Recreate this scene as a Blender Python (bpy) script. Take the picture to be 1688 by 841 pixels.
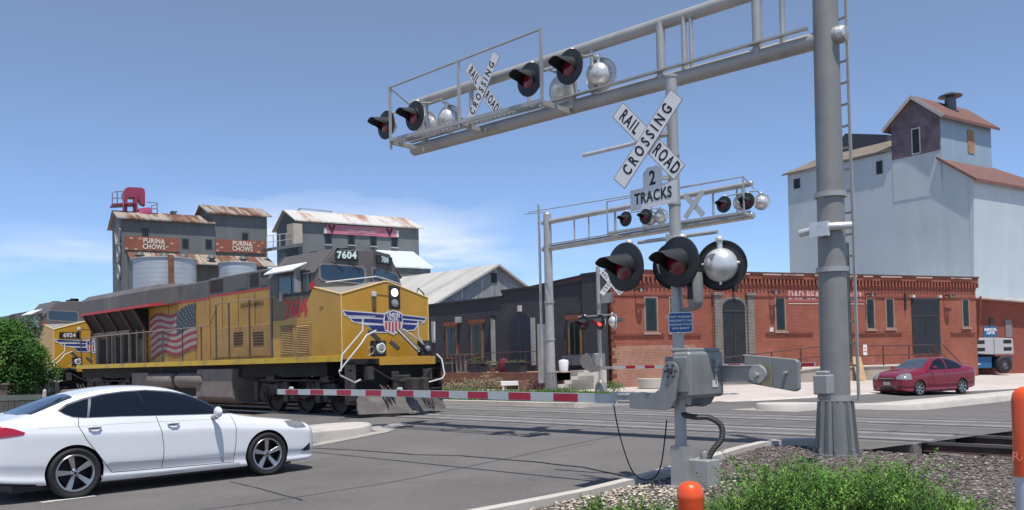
import bpy, bmesh, math, random
from mathutils import Vector, Matrix
for o in list(bpy.data.objects): bpy.data.objects.remove(o)
SC=bpy.context.scene; COL=SC.collection
rnd=random.Random(7)
R=math.radians
# ---------------------------------------------------------------- camera (world: +X along the road over the crossing, +Y along the tracks)
FPX=1450.;CX,CY,HY=844.,420.5,596.
PITCH,ROLL,EYE=R(1.5),R(1.3),1.7
SH=HY-CY-math.tan(PITCH)*FPX
s2=math.sqrt(.5)
Fv=Vector((math.cos(PITCH)*s2,math.cos(PITCH)*s2,math.sin(PITCH)))
_r=Vector((s2,-s2,0));_u=_r.cross(Fv)
Rv=_r*math.cos(ROLL)-_u*math.sin(ROLL);Uv=_u*math.cos(ROLL)+_r*math.sin(ROLL)
cd=bpy.data.cameras.new('camera');cam=bpy.data.objects.new('camera',cd);COL.objects.link(cam)
m=Matrix((Rv,Uv,-Fv)).transposed().to_4x4();m.translation=(0,0,EYE);cam.matrix_world=m
cd.sensor_width=36;cd.lens=FPX/1688*36;cd.shift_y=SH/1688;cd.clip_end=3000;cd.clip_start=.1
SC.camera=cam
SC.render.resolution_x=1024;SC.render.resolution_y=510
# ---------------------------------------------------------------- light
SUN_EL=R(70);sx,sy=.5,.866          # horizontal direction the sunlight travels
sd=Vector((sx*math.cos(SUN_EL),sy*math.cos(SUN_EL),-math.sin(SUN_EL)))
sl=bpy.data.lights.new('sun','SUN');sl.energy=4.0;sl.angle=R(.53);sl.color=(1,.955,.88)
so=bpy.data.objects.new('sun',sl);COL.objects.link(so);so.rotation_euler=sd.to_track_quat('-Z','Y').to_euler()
W=bpy.data.worlds.new('World');SC.world=W;W.use_nodes=True
nt=W.node_tree;nt.nodes.clear()
def N(t,k,**kw):
    n=t.nodes.new(k)
    for a,b in kw.items(): setattr(n,a,b)
    return n
wo=N(nt,'ShaderNodeOutputWorld');bg=N(nt,'ShaderNodeBackground')
sky=N(nt,'ShaderNodeTexSky');sky.sky_type='NISHITA';sky.sun_disc=False;sky.sun_elevation=SUN_EL
sky.sun_rotation=math.atan2(-sx,-sy);sky.altitude=1500;sky.air_density=1.0;sky.dust_density=.1;sky.ozone_density=1.0
# thin summer clouds low over the left horizon
tc=N(nt,'ShaderNodeTexCoord');sep=N(nt,'ShaderNodeSeparateXYZ');nt.links.new(tc.outputs['Generated'],sep.inputs[0])
def mth(op,a,b=None,c=None,clamp=False):
    n=N(nt,'ShaderNodeMath',operation=op,use_clamp=clamp)
    for i,v in enumerate((a,b,c)):
        if v is None: continue
        if isinstance(v,(int,float)): n.inputs[i].default_value=v
        else: nt.links.new(v,n.inputs[i])
    return n.outputs[0]
az=mth('ARCTAN2',sep.outputs[0],sep.outputs[1])      # 0 along +Y, grows towards +X ; picture centre = 45 deg
el=mth('ARCSINE',sep.outputs[2])
cv=N(nt,'ShaderNodeCombineXYZ');nt.links.new(mth('MULTIPLY',az,7.),cv.inputs[0]);nt.links.new(mth('MULTIPLY',el,34.),cv.inputs[1])
cn=N(nt,'ShaderNodeTexNoise');cn.inputs['Scale'].default_value=1.1;cn.inputs['Detail'].default_value=7;cn.inputs['Roughness'].default_value=.55;nt.links.new(cv.outputs[0],cn.inputs['Vector'])
def band(v,c,w):      # 1 at c, 0 at c+-w
    return mth('SUBTRACT',1.,mth('MULTIPLY',mth('ABSOLUTE',mth('SUBTRACT',v,c)),1./w),clamp=True)
# centre of the long cloud: elevation ~9 deg, azimuth 30..42 deg
elw=mth('ADD',el,mth('MULTIPLY',mth('SUBTRACT',cn.outputs['Fac'],.5),R(5.5)))
b1=mth('MULTIPLY',mth('MULTIPLY',band(elw,R(8.2),R(2.6)),1.7,clamp=True),mth('MULTIPLY',band(az,R(34),R(12)),1.6,clamp=True))
b2=mth('MULTIPLY',band(el,R(6.6),R(2.2)),band(az,R(18),R(9)))
b3=mth('MULTIPLY',band(el,R(4.5),R(4.)),band(az,R(42),R(22)))
msk=mth('ADD',mth('ADD',mth('MULTIPLY',b1,1.4),mth('MULTIPLY',b2,1.0)),mth('MULTIPLY',b3,.8))
cl=mth('MULTIPLY',mth('ADD',mth('MULTIPLY',mth('SUBTRACT',cn.outputs['Fac'],.37),3.0),0,clamp=True),msk,clamp=True)
cl=mth('MAXIMUM',cl,mth('MULTIPLY',mth('MULTIPLY',b1,.8,clamp=True),mth('MULTIPLY',mth('SUBTRACT',cn.outputs['Fac'],.22),2.6,clamp=True),clamp=True))
cl=mth('MULTIPLY',cl,.72)
# let the lowest sky stay blue like the photograph's
hs=N(nt,'ShaderNodeHueSaturation');hs.inputs['Saturation'].default_value=.9;nt.links.new(sky.outputs[0],hs.inputs['Color'])
lowf=mth('SUBTRACT',1.,mth('MULTIPLY',el,1/R(24)),clamp=True)
tn=N(nt,'ShaderNodeMix',data_type='RGBA');nt.links.new(lowf,tn.inputs['Factor']);tn.inputs['A'].default_value=(1,1,1,1);tn.inputs['B'].default_value=(.62,.84,1.22,1)
ml=N(nt,'ShaderNodeMix',data_type='RGBA',blend_type='MULTIPLY');ml.inputs['Factor'].default_value=1;nt.links.new(hs.outputs[0],ml.inputs['A']);nt.links.new(tn.outputs['Result'],ml.inputs['B'])
mx=N(nt,'ShaderNodeMix',data_type='RGBA');nt.links.new(cl,mx.inputs['Factor']);nt.links.new(ml.outputs['Result'],mx.inputs['A']);mx.inputs['B'].default_value=(6.9,7.3,8.0,1)
nt.links.new(mx.outputs['Result'],bg.inputs['Color']);bg.inputs['Strength'].default_value=.11
nt.links.new(bg.outputs[0],wo.inputs[0])
SC.view_settings.view_transform='Standard';SC.view_settings.look='None';SC.view_settings.gamma=1;SC.view_settings.exposure=.33
SC.render.engine='CYCLES'
# ---------------------------------------------------------------- pixel -> place measuring helpers (give points on real planes)
def ray(px,py): return Fv+Rv*((px-CX)/FPX)-Uv*((py-CY-SH)/FPX)
EY=Vector((0,0,EYE))
def onX(px,py,X): d=ray(px,py);return EY+d*(X/d.x)
def onY(px,py,Y): d=ray(px,py);return EY+d*(Y/d.y)
def onZ(px,py,Z): d=ray(px,py);return EY+d*((Z-EYE)/d.z)
def onD(px,py,D): d=ray(px,py);return EY+d*(D/((d.x+d.y)*s2))
def sst(t): t=min(max(t,0),1);return t*t*(3-2*t)
def gz(X,Y=30.): return .3*sst((X-7.5)/6.3)-.3*sst((X-20.5)/7)*sst((18-Y)/6)   # a low hump up to the tracks, falling again along the far road
def onG(px,py,dz=0):
    d=ray(px,py);t=5.
    while t<200:
        q=EY+d*t
        if q.z<gz(q.x,q.y)+dz: return q
        t+=.02
    return q
# ---------------------------------------------------------------- materials
MC={}
def mat(name,col,rough=.6,metal=0.,var=.12,vs=1.5,bump=0.,bs=60.,spec=.5,dirt=None,emit=None,stretch=None,coat=0,corr=None,brick=None,spots=None):
    if name in MC: return MC[name]
    M=bpy.data.materials.new(name);M.use_nodes=True;t=M.node_tree;p=t.nodes['Principled BSDF'];L=t.links.new
    p.inputs['Roughness'].default_value=rough;p.inputs['Metallic'].default_value=metal;p.inputs['Specular IOR Level'].default_value=spec
    if coat: p.inputs['Coat Weight'].default_value=coat;p.inputs['Coat Roughness'].default_value=.04
    c4=(*col,1);co=N(t,'ShaderNodeTexCoord');vec=co.outputs['Object']
    def noise(sc,det=5,v=None,r=.6):
        n=N(t,'ShaderNodeTexNoise');n.inputs['Scale'].default_value=sc;n.inputs['Detail'].default_value=det;n.inputs['Roughness'].default_value=r;L(v or vec,n.inputs['Vector']);return n.outputs['Fac']
    def mapv(s):
        q=N(t,'ShaderNodeMapping');q.inputs['Scale'].default_value=s;L(vec,q.inputs[0]);return q.outputs[0]
    def ramp(f,a,b,c0=(0,0,0,1),c1=(1,1,1,1)):
        q=N(t,'ShaderNodeValToRGB');q.color_ramp.elements[0].position=a;q.color_ramp.elements[1].position=b;q.color_ramp.elements[0].color=c0;q.color_ramp.elements[1].color=c1;L(f,q.inputs[0]);return q.outputs[0]
    def mix(f,a,b,bt='MIX'):
        q=N(t,'ShaderNodeMix',data_type='RGBA',blend_type=bt)
        for s,v in (('Factor',f),('A',a),('B',b)):
            if isinstance(v,(tuple,float,int)): q.inputs[s].default_value=v
            else: L(v,q.inputs[s])
        return q.outputs['Result']
    base=None
    if brick:
        sp=N(t,'ShaderNodeSeparateXYZ');L(vec,sp.inputs[0]);ad=N(t,'ShaderNodeMath',operation='ADD');L(sp.outputs[0],ad.inputs[0]);L(sp.outputs[1],ad.inputs[1])
        cb=N(t,'ShaderNodeCombineXYZ');L(ad.outputs[0],cb.inputs[0]);L(sp.outputs[2],cb.inputs[1])
        bk=N(t,'ShaderNodeTexBrick');L(cb.outputs[0],bk.inputs['Vector']);bk.inputs['Scale'].default_value=1
        bk.inputs['Brick Width'].default_value=brick[0];bk.inputs['Row Height'].default_value=brick[1];bk.inputs['Mortar Size'].default_value=brick[2]
        bk.inputs['Color1'].default_value=c4;bk.inputs['Color2'].default_value=(*[x*.72 for x in col],1);bk.inputs['Mortar'].default_value=(*brick[3],1)
        base=bk.outputs['Color']
    lo=tuple(x*(1-var) for x in col);hi=tuple(min(x*(1+var),1) for x in col)
    v2=mapv(stretch) if stretch else vec
    if base is None: base=ramp(noise(vs,6,v2),.3,.7,(*lo,1),(*hi,1))
    else: base=mix(1.,base,ramp(noise(vs,6,v2),.3,.7,(1-var,)*3+(1,),(1+var*.5,)*3+(1,)),'MULTIPLY')
    if dirt:
        for (dc,sc,a,b,st) in dirt:
            base=mix(ramp(noise(sc,7,mapv(st) if st else vec,.65),a,b),base,(*dc,1))
    if spots:
        for (dc,sc,a,b) in spots:
            vo=N(t,'ShaderNodeTexVoronoi');vo.inputs['Scale'].default_value=sc;L(vec,vo.inputs['Vector'])
            base=mix(ramp(vo.outputs['Color'],a,b),base,(*dc,1))
    L(base,p.inputs['Base Color'])
    hts=[]
    if bump: hts.append((noise(bs,6),bump))
    if corr:
        sp=N(t,'ShaderNodeSeparateXYZ');L(vec,sp.inputs[0]);ad=N(t,'ShaderNodeMath',operation='ADD')
        if corr[1]=='z': L(sp.outputs[2],ad.inputs[0]);ad.inputs[1].default_value=0
        elif corr[1]=='x': L(sp.outputs[0],ad.inputs[0]);ad.inputs[1].default_value=0
        else: L(sp.outputs[0],ad.inputs[0]);L(sp.outputs[1],ad.inputs[1])
        ml=N(t,'ShaderNodeMath',operation='MULTIPLY');ml.inputs[1].default_value=2*math.pi/corr[0];L(ad.outputs[0],ml.inputs[0])
        sn=N(t,'ShaderNodeMath',operation='SINE');L(ml.outputs[0],sn.inputs[0]);hts.append((sn.outputs[0],corr[2]))
    prev=None
    for h,s in hts:
        b=N(t,'ShaderNodeBump');b.inputs['Strength'].default_value=min(s,1);b.inputs['Distance'].default_value=.02*max(s,1);L(h,b.inputs['Height'])
        if prev: L(prev,b.inputs['Normal'])
        prev=b.outputs[0]
    if prev: L(prev,p.inputs['Normal'])
    if emit: p.inputs['Emission Color'].default_value=(*emit[0],1);p.inputs['Emission Strength'].default_value=emit[1]
    MC[name]=M;return M
# ---------------------------------------------------------------- mesh builder
class MB:
    def __init__(s): s.v=[];s.f=[];s.m=[];s.cm=0
    def add(s,vs,fs):
        b=len(s.v);s.v+=[tuple(q) for q in vs]
        for f in fs: s.f.append([b+i for i in f]);s.m.append(s.cm)
        return s
    def box(s,x0,x1,y0,y1,z0,z1):
        vs=[(x,y,z) for x in (x0,x1) for y in (y0,y1) for z in (z0,z1)]
        return s.add(vs,[(0,1,3,2),(4,6,7,5),(0,4,5,1),(2,3,7,6),(0,2,6,4),(1,5,7,3)])
    def bar(s,a,b,w,h,up=(0,0,1)):
        a=Vector(a);b=Vector(b);d=(b-a).normalized();up=Vector(up)
        if abs(d.dot(up))>.98: up=Vector((0,1,0))
        x=d.cross(up).normalized();y=x.cross(d);vs=[]
        for p in (a,b):
            for i,j in ((-1,-1),(1,-1),(1,1),(-1,1)): vs.append(p+x*(i*w/2)+y*(j*h/2))
        return s.add(vs,[(3,2,1,0),(4,5,6,7),(0,1,5,4),(1,2,6,5),(2,3,7,6),(3,0,4,7)])
    def ring(s,c,d,x,r,n):
        y=d.cross(x);return [c+x*(r*math.cos(2*math.pi*i/n))+y*(r*math.sin(2*math.pi*i/n)) for i in range(n)]
    def tube(s,pts,r,n=8,r1=None,caps=True):
        pts=[Vector(p) for p in pts];k=len(pts);vs=[];x=None
        for i,p in enumerate(pts):
            d=(pts[min(i+1,k-1)]-pts[max(i-1,0)]).normalized()
            if x is None: x=d.orthogonal().normalized()
            else: x=(x-d*x.dot(d)).normalized()
            rr=r+(r1-r)*i/(k-1) if r1 is not None else r
            vs+=s.ring(p,d,x,rr,n)
        fs=[]
        for i in range(k-1):
            for j in range(n): a=i*n+j;b=i*n+(j+1)%n;fs.append((a,b,b+n,a+n))
        if caps: fs.append(tuple(range(n-1,-1,-1)));fs.append(tuple((k-1)*n+j for j in range(n)))
        return s.add(vs,fs)
    def prism(s,poly,vec):
        poly=[Vector(p) for p in poly];vec=Vector(vec);n=len(poly);vs=poly+[p+vec for p in poly]
        return s.add(vs,[tuple(range(n-1,-1,-1)),tuple(range(n,2*n))]+[(i,(i+1)%n,n+(i+1)%n,n+i) for i in range(n)])
    def lathe(s,prof,o=(0,0,0),ax=(0,0,1),n=24,a0=0,a1=360):
        o=Vector(o);d=Vector(ax).normalized();x=d.orthogonal().normalized();y=d.cross(x);full=(a1-a0)>=360;m_=n if full else n+1;vs=[]
        for r,h in prof:
            for i in range(m_):
                a=R(a0+(a1-a0)*i/n);vs.append(o+d*h+x*(max(r,1e-4)*math.cos(a))+y*(max(r,1e-4)*math.sin(a)))
        fs=[]
        for k in range(len(prof)-1):
            for i in range(n): a=k*m_+i;b=k*m_+((i+1)%m_);fs.append((a,b,b+m_,a+m_))
        return s.add(vs,fs)
    def sph(s,c,r,nu=12,nv=8,sc=(1,1,1)):
        vs=[];fs=[]
        for j in range(nv+1):
            th=math.pi*j/nv
            for i in range(nu):
                a=2*math.pi*i/nu;vs.append((c[0]+sc[0]*r*math.sin(th)*math.cos(a),c[1]+sc[1]*r*math.sin(th)*math.sin(a),c[2]+sc[2]*r*math.cos(th)))
        for j in range(nv):
            for i in range(nu): a=j*nu+i;b=j*nu+(i+1)%nu;fs.append((a,a+nu,b+nu,b))
        return s.add(vs,fs)
    def quad(s,*p): return s.add(p,[tuple(range(len(p)))])
    def build(s,name,mt,parent=None,smooth=0,bevel=0,fix=True,loc=None,seg=2):
        me=bpy.data.meshes.new(name);me.from_pydata(s.v,[],s.f)
        mts=mt if isinstance(mt,(list,tuple)) else [mt]
        for q in mts: me.materials.append(q)
        if len(mts)>1: me.polygons.foreach_set('material_index',s.m)
        if fix:
            b=bmesh.new();b.from_mesh(me);bmesh.ops.remove_doubles(b,verts=b.verts,dist=2e-4) if fix!=2 else None
            bmesh.ops.recalc_face_normals(b,faces=b.faces);b.to_mesh(me);b.free()
        if smooth:
            me.polygons.foreach_set('use_smooth',[True]*len(me.polygons));me.set_sharp_from_angle(angle=R(smooth))
        me.update();o=bpy.data.objects.new(name,me);COL.objects.link(o)
        if parent: o.parent=parent
        if loc: o.location=loc
        if bevel:
            bv=o.modifiers.new('bevel','BEVEL');bv.width=bevel;bv.segments=seg;bv.limit_method='ANGLE';bv.angle_limit=R(40)
            me.polygons.foreach_set('use_smooth',[True]*len(me.polygons))
            bv.harden_normals=True
        return o
def tag(o,label=None,cat=None,group=None,kind=None):
    if label: o['label']=label
    if cat: o['category']=cat
    if group: o['group']=group
    if kind: o['kind']=kind
    return o
def thing(name,label,cat,loc=(0,0,0),rz=0,group=None):
    o=bpy.data.objects.new(name,None);COL.objects.link(o);o.location=loc;o.rotation_euler=(0,0,rz);o.empty_display_size=.2
    return tag(o,label,cat,group)
def struct(name,mb,m_,**k): return tag(mb.build(name,m_,**k),kind='structure')
def text(name,s,size,mt,parent,o,xd,up,depth=.003,align='CENTER',bold=0.,xs=1.,sp=1.,line=.9):
    cu=bpy.data.curves.new(name,'FONT');cu.body=s;cu.size=size;cu.align_x=align;cu.align_y='CENTER';cu.extrude=depth;cu.offset=bold;cu.space_character=sp;cu.space_line=line;cu.resolution_u=3
    t=bpy.data.objects.new(name,cu);COL.objects.link(t);bpy.context.view_layer.update()
    me=bpy.data.meshes.new_from_object(t.evaluated_get(bpy.context.evaluated_depsgraph_get()));bpy.data.objects.remove(t)
    xd=Vector(xd).normalized();up=Vector(up);up=(up-xd*up.dot(xd)).normalized();n=xd.cross(up)
    M=Matrix((xd*xs,up,n)).transposed().to_4x4();M.translation=Vector(o);me.transform(M);me.materials.clear();me.materials.append(mt)
    b=bpy.data.objects.new(name,me);COL.objects.link(b)
    if parent: b.parent=parent
    return b
def boolean(o,cut,op,solver='EXACT'):
    md=o.modifiers.new('b','BOOLEAN');md.object=cut;md.operation=op;md.solver=solver
    if solver=='EXACT': md.material_mode='TRANSFER'
    bpy.context.view_layer.update()
    me=bpy.data.meshes.new_from_object(o.evaluated_get(bpy.context.evaluated_depsgraph_get()));o.modifiers.clear();old=o.data;o.data=me;bpy.data.meshes.remove(old)
class Fr:      # a vertical plane frame: origin p0, horizontal direction to p1; local x along it, local y away from the camera
    def __init__(s,p0,p1):
        s.p=Vector((p0[0],p0[1],0));d=Vector((p1[0]-p0[0],p1[1]-p0[1],0));s.L=d.length;s.d=d.normalized();s.n=Vector((0,0,1)).cross(s.d)
        s.flip=s.n.dot(Vector((1,1,0)))<0
        s.rz=math.atan2(s.d.y,s.d.x)
    def px(s,x,y,off=0):        # -> (local x, z) on the plane local y=off
        d=ray(x,y);p=s.p+s.n*off;t=(p-EY).dot(s.n)/d.dot(s.n);q=EY+d*t;return (q-s.p).dot(s.d),q.z
    def root(s,name,label,cat,group=None): return thing(name,label,cat,(s.p.x,s.p.y,0),s.rz,group)
# common materials
galv=mat('galvanised',(.40,.395,.38),.45,.3,.12,3,.02,90,dirt=[((.3,.31,.32),2.2,.55,.75,(1,1,.35))])
alum=mat('aluminium_paint',(.5,.5,.49),.45,.35,.08,2,dirt=[((.33,.32,.3),1.6,.55,.8,None)])
greybox=mat('grey_mechanism_paint',(.25,.25,.245),.45,.2,.08,5,.01,40,dirt=[((.17,.165,.16),3,.55,.85,(2,2,.4))])
black=mat('black_paint',(.012,.012,.014),.5,0,.2,4)
hoodblk=mat('lamp_black',(.018,.02,.023),.55,0,.2,6)
white=mat('white_sheeting',(.72,.72,.72),.45,0,.04,3)
letter=mat('black_lettering',(.01,.01,.012),.5)
redsheet=mat('red_sheeting',(.38,.01,.035),.4,0,.1,4)
whsheet=mat('grey_white_sheeting',(.45,.48,.47),.45,0,.06,4)
silver=mat('bright_aluminium',(.68,.68,.67),.32,.45,.08,6,dirt=[((.4,.4,.38),9,.6,.8,None)])
rubber=mat('rubber',(.016,.016,.017),.75,0,.2,8,.05,80)
# ================================================================ ground, road, crossing
asph=mat('asphalt',(.128,.117,.114),.9,0,.2,.55,.35,220,dirt=[((.158,.145,.14),.16,.45,.7,None),((.095,.088,.088),.9,.62,.8,(.25,1.6,1)),((.1,.093,.09),3.2,.66,.8,None),((.085,.079,.077),.45,.6,.72,(.12,1.3,1)),((.06,.055,.053),1.7,.74,.8,None)],spots=[((.17,.16,.155),55,.72,.86)])
conc=mat('concrete',(.5,.46,.42),.85,0,.1,1.2,.15,90,dirt=[((.34,.31,.28),1.4,.55,.75,None),((.3,.27,.25),14,.62,.8,None)])
pavec=mat('pale_concrete_lot',(.5,.44,.4),.9,0,.1,.35,.1,60,dirt=[((.38,.33,.3),.5,.5,.75,None),((.3,.26,.24),2.5,.64,.8,None)])
dirtm=mat('dusty_ground',(.3,.25,.21),.95,0,.2,.4,.3,40,dirt=[((.2,.17,.14),.3,.5,.75,None)])
gravm=mat('gravel_ground',(.115,.095,.088),.95,0,.3,6,.7,60,spots=[((.22,.19,.17),32,.66,.8),((.05,.04,.038),24,.7,.85)])
paint=mat('road_paint',(.62,.62,.6),.7,0,.12,6,dirt=[((.2,.19,.19),14,.55,.7,None)])
tar=mat('crack_sealer',(.03,.028,.028),.55,0,.2,4)
railm=mat('rail_steel',(.26,.24,.23),.3,.8,.1,4)
railrust=mat('rail_rust',(.075,.045,.035),.85,0,.3,6)
def xs_(x0,x1):
    xs=[x0]+[x for x in [6.5+.35*i for i in range(25)] if x0<x<x1]+[x1];return xs
def sheet(name,x0,x1,y0,y1,dz,mt,kind='structure',z0=None):
    mb=MB();X=xs_(x0,x1)
    for a,b in zip(X,X[1:]):
        za=(gz(a) if z0 is None else z0)+dz;zb=(gz(b) if z0 is None else z0)+dz
        mb.quad((a,y0,za),(b,y0,zb),(b,y1,zb),(a,y1,za))
    o=mb.build(name,mt,fix=2)
    if kind: o['kind']=kind
    return o
def resample(P,n):
    P=[Vector((*p,0)) for p in P];L=[0]
    for u,v in zip(P,P[1:]): L.append(L[-1]+(v-u).length)
    out=[];T=L[-1]
    for i in range(n+1):
        d=T*(i/n)**1.8;k=max(j for j in range(len(L)) if L[j]<=d+1e-9);k=min(k,len(P)-2)
        out.append(P[k].lerp(P[k+1],(d-L[k])/max(L[k+1]-L[k],1e-9)))
    return out
def strip(name,A,B,dz,mt,n=60,m=8):
    A=resample(A,n);B=resample(B,n);mb=MB();vs=[]
    for p,q in zip(A,B):
        for j in range(m+1): r=p.lerp(q,j/m);vs.append((r.x,r.y,gz(r.x,r.y)+dz))
    mb.add(vs,[(i*(m+1)+j,(i+1)*(m+1)+j,(i+1)*(m+1)+j+1,i*(m+1)+j+1) for i in range(n) for j in range(m)])
    o=mb.build(name,mt,fix=2);o['kind']='structure';return o
sheet('ground',-1500,13.3,6.7,2500,-.03,dirtm);sheet('ground',-1500,13.3,-1500,6.7,-.06,dirtm,z0=0)
mb=MB();mb.quad((13.3,-1500,-.06),(2500,-1500,-.06),(2500,2500,-.06),(13.3,2500,-.06));mb.build('ground',dirtm,fix=2)['kind']='structure'
sheet('road',-60,19.7,6.72,24,.0,asph)
strip('road',[(12.9,5.5),(13.9,5.2),(16.4,4.8),(19.7,4.2)],[(12.9,6.718),(13.9,6.718),(16.4,6.718),(19.7,6.718)],0,asph,16,2)
RS=[(19.704,4.2),(30,-.1),(120,-37.5)];RN=[(19.704,16.9),(25.4,15.7),(30.4,15.0),(34.5,14.6),(43,11.9),(120,-14)]
strip('road',RS,RN,0,asph)
strip('pavement',[(19.704,16.904),(25.4,15.704),(30.4,15.004),(34.5,14.604),(43,11.904),(120,-13.99)],[(19.704,30),(30,45),(60,60),(140,60)],-.012,pavec)
# near kerb and the island behind it
def kerb(name,pts,w=.16,h=.15,mt=conc,bev=.02,side=1,zf=gz,gutter=True):
    mb=MB();P=[Vector((x,y,0)) for x,y in pts]
    for i,(a,b) in enumerate(zip(P,P[1:])):
        d=(b-a).normalized();n=Vector((-d.y,d.x,0))*side
        vs=[]
        for p in (a,b):
            z=zf(p.x)
            for o,zz in ((0,-.1),(0,h-.02),(.02,h),(w,h),(w,-.1)): vs.append((p.x+n.x*o,p.y+n.y*o,z+zz))
        mb.add(vs,[(0,1,6,5),(1,2,7,6),(2,3,8,7),(3,4,9,8),(0,4,3,2,1),(5,6,7,8,9)])
    o=mb.build(name,mt);o['kind']='structure'
    return o
kp=[(-30,6.96)]+[(x,6.96) for x in (0,3,6,7,8,9,10,10.8,11.5)]+[(12.1,6.9),(12.55,6.72),(12.8,6.4),(12.85,6.0)]
kerb('kerb',kp,side=-1,h=.15,w=.18)
mb=MB();X=[-30,0,4,6,7,8,9,10,11,11.8,12.4]
for a,b in zip(X,X[1:]): mb.quad((a,6.96,gz(a)+.006),(b,6.96,gz(b)+.006),(b,7.36,gz(b)+.006),(a,7.36,gz(a)+.006))
g=mb.build('gutter',mat('gutter_concrete',(.36,.33,.3),.9,0,.12,1.5,.15,90,dirt=[((.24,.22,.2),2,.5,.75,None)]),fix=2);g['kind']='structure'
# gravel island
mb=MB();n=28
def isl(x,y): return gz(x)+.07+.05*math.sin(x*1.7+y)*math.sin(y*1.3)*.6
def verge(x,y):
    t=sst((x-12.1)/1.2);return min(isl(x,y),gz(x)+.12)*(1-t)+.108*t
xs=[-6+21*i/60 for i in range(61)];ys=[-8+14.8*i/40 for i in range(41)]
vs=[(x,y,verge(x,y)) for x in xs for y in ys];fs=[]
for i in range(60):
    for j in range(40):
        x,y=xs[i],ys[j]
        if (x>12.3 and y>5.3) or x>13.8: continue
        a=i*41+j;fs.append((a,a+41,a+42,a+1))
mb.add(vs,fs);g=mb.build('gravel_verge',gravm,fix=2);g['kind']='structure'
# left median and right median
def island(name,outline,h,zf,mt,topz=None):
    mb=MB();n=len(outline);c=Vector((sum(p[0] for p in outline)/n,sum(p[1] for p in outline)/n,0))
    r=[[] for _ in range(5)]
    for x,y in outline:
        z=zf(x);q=Vector((x,y,0));d=(c-q).normalized()
        for k,(o,zz) in enumerate(((0,-.05),(.012,h-.035),(.03,h-.01),(.06,h),(.34,h+.006))): r[k].append((x+d.x*o,y+d.y*o,z+zz))
    vs=sum(r,[]);fs=[]
    for k in range(4):
        for i in range(n): a=k*n+i;b=k*n+(i+1)%n;fs.append((a,b,b+n,a+n))
    fs.append(tuple(4*n+i for i in range(n)))
    mb.add(vs,fs);o=mb.build(name,mt,smooth=50);o['kind']='structure';return o
def capsule(a,b,w,n=10,endcap=True):
    a=Vector((*a,0));b=Vector((*b,0));d=(b-a).normalized();nn=Vector((-d.y,d.x,0));pts=[]
    for i in range(n+1):
        t=-math.pi/2+math.pi*i/n;pts.append(b+d*(math.cos(t)*w)+nn*(math.sin(t)*w))
    pts+= [a+nn*w,a-nn*w];return [(p.x,p.y) for p in pts]
island('median_kerb',capsule((-25,16.62),(11.0,16.62),.82),.17,gz,conc)
mb=MB();mb.quad((6,15.35,.006),(9.5,15.35,gz(9.5)+.006),(9.5,15.8,gz(9.5)+.006),(6,15.8,.006));mb.quad((9.5,15.35,gz(9.5)+.006),(11.6,15.5,gz(11.6)+.01),(13.2,16.7,gz(13.2)+.008),(12.0,17.2,gz(12)+.01),(11.7,16.0,gz(11.6)+.01),(9.5,15.8,gz(9.5)+.006))
g=mb.build('gutter',mat('gutter_concrete',(0,0,0)),fix=2);g['kind']='structure'
e1=Vector((21.3,10.7,.3));e2=Vector((34.87,9.29,0))
dv=Vector((e2.x-e1.x,e2.y-e1.y,0)).normalized()
nn=Vector((dv.y,-dv.x,0))        # towards the near side
a=Vector((e1.x,e1.y,0))-nn*.62-dv*.2;b=a+dv*75
def cap2(a,b,w):
    o=capsule((b.x,b.y),(a.x,a.y),w);return o
pts=cap2(a,b,.62);n0=len(pts)
# long straight sides need more points to follow the ground
far_,near_=pts[-2],pts[-1];out=pts[:-2]
for k in range(41): t=(k/40)**2;out.append((out[10][0]+(far_[0]-out[10][0])*t,out[10][1]+(far_[1]-out[10][1])*t)) if k else None
for k in range(40,0,-1): t=(k/40)**2;out.append((out[0][0]+(near_[0]-out[0][0])*t,out[0][1]+(near_[1]-out[0][1])*t))
def longisland(name,outline,h,mt,ctr_a,ctr_b):
    mb=MB();n=len(outline);d=(ctr_b-ctr_a).normalized();r=[[] for _ in range(5)]
    for x,y in outline:
        q=Vector((x,y,0));t=(q-ctr_a).dot(d);c=ctr_a+d*max(t,0);dd=(c-q).normalized()
        for k,(o,zz) in enumerate(((0,-.05),(.012,h-.035),(.03,h-.01),(.06,h),(.5,h+.004))): r[k].append((x+dd.x*o,y+dd.y*o,gz(x+dd.x*o,y+dd.y*o)+zz))
    vs=sum(r,[]);fs=[(k*n+i,k*n+(i+1)%n,(k+1)*n+(i+1)%n,(k+1)*n+i) for k in range(4) for i in range(n)]
    # close the top between the two long sides
    m_=(n-11)//2
    for k in range(m_): 
        i=10+k;j=(n-k)%n;i2=i+1;j2=(n-k-1)%n
        if i2<n and i2<=j2: fs.append((4*n+i,4*n+i2,4*n+j2,4*n+j))
    fs.append(tuple(4*n+i for i in range(11)))
    mb.add(vs,fs);o=mb.build(name,mt,smooth=50);o['kind']='structure';return o
longisland('median_kerb',out,.17,conc,a,b)
strip('gutter',[((a+nn*1.05-dv*.9).x,(a+nn*1.05-dv*.9).y),((b+nn*1.05).x,(b+nn*1.05).y)],[((a-nn*.95-dv*.9).x,(a-nn*.95-dv*.9).y),((b-nn*.95).x,(b-nn*.95).y)],.005,mat('gutter_concrete',(0,0,0)),60,2)
strip('gutter',[(25.4,15.5),(30.4,14.8),(34.5,14.4),(43,11.7),(120,-14.2)],[(25.4,16.0),(30.4,15.3),(34.5,14.9),(43,12.2),(120,-13.7)],.006,mat('lot_kerb',(.55,.5,.46),.9,0,.08,2),50,1)
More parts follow.
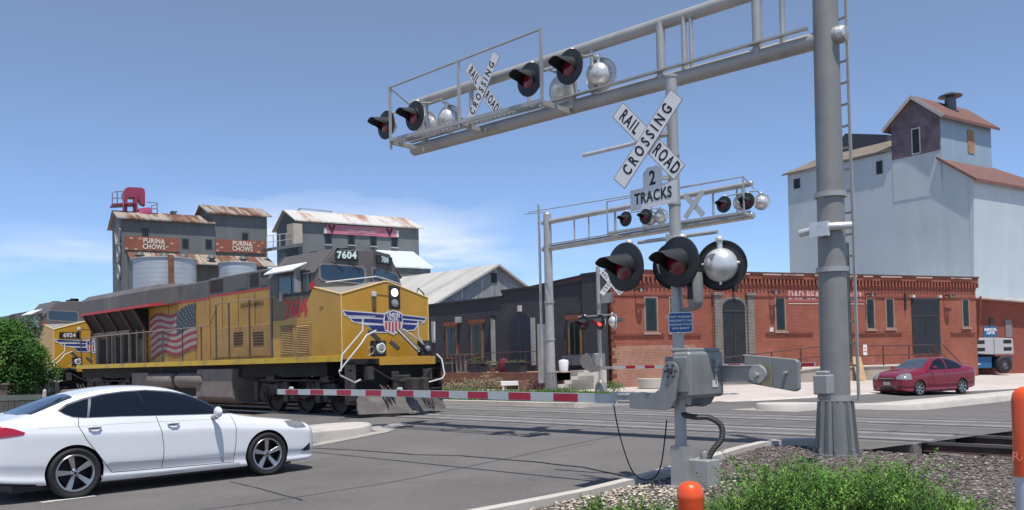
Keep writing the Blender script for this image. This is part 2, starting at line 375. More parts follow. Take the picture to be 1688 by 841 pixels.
# ---- crossing panels, rails
TR=(15.0,18.25)
panel=mat('crossing_panel_concrete',(.25,.238,.225),.8,0,.1,1.5,.1,60,dirt=[((.15,.145,.14),1.3,.45,.7,(.6,3,1)),((.12,.115,.11),11,.6,.78,None)])
panel2=mat('crossing_panel_dark',(.13,.125,.125),.85,0,.15,1.5,.2,90)
flm=mat('flangeway',(.02,.018,.018),.8)
for ti,c in enumerate(TR):
    mb=MB();y0,y1=((5.2,4.3)[ti],24)
    for a,b in ((-.60,-.3),(.3,.60)): mb.box(c+a,c+b,y0,y1,.12,.3+.012)
    struct('crossing_panel',mb,panel,bevel=.01)
    mb=MB()
    for a,b in ((-1.2,-.88),(.88,1.2)): mb.box(c+a,c+b,y0,y1,.12,.3+.01)
    struct('crossing_panel',mb,mat('outer_panel',(.165,.157,.15),.85,0,.15,1.5,.15,80,dirt=[((.1,.095,.092),1.3,.45,.7,(.6,3,1))]),bevel=.01)
    mb=MB();mb.box(c-.295,c+.295,y0+.02,y1,.14,.3+.008);struct('crossing_panel',mb,panel2)
    mb=MB()
    for s in (-1,1):
        mb.quad(*[(c+s*.73+dx,y,.304) for dx,y in ((-.125,y0),(.125,y0),(.125,y1),(-.125,y1))])
    mb.build('flangeway_gap',flm,fix=2)['kind']='structure'
    mb=MB();mr=MB()
    for s in (-1,1):
        x=c+s*.755
        mb.box(x-.036,x+.036,-140,220,.262,.307)
        mr.box(x-.012,x+.012,-140,220,.17,.262);mr.box(x-.075,x+.075,-140,220,.155,.172)
    struct('rail_head',mb,railm);struct('rail_web',mr,railrust)
tie=mat('railway_tie',(.07,.05,.04),.9,0,.3,4,.3,40)
mb=MB()
for c in TR:
    y=-60
    while y<150:
        if not ((4.9 if c<16 else 4.1)<y<24): mb.box(c-1.3,c+1.3,y-.11,y+.11,0,.155)
        y+=.52
struct('railway_tie',mb,tie)
ball=mat('ballast_dark',(.13,.115,.105),.95,0,.3,5,.9,50,spots=[((.25,.22,.2),26,.66,.8),((.05,.045,.04),20,.7,.85)])
mb=MB();mb.quad((13.3,-140,.105),(21,-140,.105),(21,5.4,.105),(13.3,5.4,.105));mb.quad((12.6,24,.11),(21,24,.11),(21,220,.11),(12.6,220,.11));mb.quad((12.6,24,.11),(12.6,220,.11),(12.2,220,-.02),(12.2,24,-.02))
mb.build('ballast',ball,fix=2)['kind']='structure'
# ---- stones
def stones(name,n,fn,r0,r1,mts,seed):
    q=random.Random(seed);mb=MB()
    for _ in range(n):
        p=fn(q)
        if p is None: continue
        r=q.uniform(r0,r1);a=q.uniform(0,6.28);e=[q.uniform(.6,1.2) for _ in range(3)]
        ca,sa=math.cos(a),math.sin(a);vs=[]
        for v in ((1,.1,.1),(-.9,.2,0),(.1,1,.2),(0,-.95,.1),(.1,0,.9),(0,.1,-.7)):
            x,y,z=v[0]*e[0]+q.uniform(-.2,.2),v[1]*e[1]+q.uniform(-.2,.2),v[2]*e[2]*.8
            vs.append((p[0]+r*(x*ca-y*sa),p[1]+r*(x*sa+y*ca),p[2]+r*z*.9+r*.25))
        mb.cm=q.randrange(len(mts))
        mb.add(vs,[(0,2,4),(2,1,4),(1,3,4),(3,0,4),(2,0,5),(1,2,5),(3,1,5),(0,3,5)])
    o=mb.build(name,mts,fix=2);o['kind']='stuff';o['label']='grey brown crushed gravel covering the verge by the tracks';o['category']='gravel';return o
st=[mat('stone_a',(.13,.108,.1),.9),mat('stone_b',(.2,.175,.16),.9),mat('stone_c',(.075,.06,.056),.9),mat('stone_d',(.15,.115,.1),.9),mat('stone_pale',(.34,.31,.29),.9),mat('stone_a',(0,0,0)),mat('stone_c',(0,0,0)),mat('stone_d',(0,0,0))]
def reg(q):
    d=q.uniform(7.6,17)**1.0;l=q.uniform(-.5,.62*d)
    x=(l+d)*s2;y=(d-l)*s2
    if y>6.72 or y<-8 or (x>12.3 and y>(5.2 if x<13.9 else 4.5)): return None
    if x>13.9: return (x,y,.11)
    return (x,y,verge(x,y))
stones('gravel',26000,reg,.011,.03,st,3)
stl=[mat('stone_e',(.5,.4,.31),.9),mat('stone_f',(.42,.36,.3),.9),mat('stone_g',(.3,.24,.2),.9),mat('stone_h',(.6,.54,.47),.9)]
def reg2(q):
    d=q.uniform(7.,11.5);l=q.uniform(-1.6,3.2);x=(l+d)*s2;y=(d-l)*s2
    if y>6.74 or x>11.5 or (l>1.9 and q.random()<.7): return None
    return (x,y,min(isl(x,y),gz(x)+.12)+.012)
o=stones('gravel',7000,reg2,.012,.032,stl,5);o['label']='tan and pink landscape pebbles inside the kerb'
# ---- ribbons on the road
def ribbon(name,pts,w,mt,dz=.009,kind='structure',jit=0):
    P=[]
    for i in range(len(pts)-1):
        for k in range(6):
            t=k/6;P.append((pts[i][0]*(1-t)+pts[i+1][0]*t+rnd.uniform(-jit,jit),pts[i][1]*(1-t)+pts[i+1][1]*t+rnd.uniform(-jit,jit)))
    P.append(pts[-1]);mb=MB();L_=[];R_=[]
    for i,p in enumerate(P):
        a=P[max(i-1,0)];b=P[min(i+1,len(P)-1)];d=Vector((b[0]-a[0],b[1]-a[1],0)).normalized();n=Vector((-d.y,d.x,0))*w/2
        z=gz(p[0])+dz;L_.append((p[0]+n.x,p[1]+n.y,z));R_.append((p[0]-n.x,p[1]-n.y,z))
    for i in range(len(P)-1): mb.quad(L_[i],R_[i],R_[i+1],L_[i+1])
    o=mb.build(name,mt,fix=2);o['kind']=kind;return o
def gpx(L): return [tuple(onZ(x,y,z)[:2]) for x,y,z in L]
ribbon('crack_seal',gpx([(500,744,0),(590,750,0),(680,758,0),(760,760,.02),(880,771,.02),(960,780,.02),(1040,797,0)]),.045,tar,jit=.012)
ribbon('crack_seal',gpx([(500,826,0),(430,806,0),(380,795,0)]),.02,tar,jit=.015)
ribbon('crack_seal',[(3,10.3),(6,10.1),(9,10.35),(13.4,10.15)],.02,tar,jit=.02)
ribbon('road_marking',gpx([(68,829,0),(156,818,0)]),.12,paint,.007)
ribbon('road_marking',[(1.0,12.2),(2.2,12.2)],.12,paint,.007)
# ================================================================ railway signals
def lamp_meshes():
    P={}
    # facing -Y, disc centre at the origin
    d=MB();d.lathe([(.01,.006),(.285,.006),(.303,.0),(.305,-.02),(.297,-.02),(.28,-.004),(.01,-.004)],(0,0,0),(0,-1,0),36);P['background_disc']=(d,hoodblk,40)
    l=MB();l.lathe([(0,.045),(.06,.042),(.12,.03),(.155,.008),(.157,-.0)],(0,-.008,0),(0,-1,0),28);P['lens']=(l,'lens',40)
    h=MB();n=26;rows=[];vs=[];fs=[]
    for lay in (0,1):
        for i in range(n+1):
            a=R(-38+256*i/n);up=max(0,math.sin(a));L=.13+.25*min(1,up*1.7)**.8 if up>0 else .13*max(0,1+math.sin(a)*1.4)
            r=.168-.006*lay
            for k in range(5):
                t=k/4;y=-.0-L*t;drop=-.16*t*L
                vs.append((r*math.cos(a)*(1+.02*t),y,r*math.sin(a)*(1-.04*t)+drop))
    for lay in (0,1):
        o=lay*(n+1)*5
        for i in range(n):
            for k in range(4):
                a=o+i*5+k;fs.append((a,a+5,a+6,a+1))
    o=(n+1)*5
    for i in range(n): a=i*5+4;fs.append((a,a+5,a+5+o,a+o))
    h.add(vs,fs);P['visor']=(h,hoodblk,60)
    b=MB();b.lathe([(.165,-.0),(.2,.03),(.205,.06),(.195,.11),(.165,.165),(.11,.205),(.05,.222),(0,.225)],(0,.006,0),(0,1,0),32)
    b.box(-.012,.012,.06,.1,-.235,-.19);b.tube([(-.225,.05,.02),(-.195,.05,.02)],.018,8);b.tube([(.225,.05,.02),(.195,.05,.02)],.018,8)
    b.tube([(0,.09,.19),(0,.09,.3)],.035,10);b.sph((0,.09,.3),.05,12,8)
    P['housing']=(b,silver,45)
    return P
LP=None
lensoff=mat('lens_dark_red',(.16,.006,.02),.25,0,.15,12,.1,60,coat=.4)
lenson=mat('lens_lit_red',(.5,.01,.02),.3,0,.05,5,emit=((1.,.03,.03),3.2))
def lamp(parent,pos,ang,lit=False,plain=False):
    """signal light facing direction ang (radians, 0 = -Y rotated by ang about Z)"""
    global LP
    if LP is None:
        LP={}
        for k,(mb,m_,sm) in lamp_meshes().items():
            o=mb.build(k,lensoff if m_=='lens' else m_,smooth=sm);LP[k]=o.data;bpy.data.objects.remove(o)
        LP['lens_on']=LP['lens'].copy();LP['lens_on'].materials[0]=lenson
    r=bpy.data.objects.new('signal_light',LP['background_disc']);COL.objects.link(r);r.parent=parent;r.location=pos;r.rotation_euler=(0,0,ang)
    if plain:
        if 'plain_disc' not in LP: LP['plain_disc']=LP['background_disc'].copy();LP['plain_disc'].materials[0]=silver
        r.data=LP['plain_disc']
    for k in ('visor','lens','housing'):
        c=bpy.data.objects.new(k,LP['lens_on' if (k=='lens' and lit) else k]);COL.objects.link(c);c.parent=r
    return r
def crossbuck(parent,c,ang,size=1.22,wd=.229,tilt=45,two=True,back=False):
    """facing -Y turned by ang; c centre"""
    xd=Vector((math.cos(ang),math.sin(ang),0));n=Vector((math.sin(ang),-math.cos(ang),0));up=Vector((0,0,1));c=Vector(c)
    def P(u,v,w=0): return c+xd*u+up*v+n*w
    for i,(sgn,words) in enumerate(((-1,('RAIL','ROAD')),(1,('CROSSING',)))):
        a=R(tilt)*sgn;d=(math.cos(a),math.sin(a));e=(-d[1],d[0]);L=size/2;w=wd/2;o=.012*i
        mb=MB();mb.prism([P(d[0]*s*L+e[0]*t*w,d[1]*s*L+e[1]*t*w,o) for s,t in ((-1,-1),(1,-1),(1,1),(-1,1))],n*.004)
        # thin dark edge line is part of the sheet
        mb.cm=0;b=mb.build('crossbuck_blade',mat('sign_edge',(.3,.3,.3),.5),parent)
        m2=MB();k=.012;m2.prism([P(d[0]*s*(L-k)+e[0]*t*(w-k),d[1]*s*(L-k)+e[1]*t*(w-k),o+.0045) for s,t in ((-1,-1),(1,-1),(1,1),(-1,1))],n*.001);m2.build('sign_face',whsheet if back else white,b)
        if back: continue
        D=xd*d[0]+up*d[1];E_=xd*e[0]+up*e[1]
        if len(words)==2:
            for s_,wd_ in ((-1,words[0]),(1,words[1])):
                text('lettering',wd_,.2*size/1.22,letter,b,P(d[0]*s_*L*.59,d[1]*s_*L*.59,o+.007),D,E_,.001,bold=.005,xs=.66,sp=1.3)
        else: text('lettering',words[0],.2*size/1.22,letter,b,P(0,0,o+.007),D,E_,.001,bold=.005,xs=.66,sp=1.62)
# ---------------- near crossing signal with gate
PX,PY,PZ=9.0,6.14,gz(9.0)+.09
sg=thing('crossing_signal','nearest crossing signal with railroad crossbuck, 2 tracks sign and grey gate machine in the weeds','crossing signal',(PX,PY,PZ))
def L3(p,o=(PX,PY,PZ)): return Vector(p)-Vector(o)
A=R(-90)-R(3)       # lamps face -X : rotate -Y by -90
mb=MB();mb.tube([(0,0,.3),(0,0,5.0)],.07,18);mb.lathe([(.07,0),(.078,.0),(.078,.03),(0,.04)],(0,0,5.0),n=16)
mb.build('pole',galv,sg,smooth=40)
mb=MB();mb.box(-.095,.095,-.095,.095,0,.5);mb.box(-.16,.16,-.16,.16,-.05,.02);mb.build('pole_base',galv,sg,smooth=40)
for zz in (4.05,4.75,3.45,3.0,2.72,2.2):
    mb=MB();mb.lathe([(.071,-.02),(.08,-.02),(.08,.02),(.071,.02)],(0,0,zz),n=14);mb.bar((.07,0,zz),(.12,0,zz),.03,.03);mb.build('pipe_clamp',galv,sg,smooth=40)
ctr=onD(1076,231,10.62);mb=MB();crossbuck(sg,L3(ctr)+Vector((-.1,0,-.02)),A+R(5),size=1.27,tilt=47)
for zz in (.1,-.45): mb=MB();mb.bar((-.14,.1,L3(ctr).z+zz),(.02,0,L3(ctr).z+zz),.04,.05);mb.build('sign_bracket',galv,sg)
# 2 TRACKS sign
q=L3(onD(1081,312,10.62));mb=MB();xd=Vector((math.cos(A-R(6)),math.sin(A-R(6)),0));n=Vector((math.sin(A-R(6)),-math.cos(A-R(6)),0));q=q+n*.05
ol=[(-.39,-.22),(.39,-.22),(.39,.04),(.16,.04),(.16,.21),(.08,.27),(-.08,.27),(-.16,.21),(-.16,.04),(-.39,.04)]
mb.prism([q+xd*u+Vector((0,0,v)) for u,v in ol],n*.004);t=mb.build('tracks_sign',white,sg)
text('lettering','2',.24,letter,t,q+n*.006+Vector((0,0,.125)),xd,(0,0,1),.001,bold=.006,xs=.9)
text('lettering','TRACKS',.185,letter,t,q+n*.006+Vector((0,0,-.09)),xd,(0,0,1),.001,bold=.005,xs=.86,sp=1.1)
# horizontal bar behind the crossbuck
mb=MB();z=L3(onD(1040,224,10.7)).z;mb.tube([(0,0,z+.02),(-.02,.45,z+.02),(-.06,.6,z-.01),(-.1,1.35,z-.02)],.028,8);mb.build('service_bar',silver,sg,smooth=40)
# lamps
lz=2.86-PZ
mb=MB();mb.tube([(-.05,.52,lz+.3),(-.05,-.62,lz+.3)],.025,10);mb.bar((-.03,.1,lz+.3),(.03,-.1,lz+.3),.12,.1);mb.build('crossarm',galv,sg,smooth=40)
lamp(sg,L3(onD(1038,441,10.9))*1+Vector((-.1,0,0)),A-R(4)).scale=(1,1,1)
lamp(sg,L3(onD(1127,433,10.55))+Vector((-.12,0,0)),A-R(2))
lamp(sg,L3(onD(1190,438,10.5)),A+R(180)+R(22))
lamp(sg,(.28,.2,lz),A+R(180)+R(14))
# bell housing and lower bracket
mb=MB();bx=L3(onD(1146,480,10.5));mb.lathe([(.085,0),(.095,-.05),(.095,-.34),(.08,-.4),(.05,-.43)],(bx.x,bx.y,bx.z+.22),n=20);mb.tube([(bx.x,bx.y,bx.z+.25),(bx.x,bx.y,bx.z+.4)],.05,12);mb.tube([(bx.x,bx.y,bx.z-.2),(0,0,bx.z-.24)],.03,10);mb.build('bell_housing',greybox,sg,smooth=45)
mb=MB();mb.box(bx.x-.1,bx.x-.09,bx.y-.025,bx.y+.045,bx.z-.1,bx.z+.1);mb.build('bell_slot',black,sg)
# blue notice
q=L3(onD(1122,532,10.6));a2=A+R(35);xd=Vector((math.cos(a2),math.sin(a2),0));n=Vector((math.sin(a2),-math.cos(a2),0));q+=n*.02
def rrect(w,h,r,k=5):
    p=[]
    for cx,cy,a0 in ((w-r,h-r,0),(-w+r,h-r,90),(-w+r,-h+r,180),(w-r,-h+r,270)):
        for i in range(k+1): t=R(a0+90*i/k);p.append((cx+r*math.cos(t),cy+r*math.sin(t)))
    return p
mb=MB();mb.prism([q+xd*u+Vector((0,0,v)) for u,v in rrect(.145,.125,.03)],n*.004);t=mb.build('notice_plate',white,sg)
mb=MB();mb.prism([q+n*.004+xd*u+Vector((0,0,v)) for u,v in rrect(.135,.115,.025)],n*.0015);mb.build('notice_face',mat('notice_blue',(.02,.09,.27),.4),t)
text('lettering','REPORT PROBLEM OR\nEMERGENCY CALL\nRAILROAD POLICE\nXING 804503F',.034,white,t,q+n*.0065,xd,(0,0,1),.0006,bold=.0006,line=1.35)
# gate machine
def orient(parent,name,a):
    return a
ga=R(-0)           # gate arm runs along +Y
mb=MB();mb.box(-.2,.55,-.29,-.03,1.0,1.56);o=mb.build('mechanism_case',greybox,sg,bevel=.05,seg=4);o.location.z=.08;mb=MB();mb.box(-.05,.42,-.04,.18,1.08,1.5);mb.build('rear_case',greybox,o,bevel=.02)
mb=MB();mb.box(-.17,.52,-.26,.0,1.55,1.6);mb.build('case_lid',greybox,o,bevel=.02)
mb=MB();mb.box(-.225,-.19,-.26,-.06,1.07,1.5);mb.build('case_door',greybox,o,bevel=.02)
# latch on the side towards the viewer (-Y face)
mb=MB();mb.bar((.34,-.3,1.2),(.34,-.3,1.46),.03,.025);mb.bar((.3,-.31,1.33),(.38,-.31,1.33),.03,.03);mb.bar((.32,-.305,1.44),(.37,-.305,1.44),.05,.03);mb.build('latch',galv,o)
mb=MB();mb.box(.27,.39,-.296,-.292,1.12,1.2);mb.build('data_plate',white,o)
# side casting facing the road users: pivot arm (two cheeks) on the -X side of the case
cheek=[(.06,1.2+.22),(-.02,1.44),(-.12,1.44),(-.18,1.36),(-.18,1.2)]
def cheekp(x,dy=-.06):
    c=(-.0,1.33);pts=[]
    for i in range(13):
        t=R(-10+200*i/12);pts.append((x,c[0]+.115*math.cos(t),c[1]+.115*math.sin(t)))
    # local y grows towards the arm tip
    pts=[(x,-.115,1.33)]+[(x,.0-.115*math.cos(R(180*i/10)),1.33+.115*math.sin(R(180*i/10))) for i in range(1,10)]+[(x,.115,1.33),(x,.16,1.12),(x,.24,1.07),(x,.62,1.07),(x,.62,.88),(x,.1,.86),(x,.0,.9),(x,-.07,1.0)]
    return [(a,b+dy,c) for a,b,c in pts]
mb=MB();mb.prism(cheekp(-.27),(.025,0,0));mb.prism(cheekp(.57),(.02,0,0));mb.box(-.25,.57,.1,.5,.87,.885);g=mb.build('gate_arm_bracket',greybox,sg,bevel=.006);g.location.z=.08
mb=MB()
mb.lathe([(.035,0),(.035,.03),(0,.03)],(-.27,-.06,1.33),(-1,0,0),14)
for k in range(6): t=R(60*k);mb.lathe([(.014,0),(.014,.014),(0,.014)],(-.27,-.06+.075*math.cos(t),1.33+.075*math.sin(t)),(-1,0,0),8)
mb.build('bolt',mat('dark_bolt',(.06,.06,.06),.5,.4),g)
mb=MB();mb.tube([(-.25,-.06,1.33),(.57,-.06,1.33)],.045,12);mb.build('shaft',galv,g,smooth=40)
# arm adapter and striped arm
by=.62
mb=MB();mb.bar((.0,.5,.985),(.0,1.02,1.0),.09,.12);mb.tube([(-.12,.5,1.03),(-.12,.86,1.03)],.024,8);mb.tube([(-.12,.5,.95),(-.12,.86,.95)],.024,8);mb.tube([(.08,.5,1.02),(.08,.9,1.02)],.022,8)
ad=mb.build('arm_adapter',galv,sg,bevel=.006);ad.location.z=.08
arm=MB();y0,y1=1.0,9.42;rows=[]
def armz(y): return .985+.015*math.sin((y-y0)/(y1-y0)*math.pi)+.02*(y-y0)/(y1-y0)
k=16
for i in range(k):
    a=y0+(y1-y0)*i/k;b=y0+(y1-y0)*(i+1)/k
    arm.bar((0,a,armz(a)),(0,b,armz(b)),.03,.125*(1-.2*i/k),(0,0,1))
ar=arm.build('gate_arm',whsheet,sg);ar.location.z=.07
y=y0+.62;i=0
while y<y1:
    e=min(y+.44,y1);mb=MB();w=.107*(1-.2*(y-y0)/(y1-y0));mb.bar((-.0175,y,armz(y)),(-.0175,e,armz(e)),.004,w);mb.bar((.0175,y,armz(y)),(.0175,e,armz(e)),.004,w);mb.build('red_stripe',redsheet,ar);y+=.88
for yy in (y1-.5,y1-3.9):
    mb=MB();mb.box(-.03,.03,yy-.05,yy+.05,armz(yy)+.05,armz(yy)+.1);mb.build('gate_lamp',silver,ar,bevel=.015)
mb=MB();sag=[(.0,.95,1.0)]
pts=[Vector((-.03,1.0,.98)),Vector((-.05,.9,.6)),Vector((-.05,.72,.16)),Vector((-.05,.5,.05)),Vector((-.03,.3,.2)),Vector((0,.2,.8))]
def smoothpts(P,n=8):
    out=[]
    for i in range(len(P)-1):
        p0=P[max(i-1,0)];p1=P[i];p2=P[i+1];p3=P[min(i+2,len(P)-1)]
        for k in range(n):
            t=k/n;out.append(.5*((2*p1)+(p2-p0)*t+(2*p0-5*p1+4*p2-p3)*t*t+(3*p1-p0-3*p2+p3)*t**3))
    out.append(P[-1]);return out
mb.tube(smoothpts(pts),.009,6);mb.build('gate_cable',black,sg,smooth=60)
# counterweight arm and plate (away from the road)
mb=MB();mb.box(.5,.56,-.8,-.02,1.24,1.46);mb.box(.46,.5,-.8,-.05,1.445,1.46);mb.box(.46,.5,-.8,-.05,1.24,1.255);mb.lathe([(.11,0),(.11,.05),(0,.05)],(.5,-.79,1.35),(-1,0,0),20)
mb.lathe([(.03,0),(.03,.05),(0,.05)],(.45,-.79,1.34),(-1,0,0),12)
c1=mb.build('counterweight_arm',galv,sg,bevel=.004)
mb=MB();mb.prism([(.57,-.72,1.47),(.57,-.72,1.22),(.57,-.92,1.2),(.57,-.92,1.48)],(-.02,0,0));mb.build('weight_plate_bracket',mat('olive_plate',(.3,.29,.2),.55,.2),c1)
mb=MB()
pp=[(-.52,1.59),(-.55,1.56),(-.55,1.28),(-.52,1.25),(-1.2,1.14),(-1.25,1.17),(-1.25,1.49),(-1.21,1.52)]
mb.prism([(.58,u,v) for u,v in pp],(.07,0,0));o2=mb.build('counterweight',greybox,sg,bevel=.012)
mb=MB();mb.lathe([(.02,0),(.02,.06),(0,.06)],(.58,-1.1,1.36),(-1,0,0),10);mb.build('bolt',galv,o2)
# conduit hose down to the junction box
mb=MB();hp=[Vector((.1,0,1.0)),Vector((-.02,-.02,.9)),Vector((.05,-.16,.85)),Vector((.16,-.3,.84)),Vector((.26,-.4,.74)),Vector((.26,-.4,.58)),Vector((.2,-.32,.45)),Vector((.17,-.25,.3)),Vector((.16,-.22,.15))]
mb.tube(smoothpts(hp),.035,12);mb.build('conduit_hose',mat('hose_rubber',(.05,.05,.05),.55,0,.2,8,corr=(.018,'z',.4)),sg,smooth=60)
mb=MB();mb.box(.02,.3,-.36,-.08,-.04,.34);mb.build('junction_box',galv,sg,bevel=.02);mb=MB();mb.lathe([(.05,0),(.055,.08),(.04,.1)],(.16,-.22,.34),n=14);mb.build('conduit_collar',greybox,sg,smooth=40)
# ---------------- cantilever signal bridges
def cantilever(label,base,yend,zl,zu,sgn,basket,lampsA,xb,r=.197,mirror=False,group=None,bracelist=None,taper=.2,lean=0):
    """mast at base; the arm runs towards yend; sgn = direction of the road users' side (-1: -X)"""
    X0,Y0,Z0=base;t=thing('cantilever_signal',label,'railroad signal',(X0,Y0,Z0));dirn=1 if yend>Y0 else -1
    zl-=Z0;zu-=Z0;H=zu+.35;yl=yend-Y0
    def xo(z): return lean*z
    mb=MB();mb.tube([(0,0,.0),(xo(H),0,H)],r*1.02,28,r1=r*.86);mb.lathe([(r*.86,0),(r*.7,.06),(0,.09)],(xo(H),0,H),n=24);mb.build('mast',galv if mirror else mat('mast_paint',(.25,.243,.23),.5,.25,.12,2,dirt=[((.27,.26,.24),1.2,.5,.75,(1,1,.25)),((.12,.115,.11),4,.6,.85,(1,1,.12)),((.15,.13,.11),9,.66,.8,None)]),t,smooth=40)
    mb=MB();n=8
    mb.lathe([(r*1.33,.03),(r*1.1,.75),(r*1.08,.8),(r*1.0,.8)],n=8);mb.lathe([(r*1.65,-.04),(r*1.65,.03),(r*1.3,.03)],n=16)
    for k in range(8): a=R(45*k+22);mb.bar((r*1.38*math.cos(a),r*1.38*math.sin(a),.03),(r*1.12*math.cos(a),r*1.1*math.sin(a),.76),.02,.05);mb.lathe([(.025,0),(.025,.07),(0,.07)],(r*1.5*math.cos(a),r*1.5*math.sin(a),.03),n=8)
    mb.build('mast_base',mat('base_paint',(.24,.245,.24),.5,.3,.1,3),t,smooth=40)
    for z in (.8,2.6 if not mirror else 2.2,zl*.62):
        mb=MB();mb.lathe([(r*1.0,-.035),(r*1.12,-.035),(r*1.12,.035),(r*1.0,.035)],(xo(z),0,z),n=24);mb.bar((r,0,z),(r*1.5,-.0,z),.06,.05);mb.build('band_clamp',galv,t,smooth=40)
    # tubes
    for nm,z,rr in (('lower_tube',zl,.125 if not mirror else .13),('upper_tube',zu,.105)):
        mb=MB();mb.tube([(xo(z),-dirn*r*1.25,z),(0,yl,z+.12)],rr,20);mb.lathe([(rr,0),(rr*.8,.035),(0,.05)],(0,yl,z+.12),(0,dirn,0),20);mb.lathe([(rr,0),(rr*.8,.05),(0,.07)],(xo(z),-dirn*r*1.25,z),(0,-dirn,0),20);mb.build(nm,galv if mirror else mat('truss_tube',(.4,.385,.36),.48,.3,.12,1.5,dirt=[((.27,.26,.25),1.,.55,.78,(1,1,1))]),t,smooth=40)
    for y,w in bracelist:
        y-=Y0;f=y/yl;mb=MB()
        mb.tube([(0,y,zl+.12*f),(0,y,zu+.12*f)],w,10);mb.build('upright',galv,t,smooth=40)
    # walkway grating on the road users' side, above the lower tube
    gx=sgn*.2
    mb=MB();ya=0 if False else dirn*r;gx=sgn*.1;mb.bar((gx,ya,zl+.16),(gx,yl,zl+.27),.09,.03);mb.build('service_walkway',galv,t)
    # basket
    b0,b1,xk,zb,zt=basket;b0-=Y0;b1-=Y0;zb-=Z0;zt-=Z0;xk-=X0
    fl=MB();zr=lambda y:zb+(0 if mirror else .15)*(y-b1)/(b0-b1)
    fl.bar((xk,b0,zr(b0)),(xk,b1,zb),.05,.07);fl.bar((xk-sgn*.26,b0,zr(b0)),(xk-sgn*.26,b1,zb),.03,.05)
    n=int(abs(b1-b0)/.12)
    for i in range(n+1): y=b0+(b1-b0)*i/n;fl.bar((xk,y,zr(y)),(xk-sgn*.26,y,zr(y)),.012,.03)
    k=3
    for i in range(k): y=b0+(b1-b0)*i/(k-1);fl.bar((xk-sgn*.0,y,zr(y)-.04),(0,y,zr(y)-.06),.07,.08)
    bk=fl.build('basket_floor',galv,t)
    rl=MB();rl.tube([(xk,b0-.12*dirn*-1*0,zt),(xk,b1,zt)],.022,8)
    for i in range(k): y=b0+(b1-b0)*i/(k-1);rl.bar((xk,y,zb-.04),(xk,y,zt+.03),.045,.045)
    rl.tube([(xk,b0,zt),(0,b0,zu-.1)],.018,8);rl.tube([(xk,b0,zt-.05),(xk-sgn*.1,b0+.0,zt-.05)],.02,6)
    rl.build('basket_railing',galv,t,smooth=40)
    for grp in lampsA:
        for (px,py,xx,face,lit) in grp:
            q=onX(px,py,xx);lamp(t,q-Vector((X0,Y0,Z0)),face,lit,plain=(face==BN))
        ys=[onX(p[0],p[1],p[2]).y-Y0 for p in grp];zz=[onX(p[0],p[1],p[2]).z-Z0 for p in grp];zc=max(zz)+.26
        mb=MB();mb.tube([(sgn*.15,min(ys)-.05,zc-.0),(sgn*.15,max(ys)+.05,zc)],.024,8);yc=(min(ys)+max(ys))/2;mb.tube([(sgn*.05,yc,zl),(sgn*.05,yc,zu)],.07,12)
        for y,z_,p in zip(ys,zz,grp):
            mb.tube([(p[2]-X0,y,z_+.26),(sgn*.15,y,zc)],.022,8)
        mb.build('lamp_crossarm',galv,t,smooth=40)
    return t
FN=R(-90)-R(2);BN=R(90)+R(12)
Xc,Yc=11.9,5.53;Zc=gz(11.9)+.05
t=cantilever('nearest tall cantilever signal, thick grey mast with truss arm reaching over the road','' or (Xc,Yc,Zc),14.75,6.18,7.16,-1,(14.55,10.25,11.12,6.2,7.45),
  [[(636,206,11.3,FN,0),(683,191,11.3,FN,0),(703,206,12.15,BN,0),(741,197,12.0,BN,0)],[(872,131,11.3,FN,0),(938,110,11.3,FN,0),(929,147,12.15,BN,0),(991,124,12.0,BN,0)]],0,
  bracelist=[(14.3,.035),(12.9,.05),(11.3,.035),(9.75,.04),(8.3,.075),(7.85,.045),(7.72,.03),(6.56,.075),(6.15,.04)],lean=.012)
# crossbuck of the near truss
crossbuck(t,onX(796,146,11.55)-Vector((Xc,Yc,Zc)),FN-R(2),size=1.42,wd=.24,tilt=51)
# ladder on the right side of the mast
mb=MB();la=(.3,-.2);lb_=(.37,.16)
mb.bar((*la,.75),(*la,9.2),.035,.035);mb.bar((*lb_,1.6),(*lb_,9.2),.05,.03)
for k in range(26): z=1.25+.31*k;mb.bar((*la,z),(*lb_,z),.028,.028)
mb.build('ladder',galv,t)
mb=MB();mb.bar((.33,.02,1.3),(.33,.02,3.0),.08,.24);mb.build('ladder_guard',mat('guard_green',(.12,.14,.135),.6,.2),t)
# terminal box strapped on the mast and small fittings
q=onD(1358,634,11.6)-Vector((Xc,Yc,Zc));mb=MB();mb.box(q.x-.11,q.x+.11,q.y-.1,q.y+.1,q.z-.13,q.z+.13);mb.box(q.x-.07,q.x+.07,q.y-.07,q.y+.07,q.z-.2,q.z-.13);mb.box(q.x-.08,q.x+.05,q.y-.08,q.y+.08,q.z+.13,q.z+.18);mb.build('terminal_box',mat('light_grey_box',(.34,.34,.335),.45,.2,.08,6),t,bevel=.02)
z=onD(1370,375,12).z-Zc;mb=MB();mb.tube([(-.22,.34,z-.02),(-.2,-.1,z+.03),(.0,-.3,z+.04)],.055,12);mb.box(-.3,-.22,-.1,.16,z-.1,z+.1);mb.build('strobe_bracket',silver,t,smooth=40)
mb=MB();mb.lathe([(.08,0),(.08,.05),(.065,.09),(0,.11)],(0,-.2,6.18-Zc),(0,-1,0),18);mb.build('tube_end_cap',silver,t,smooth=40)
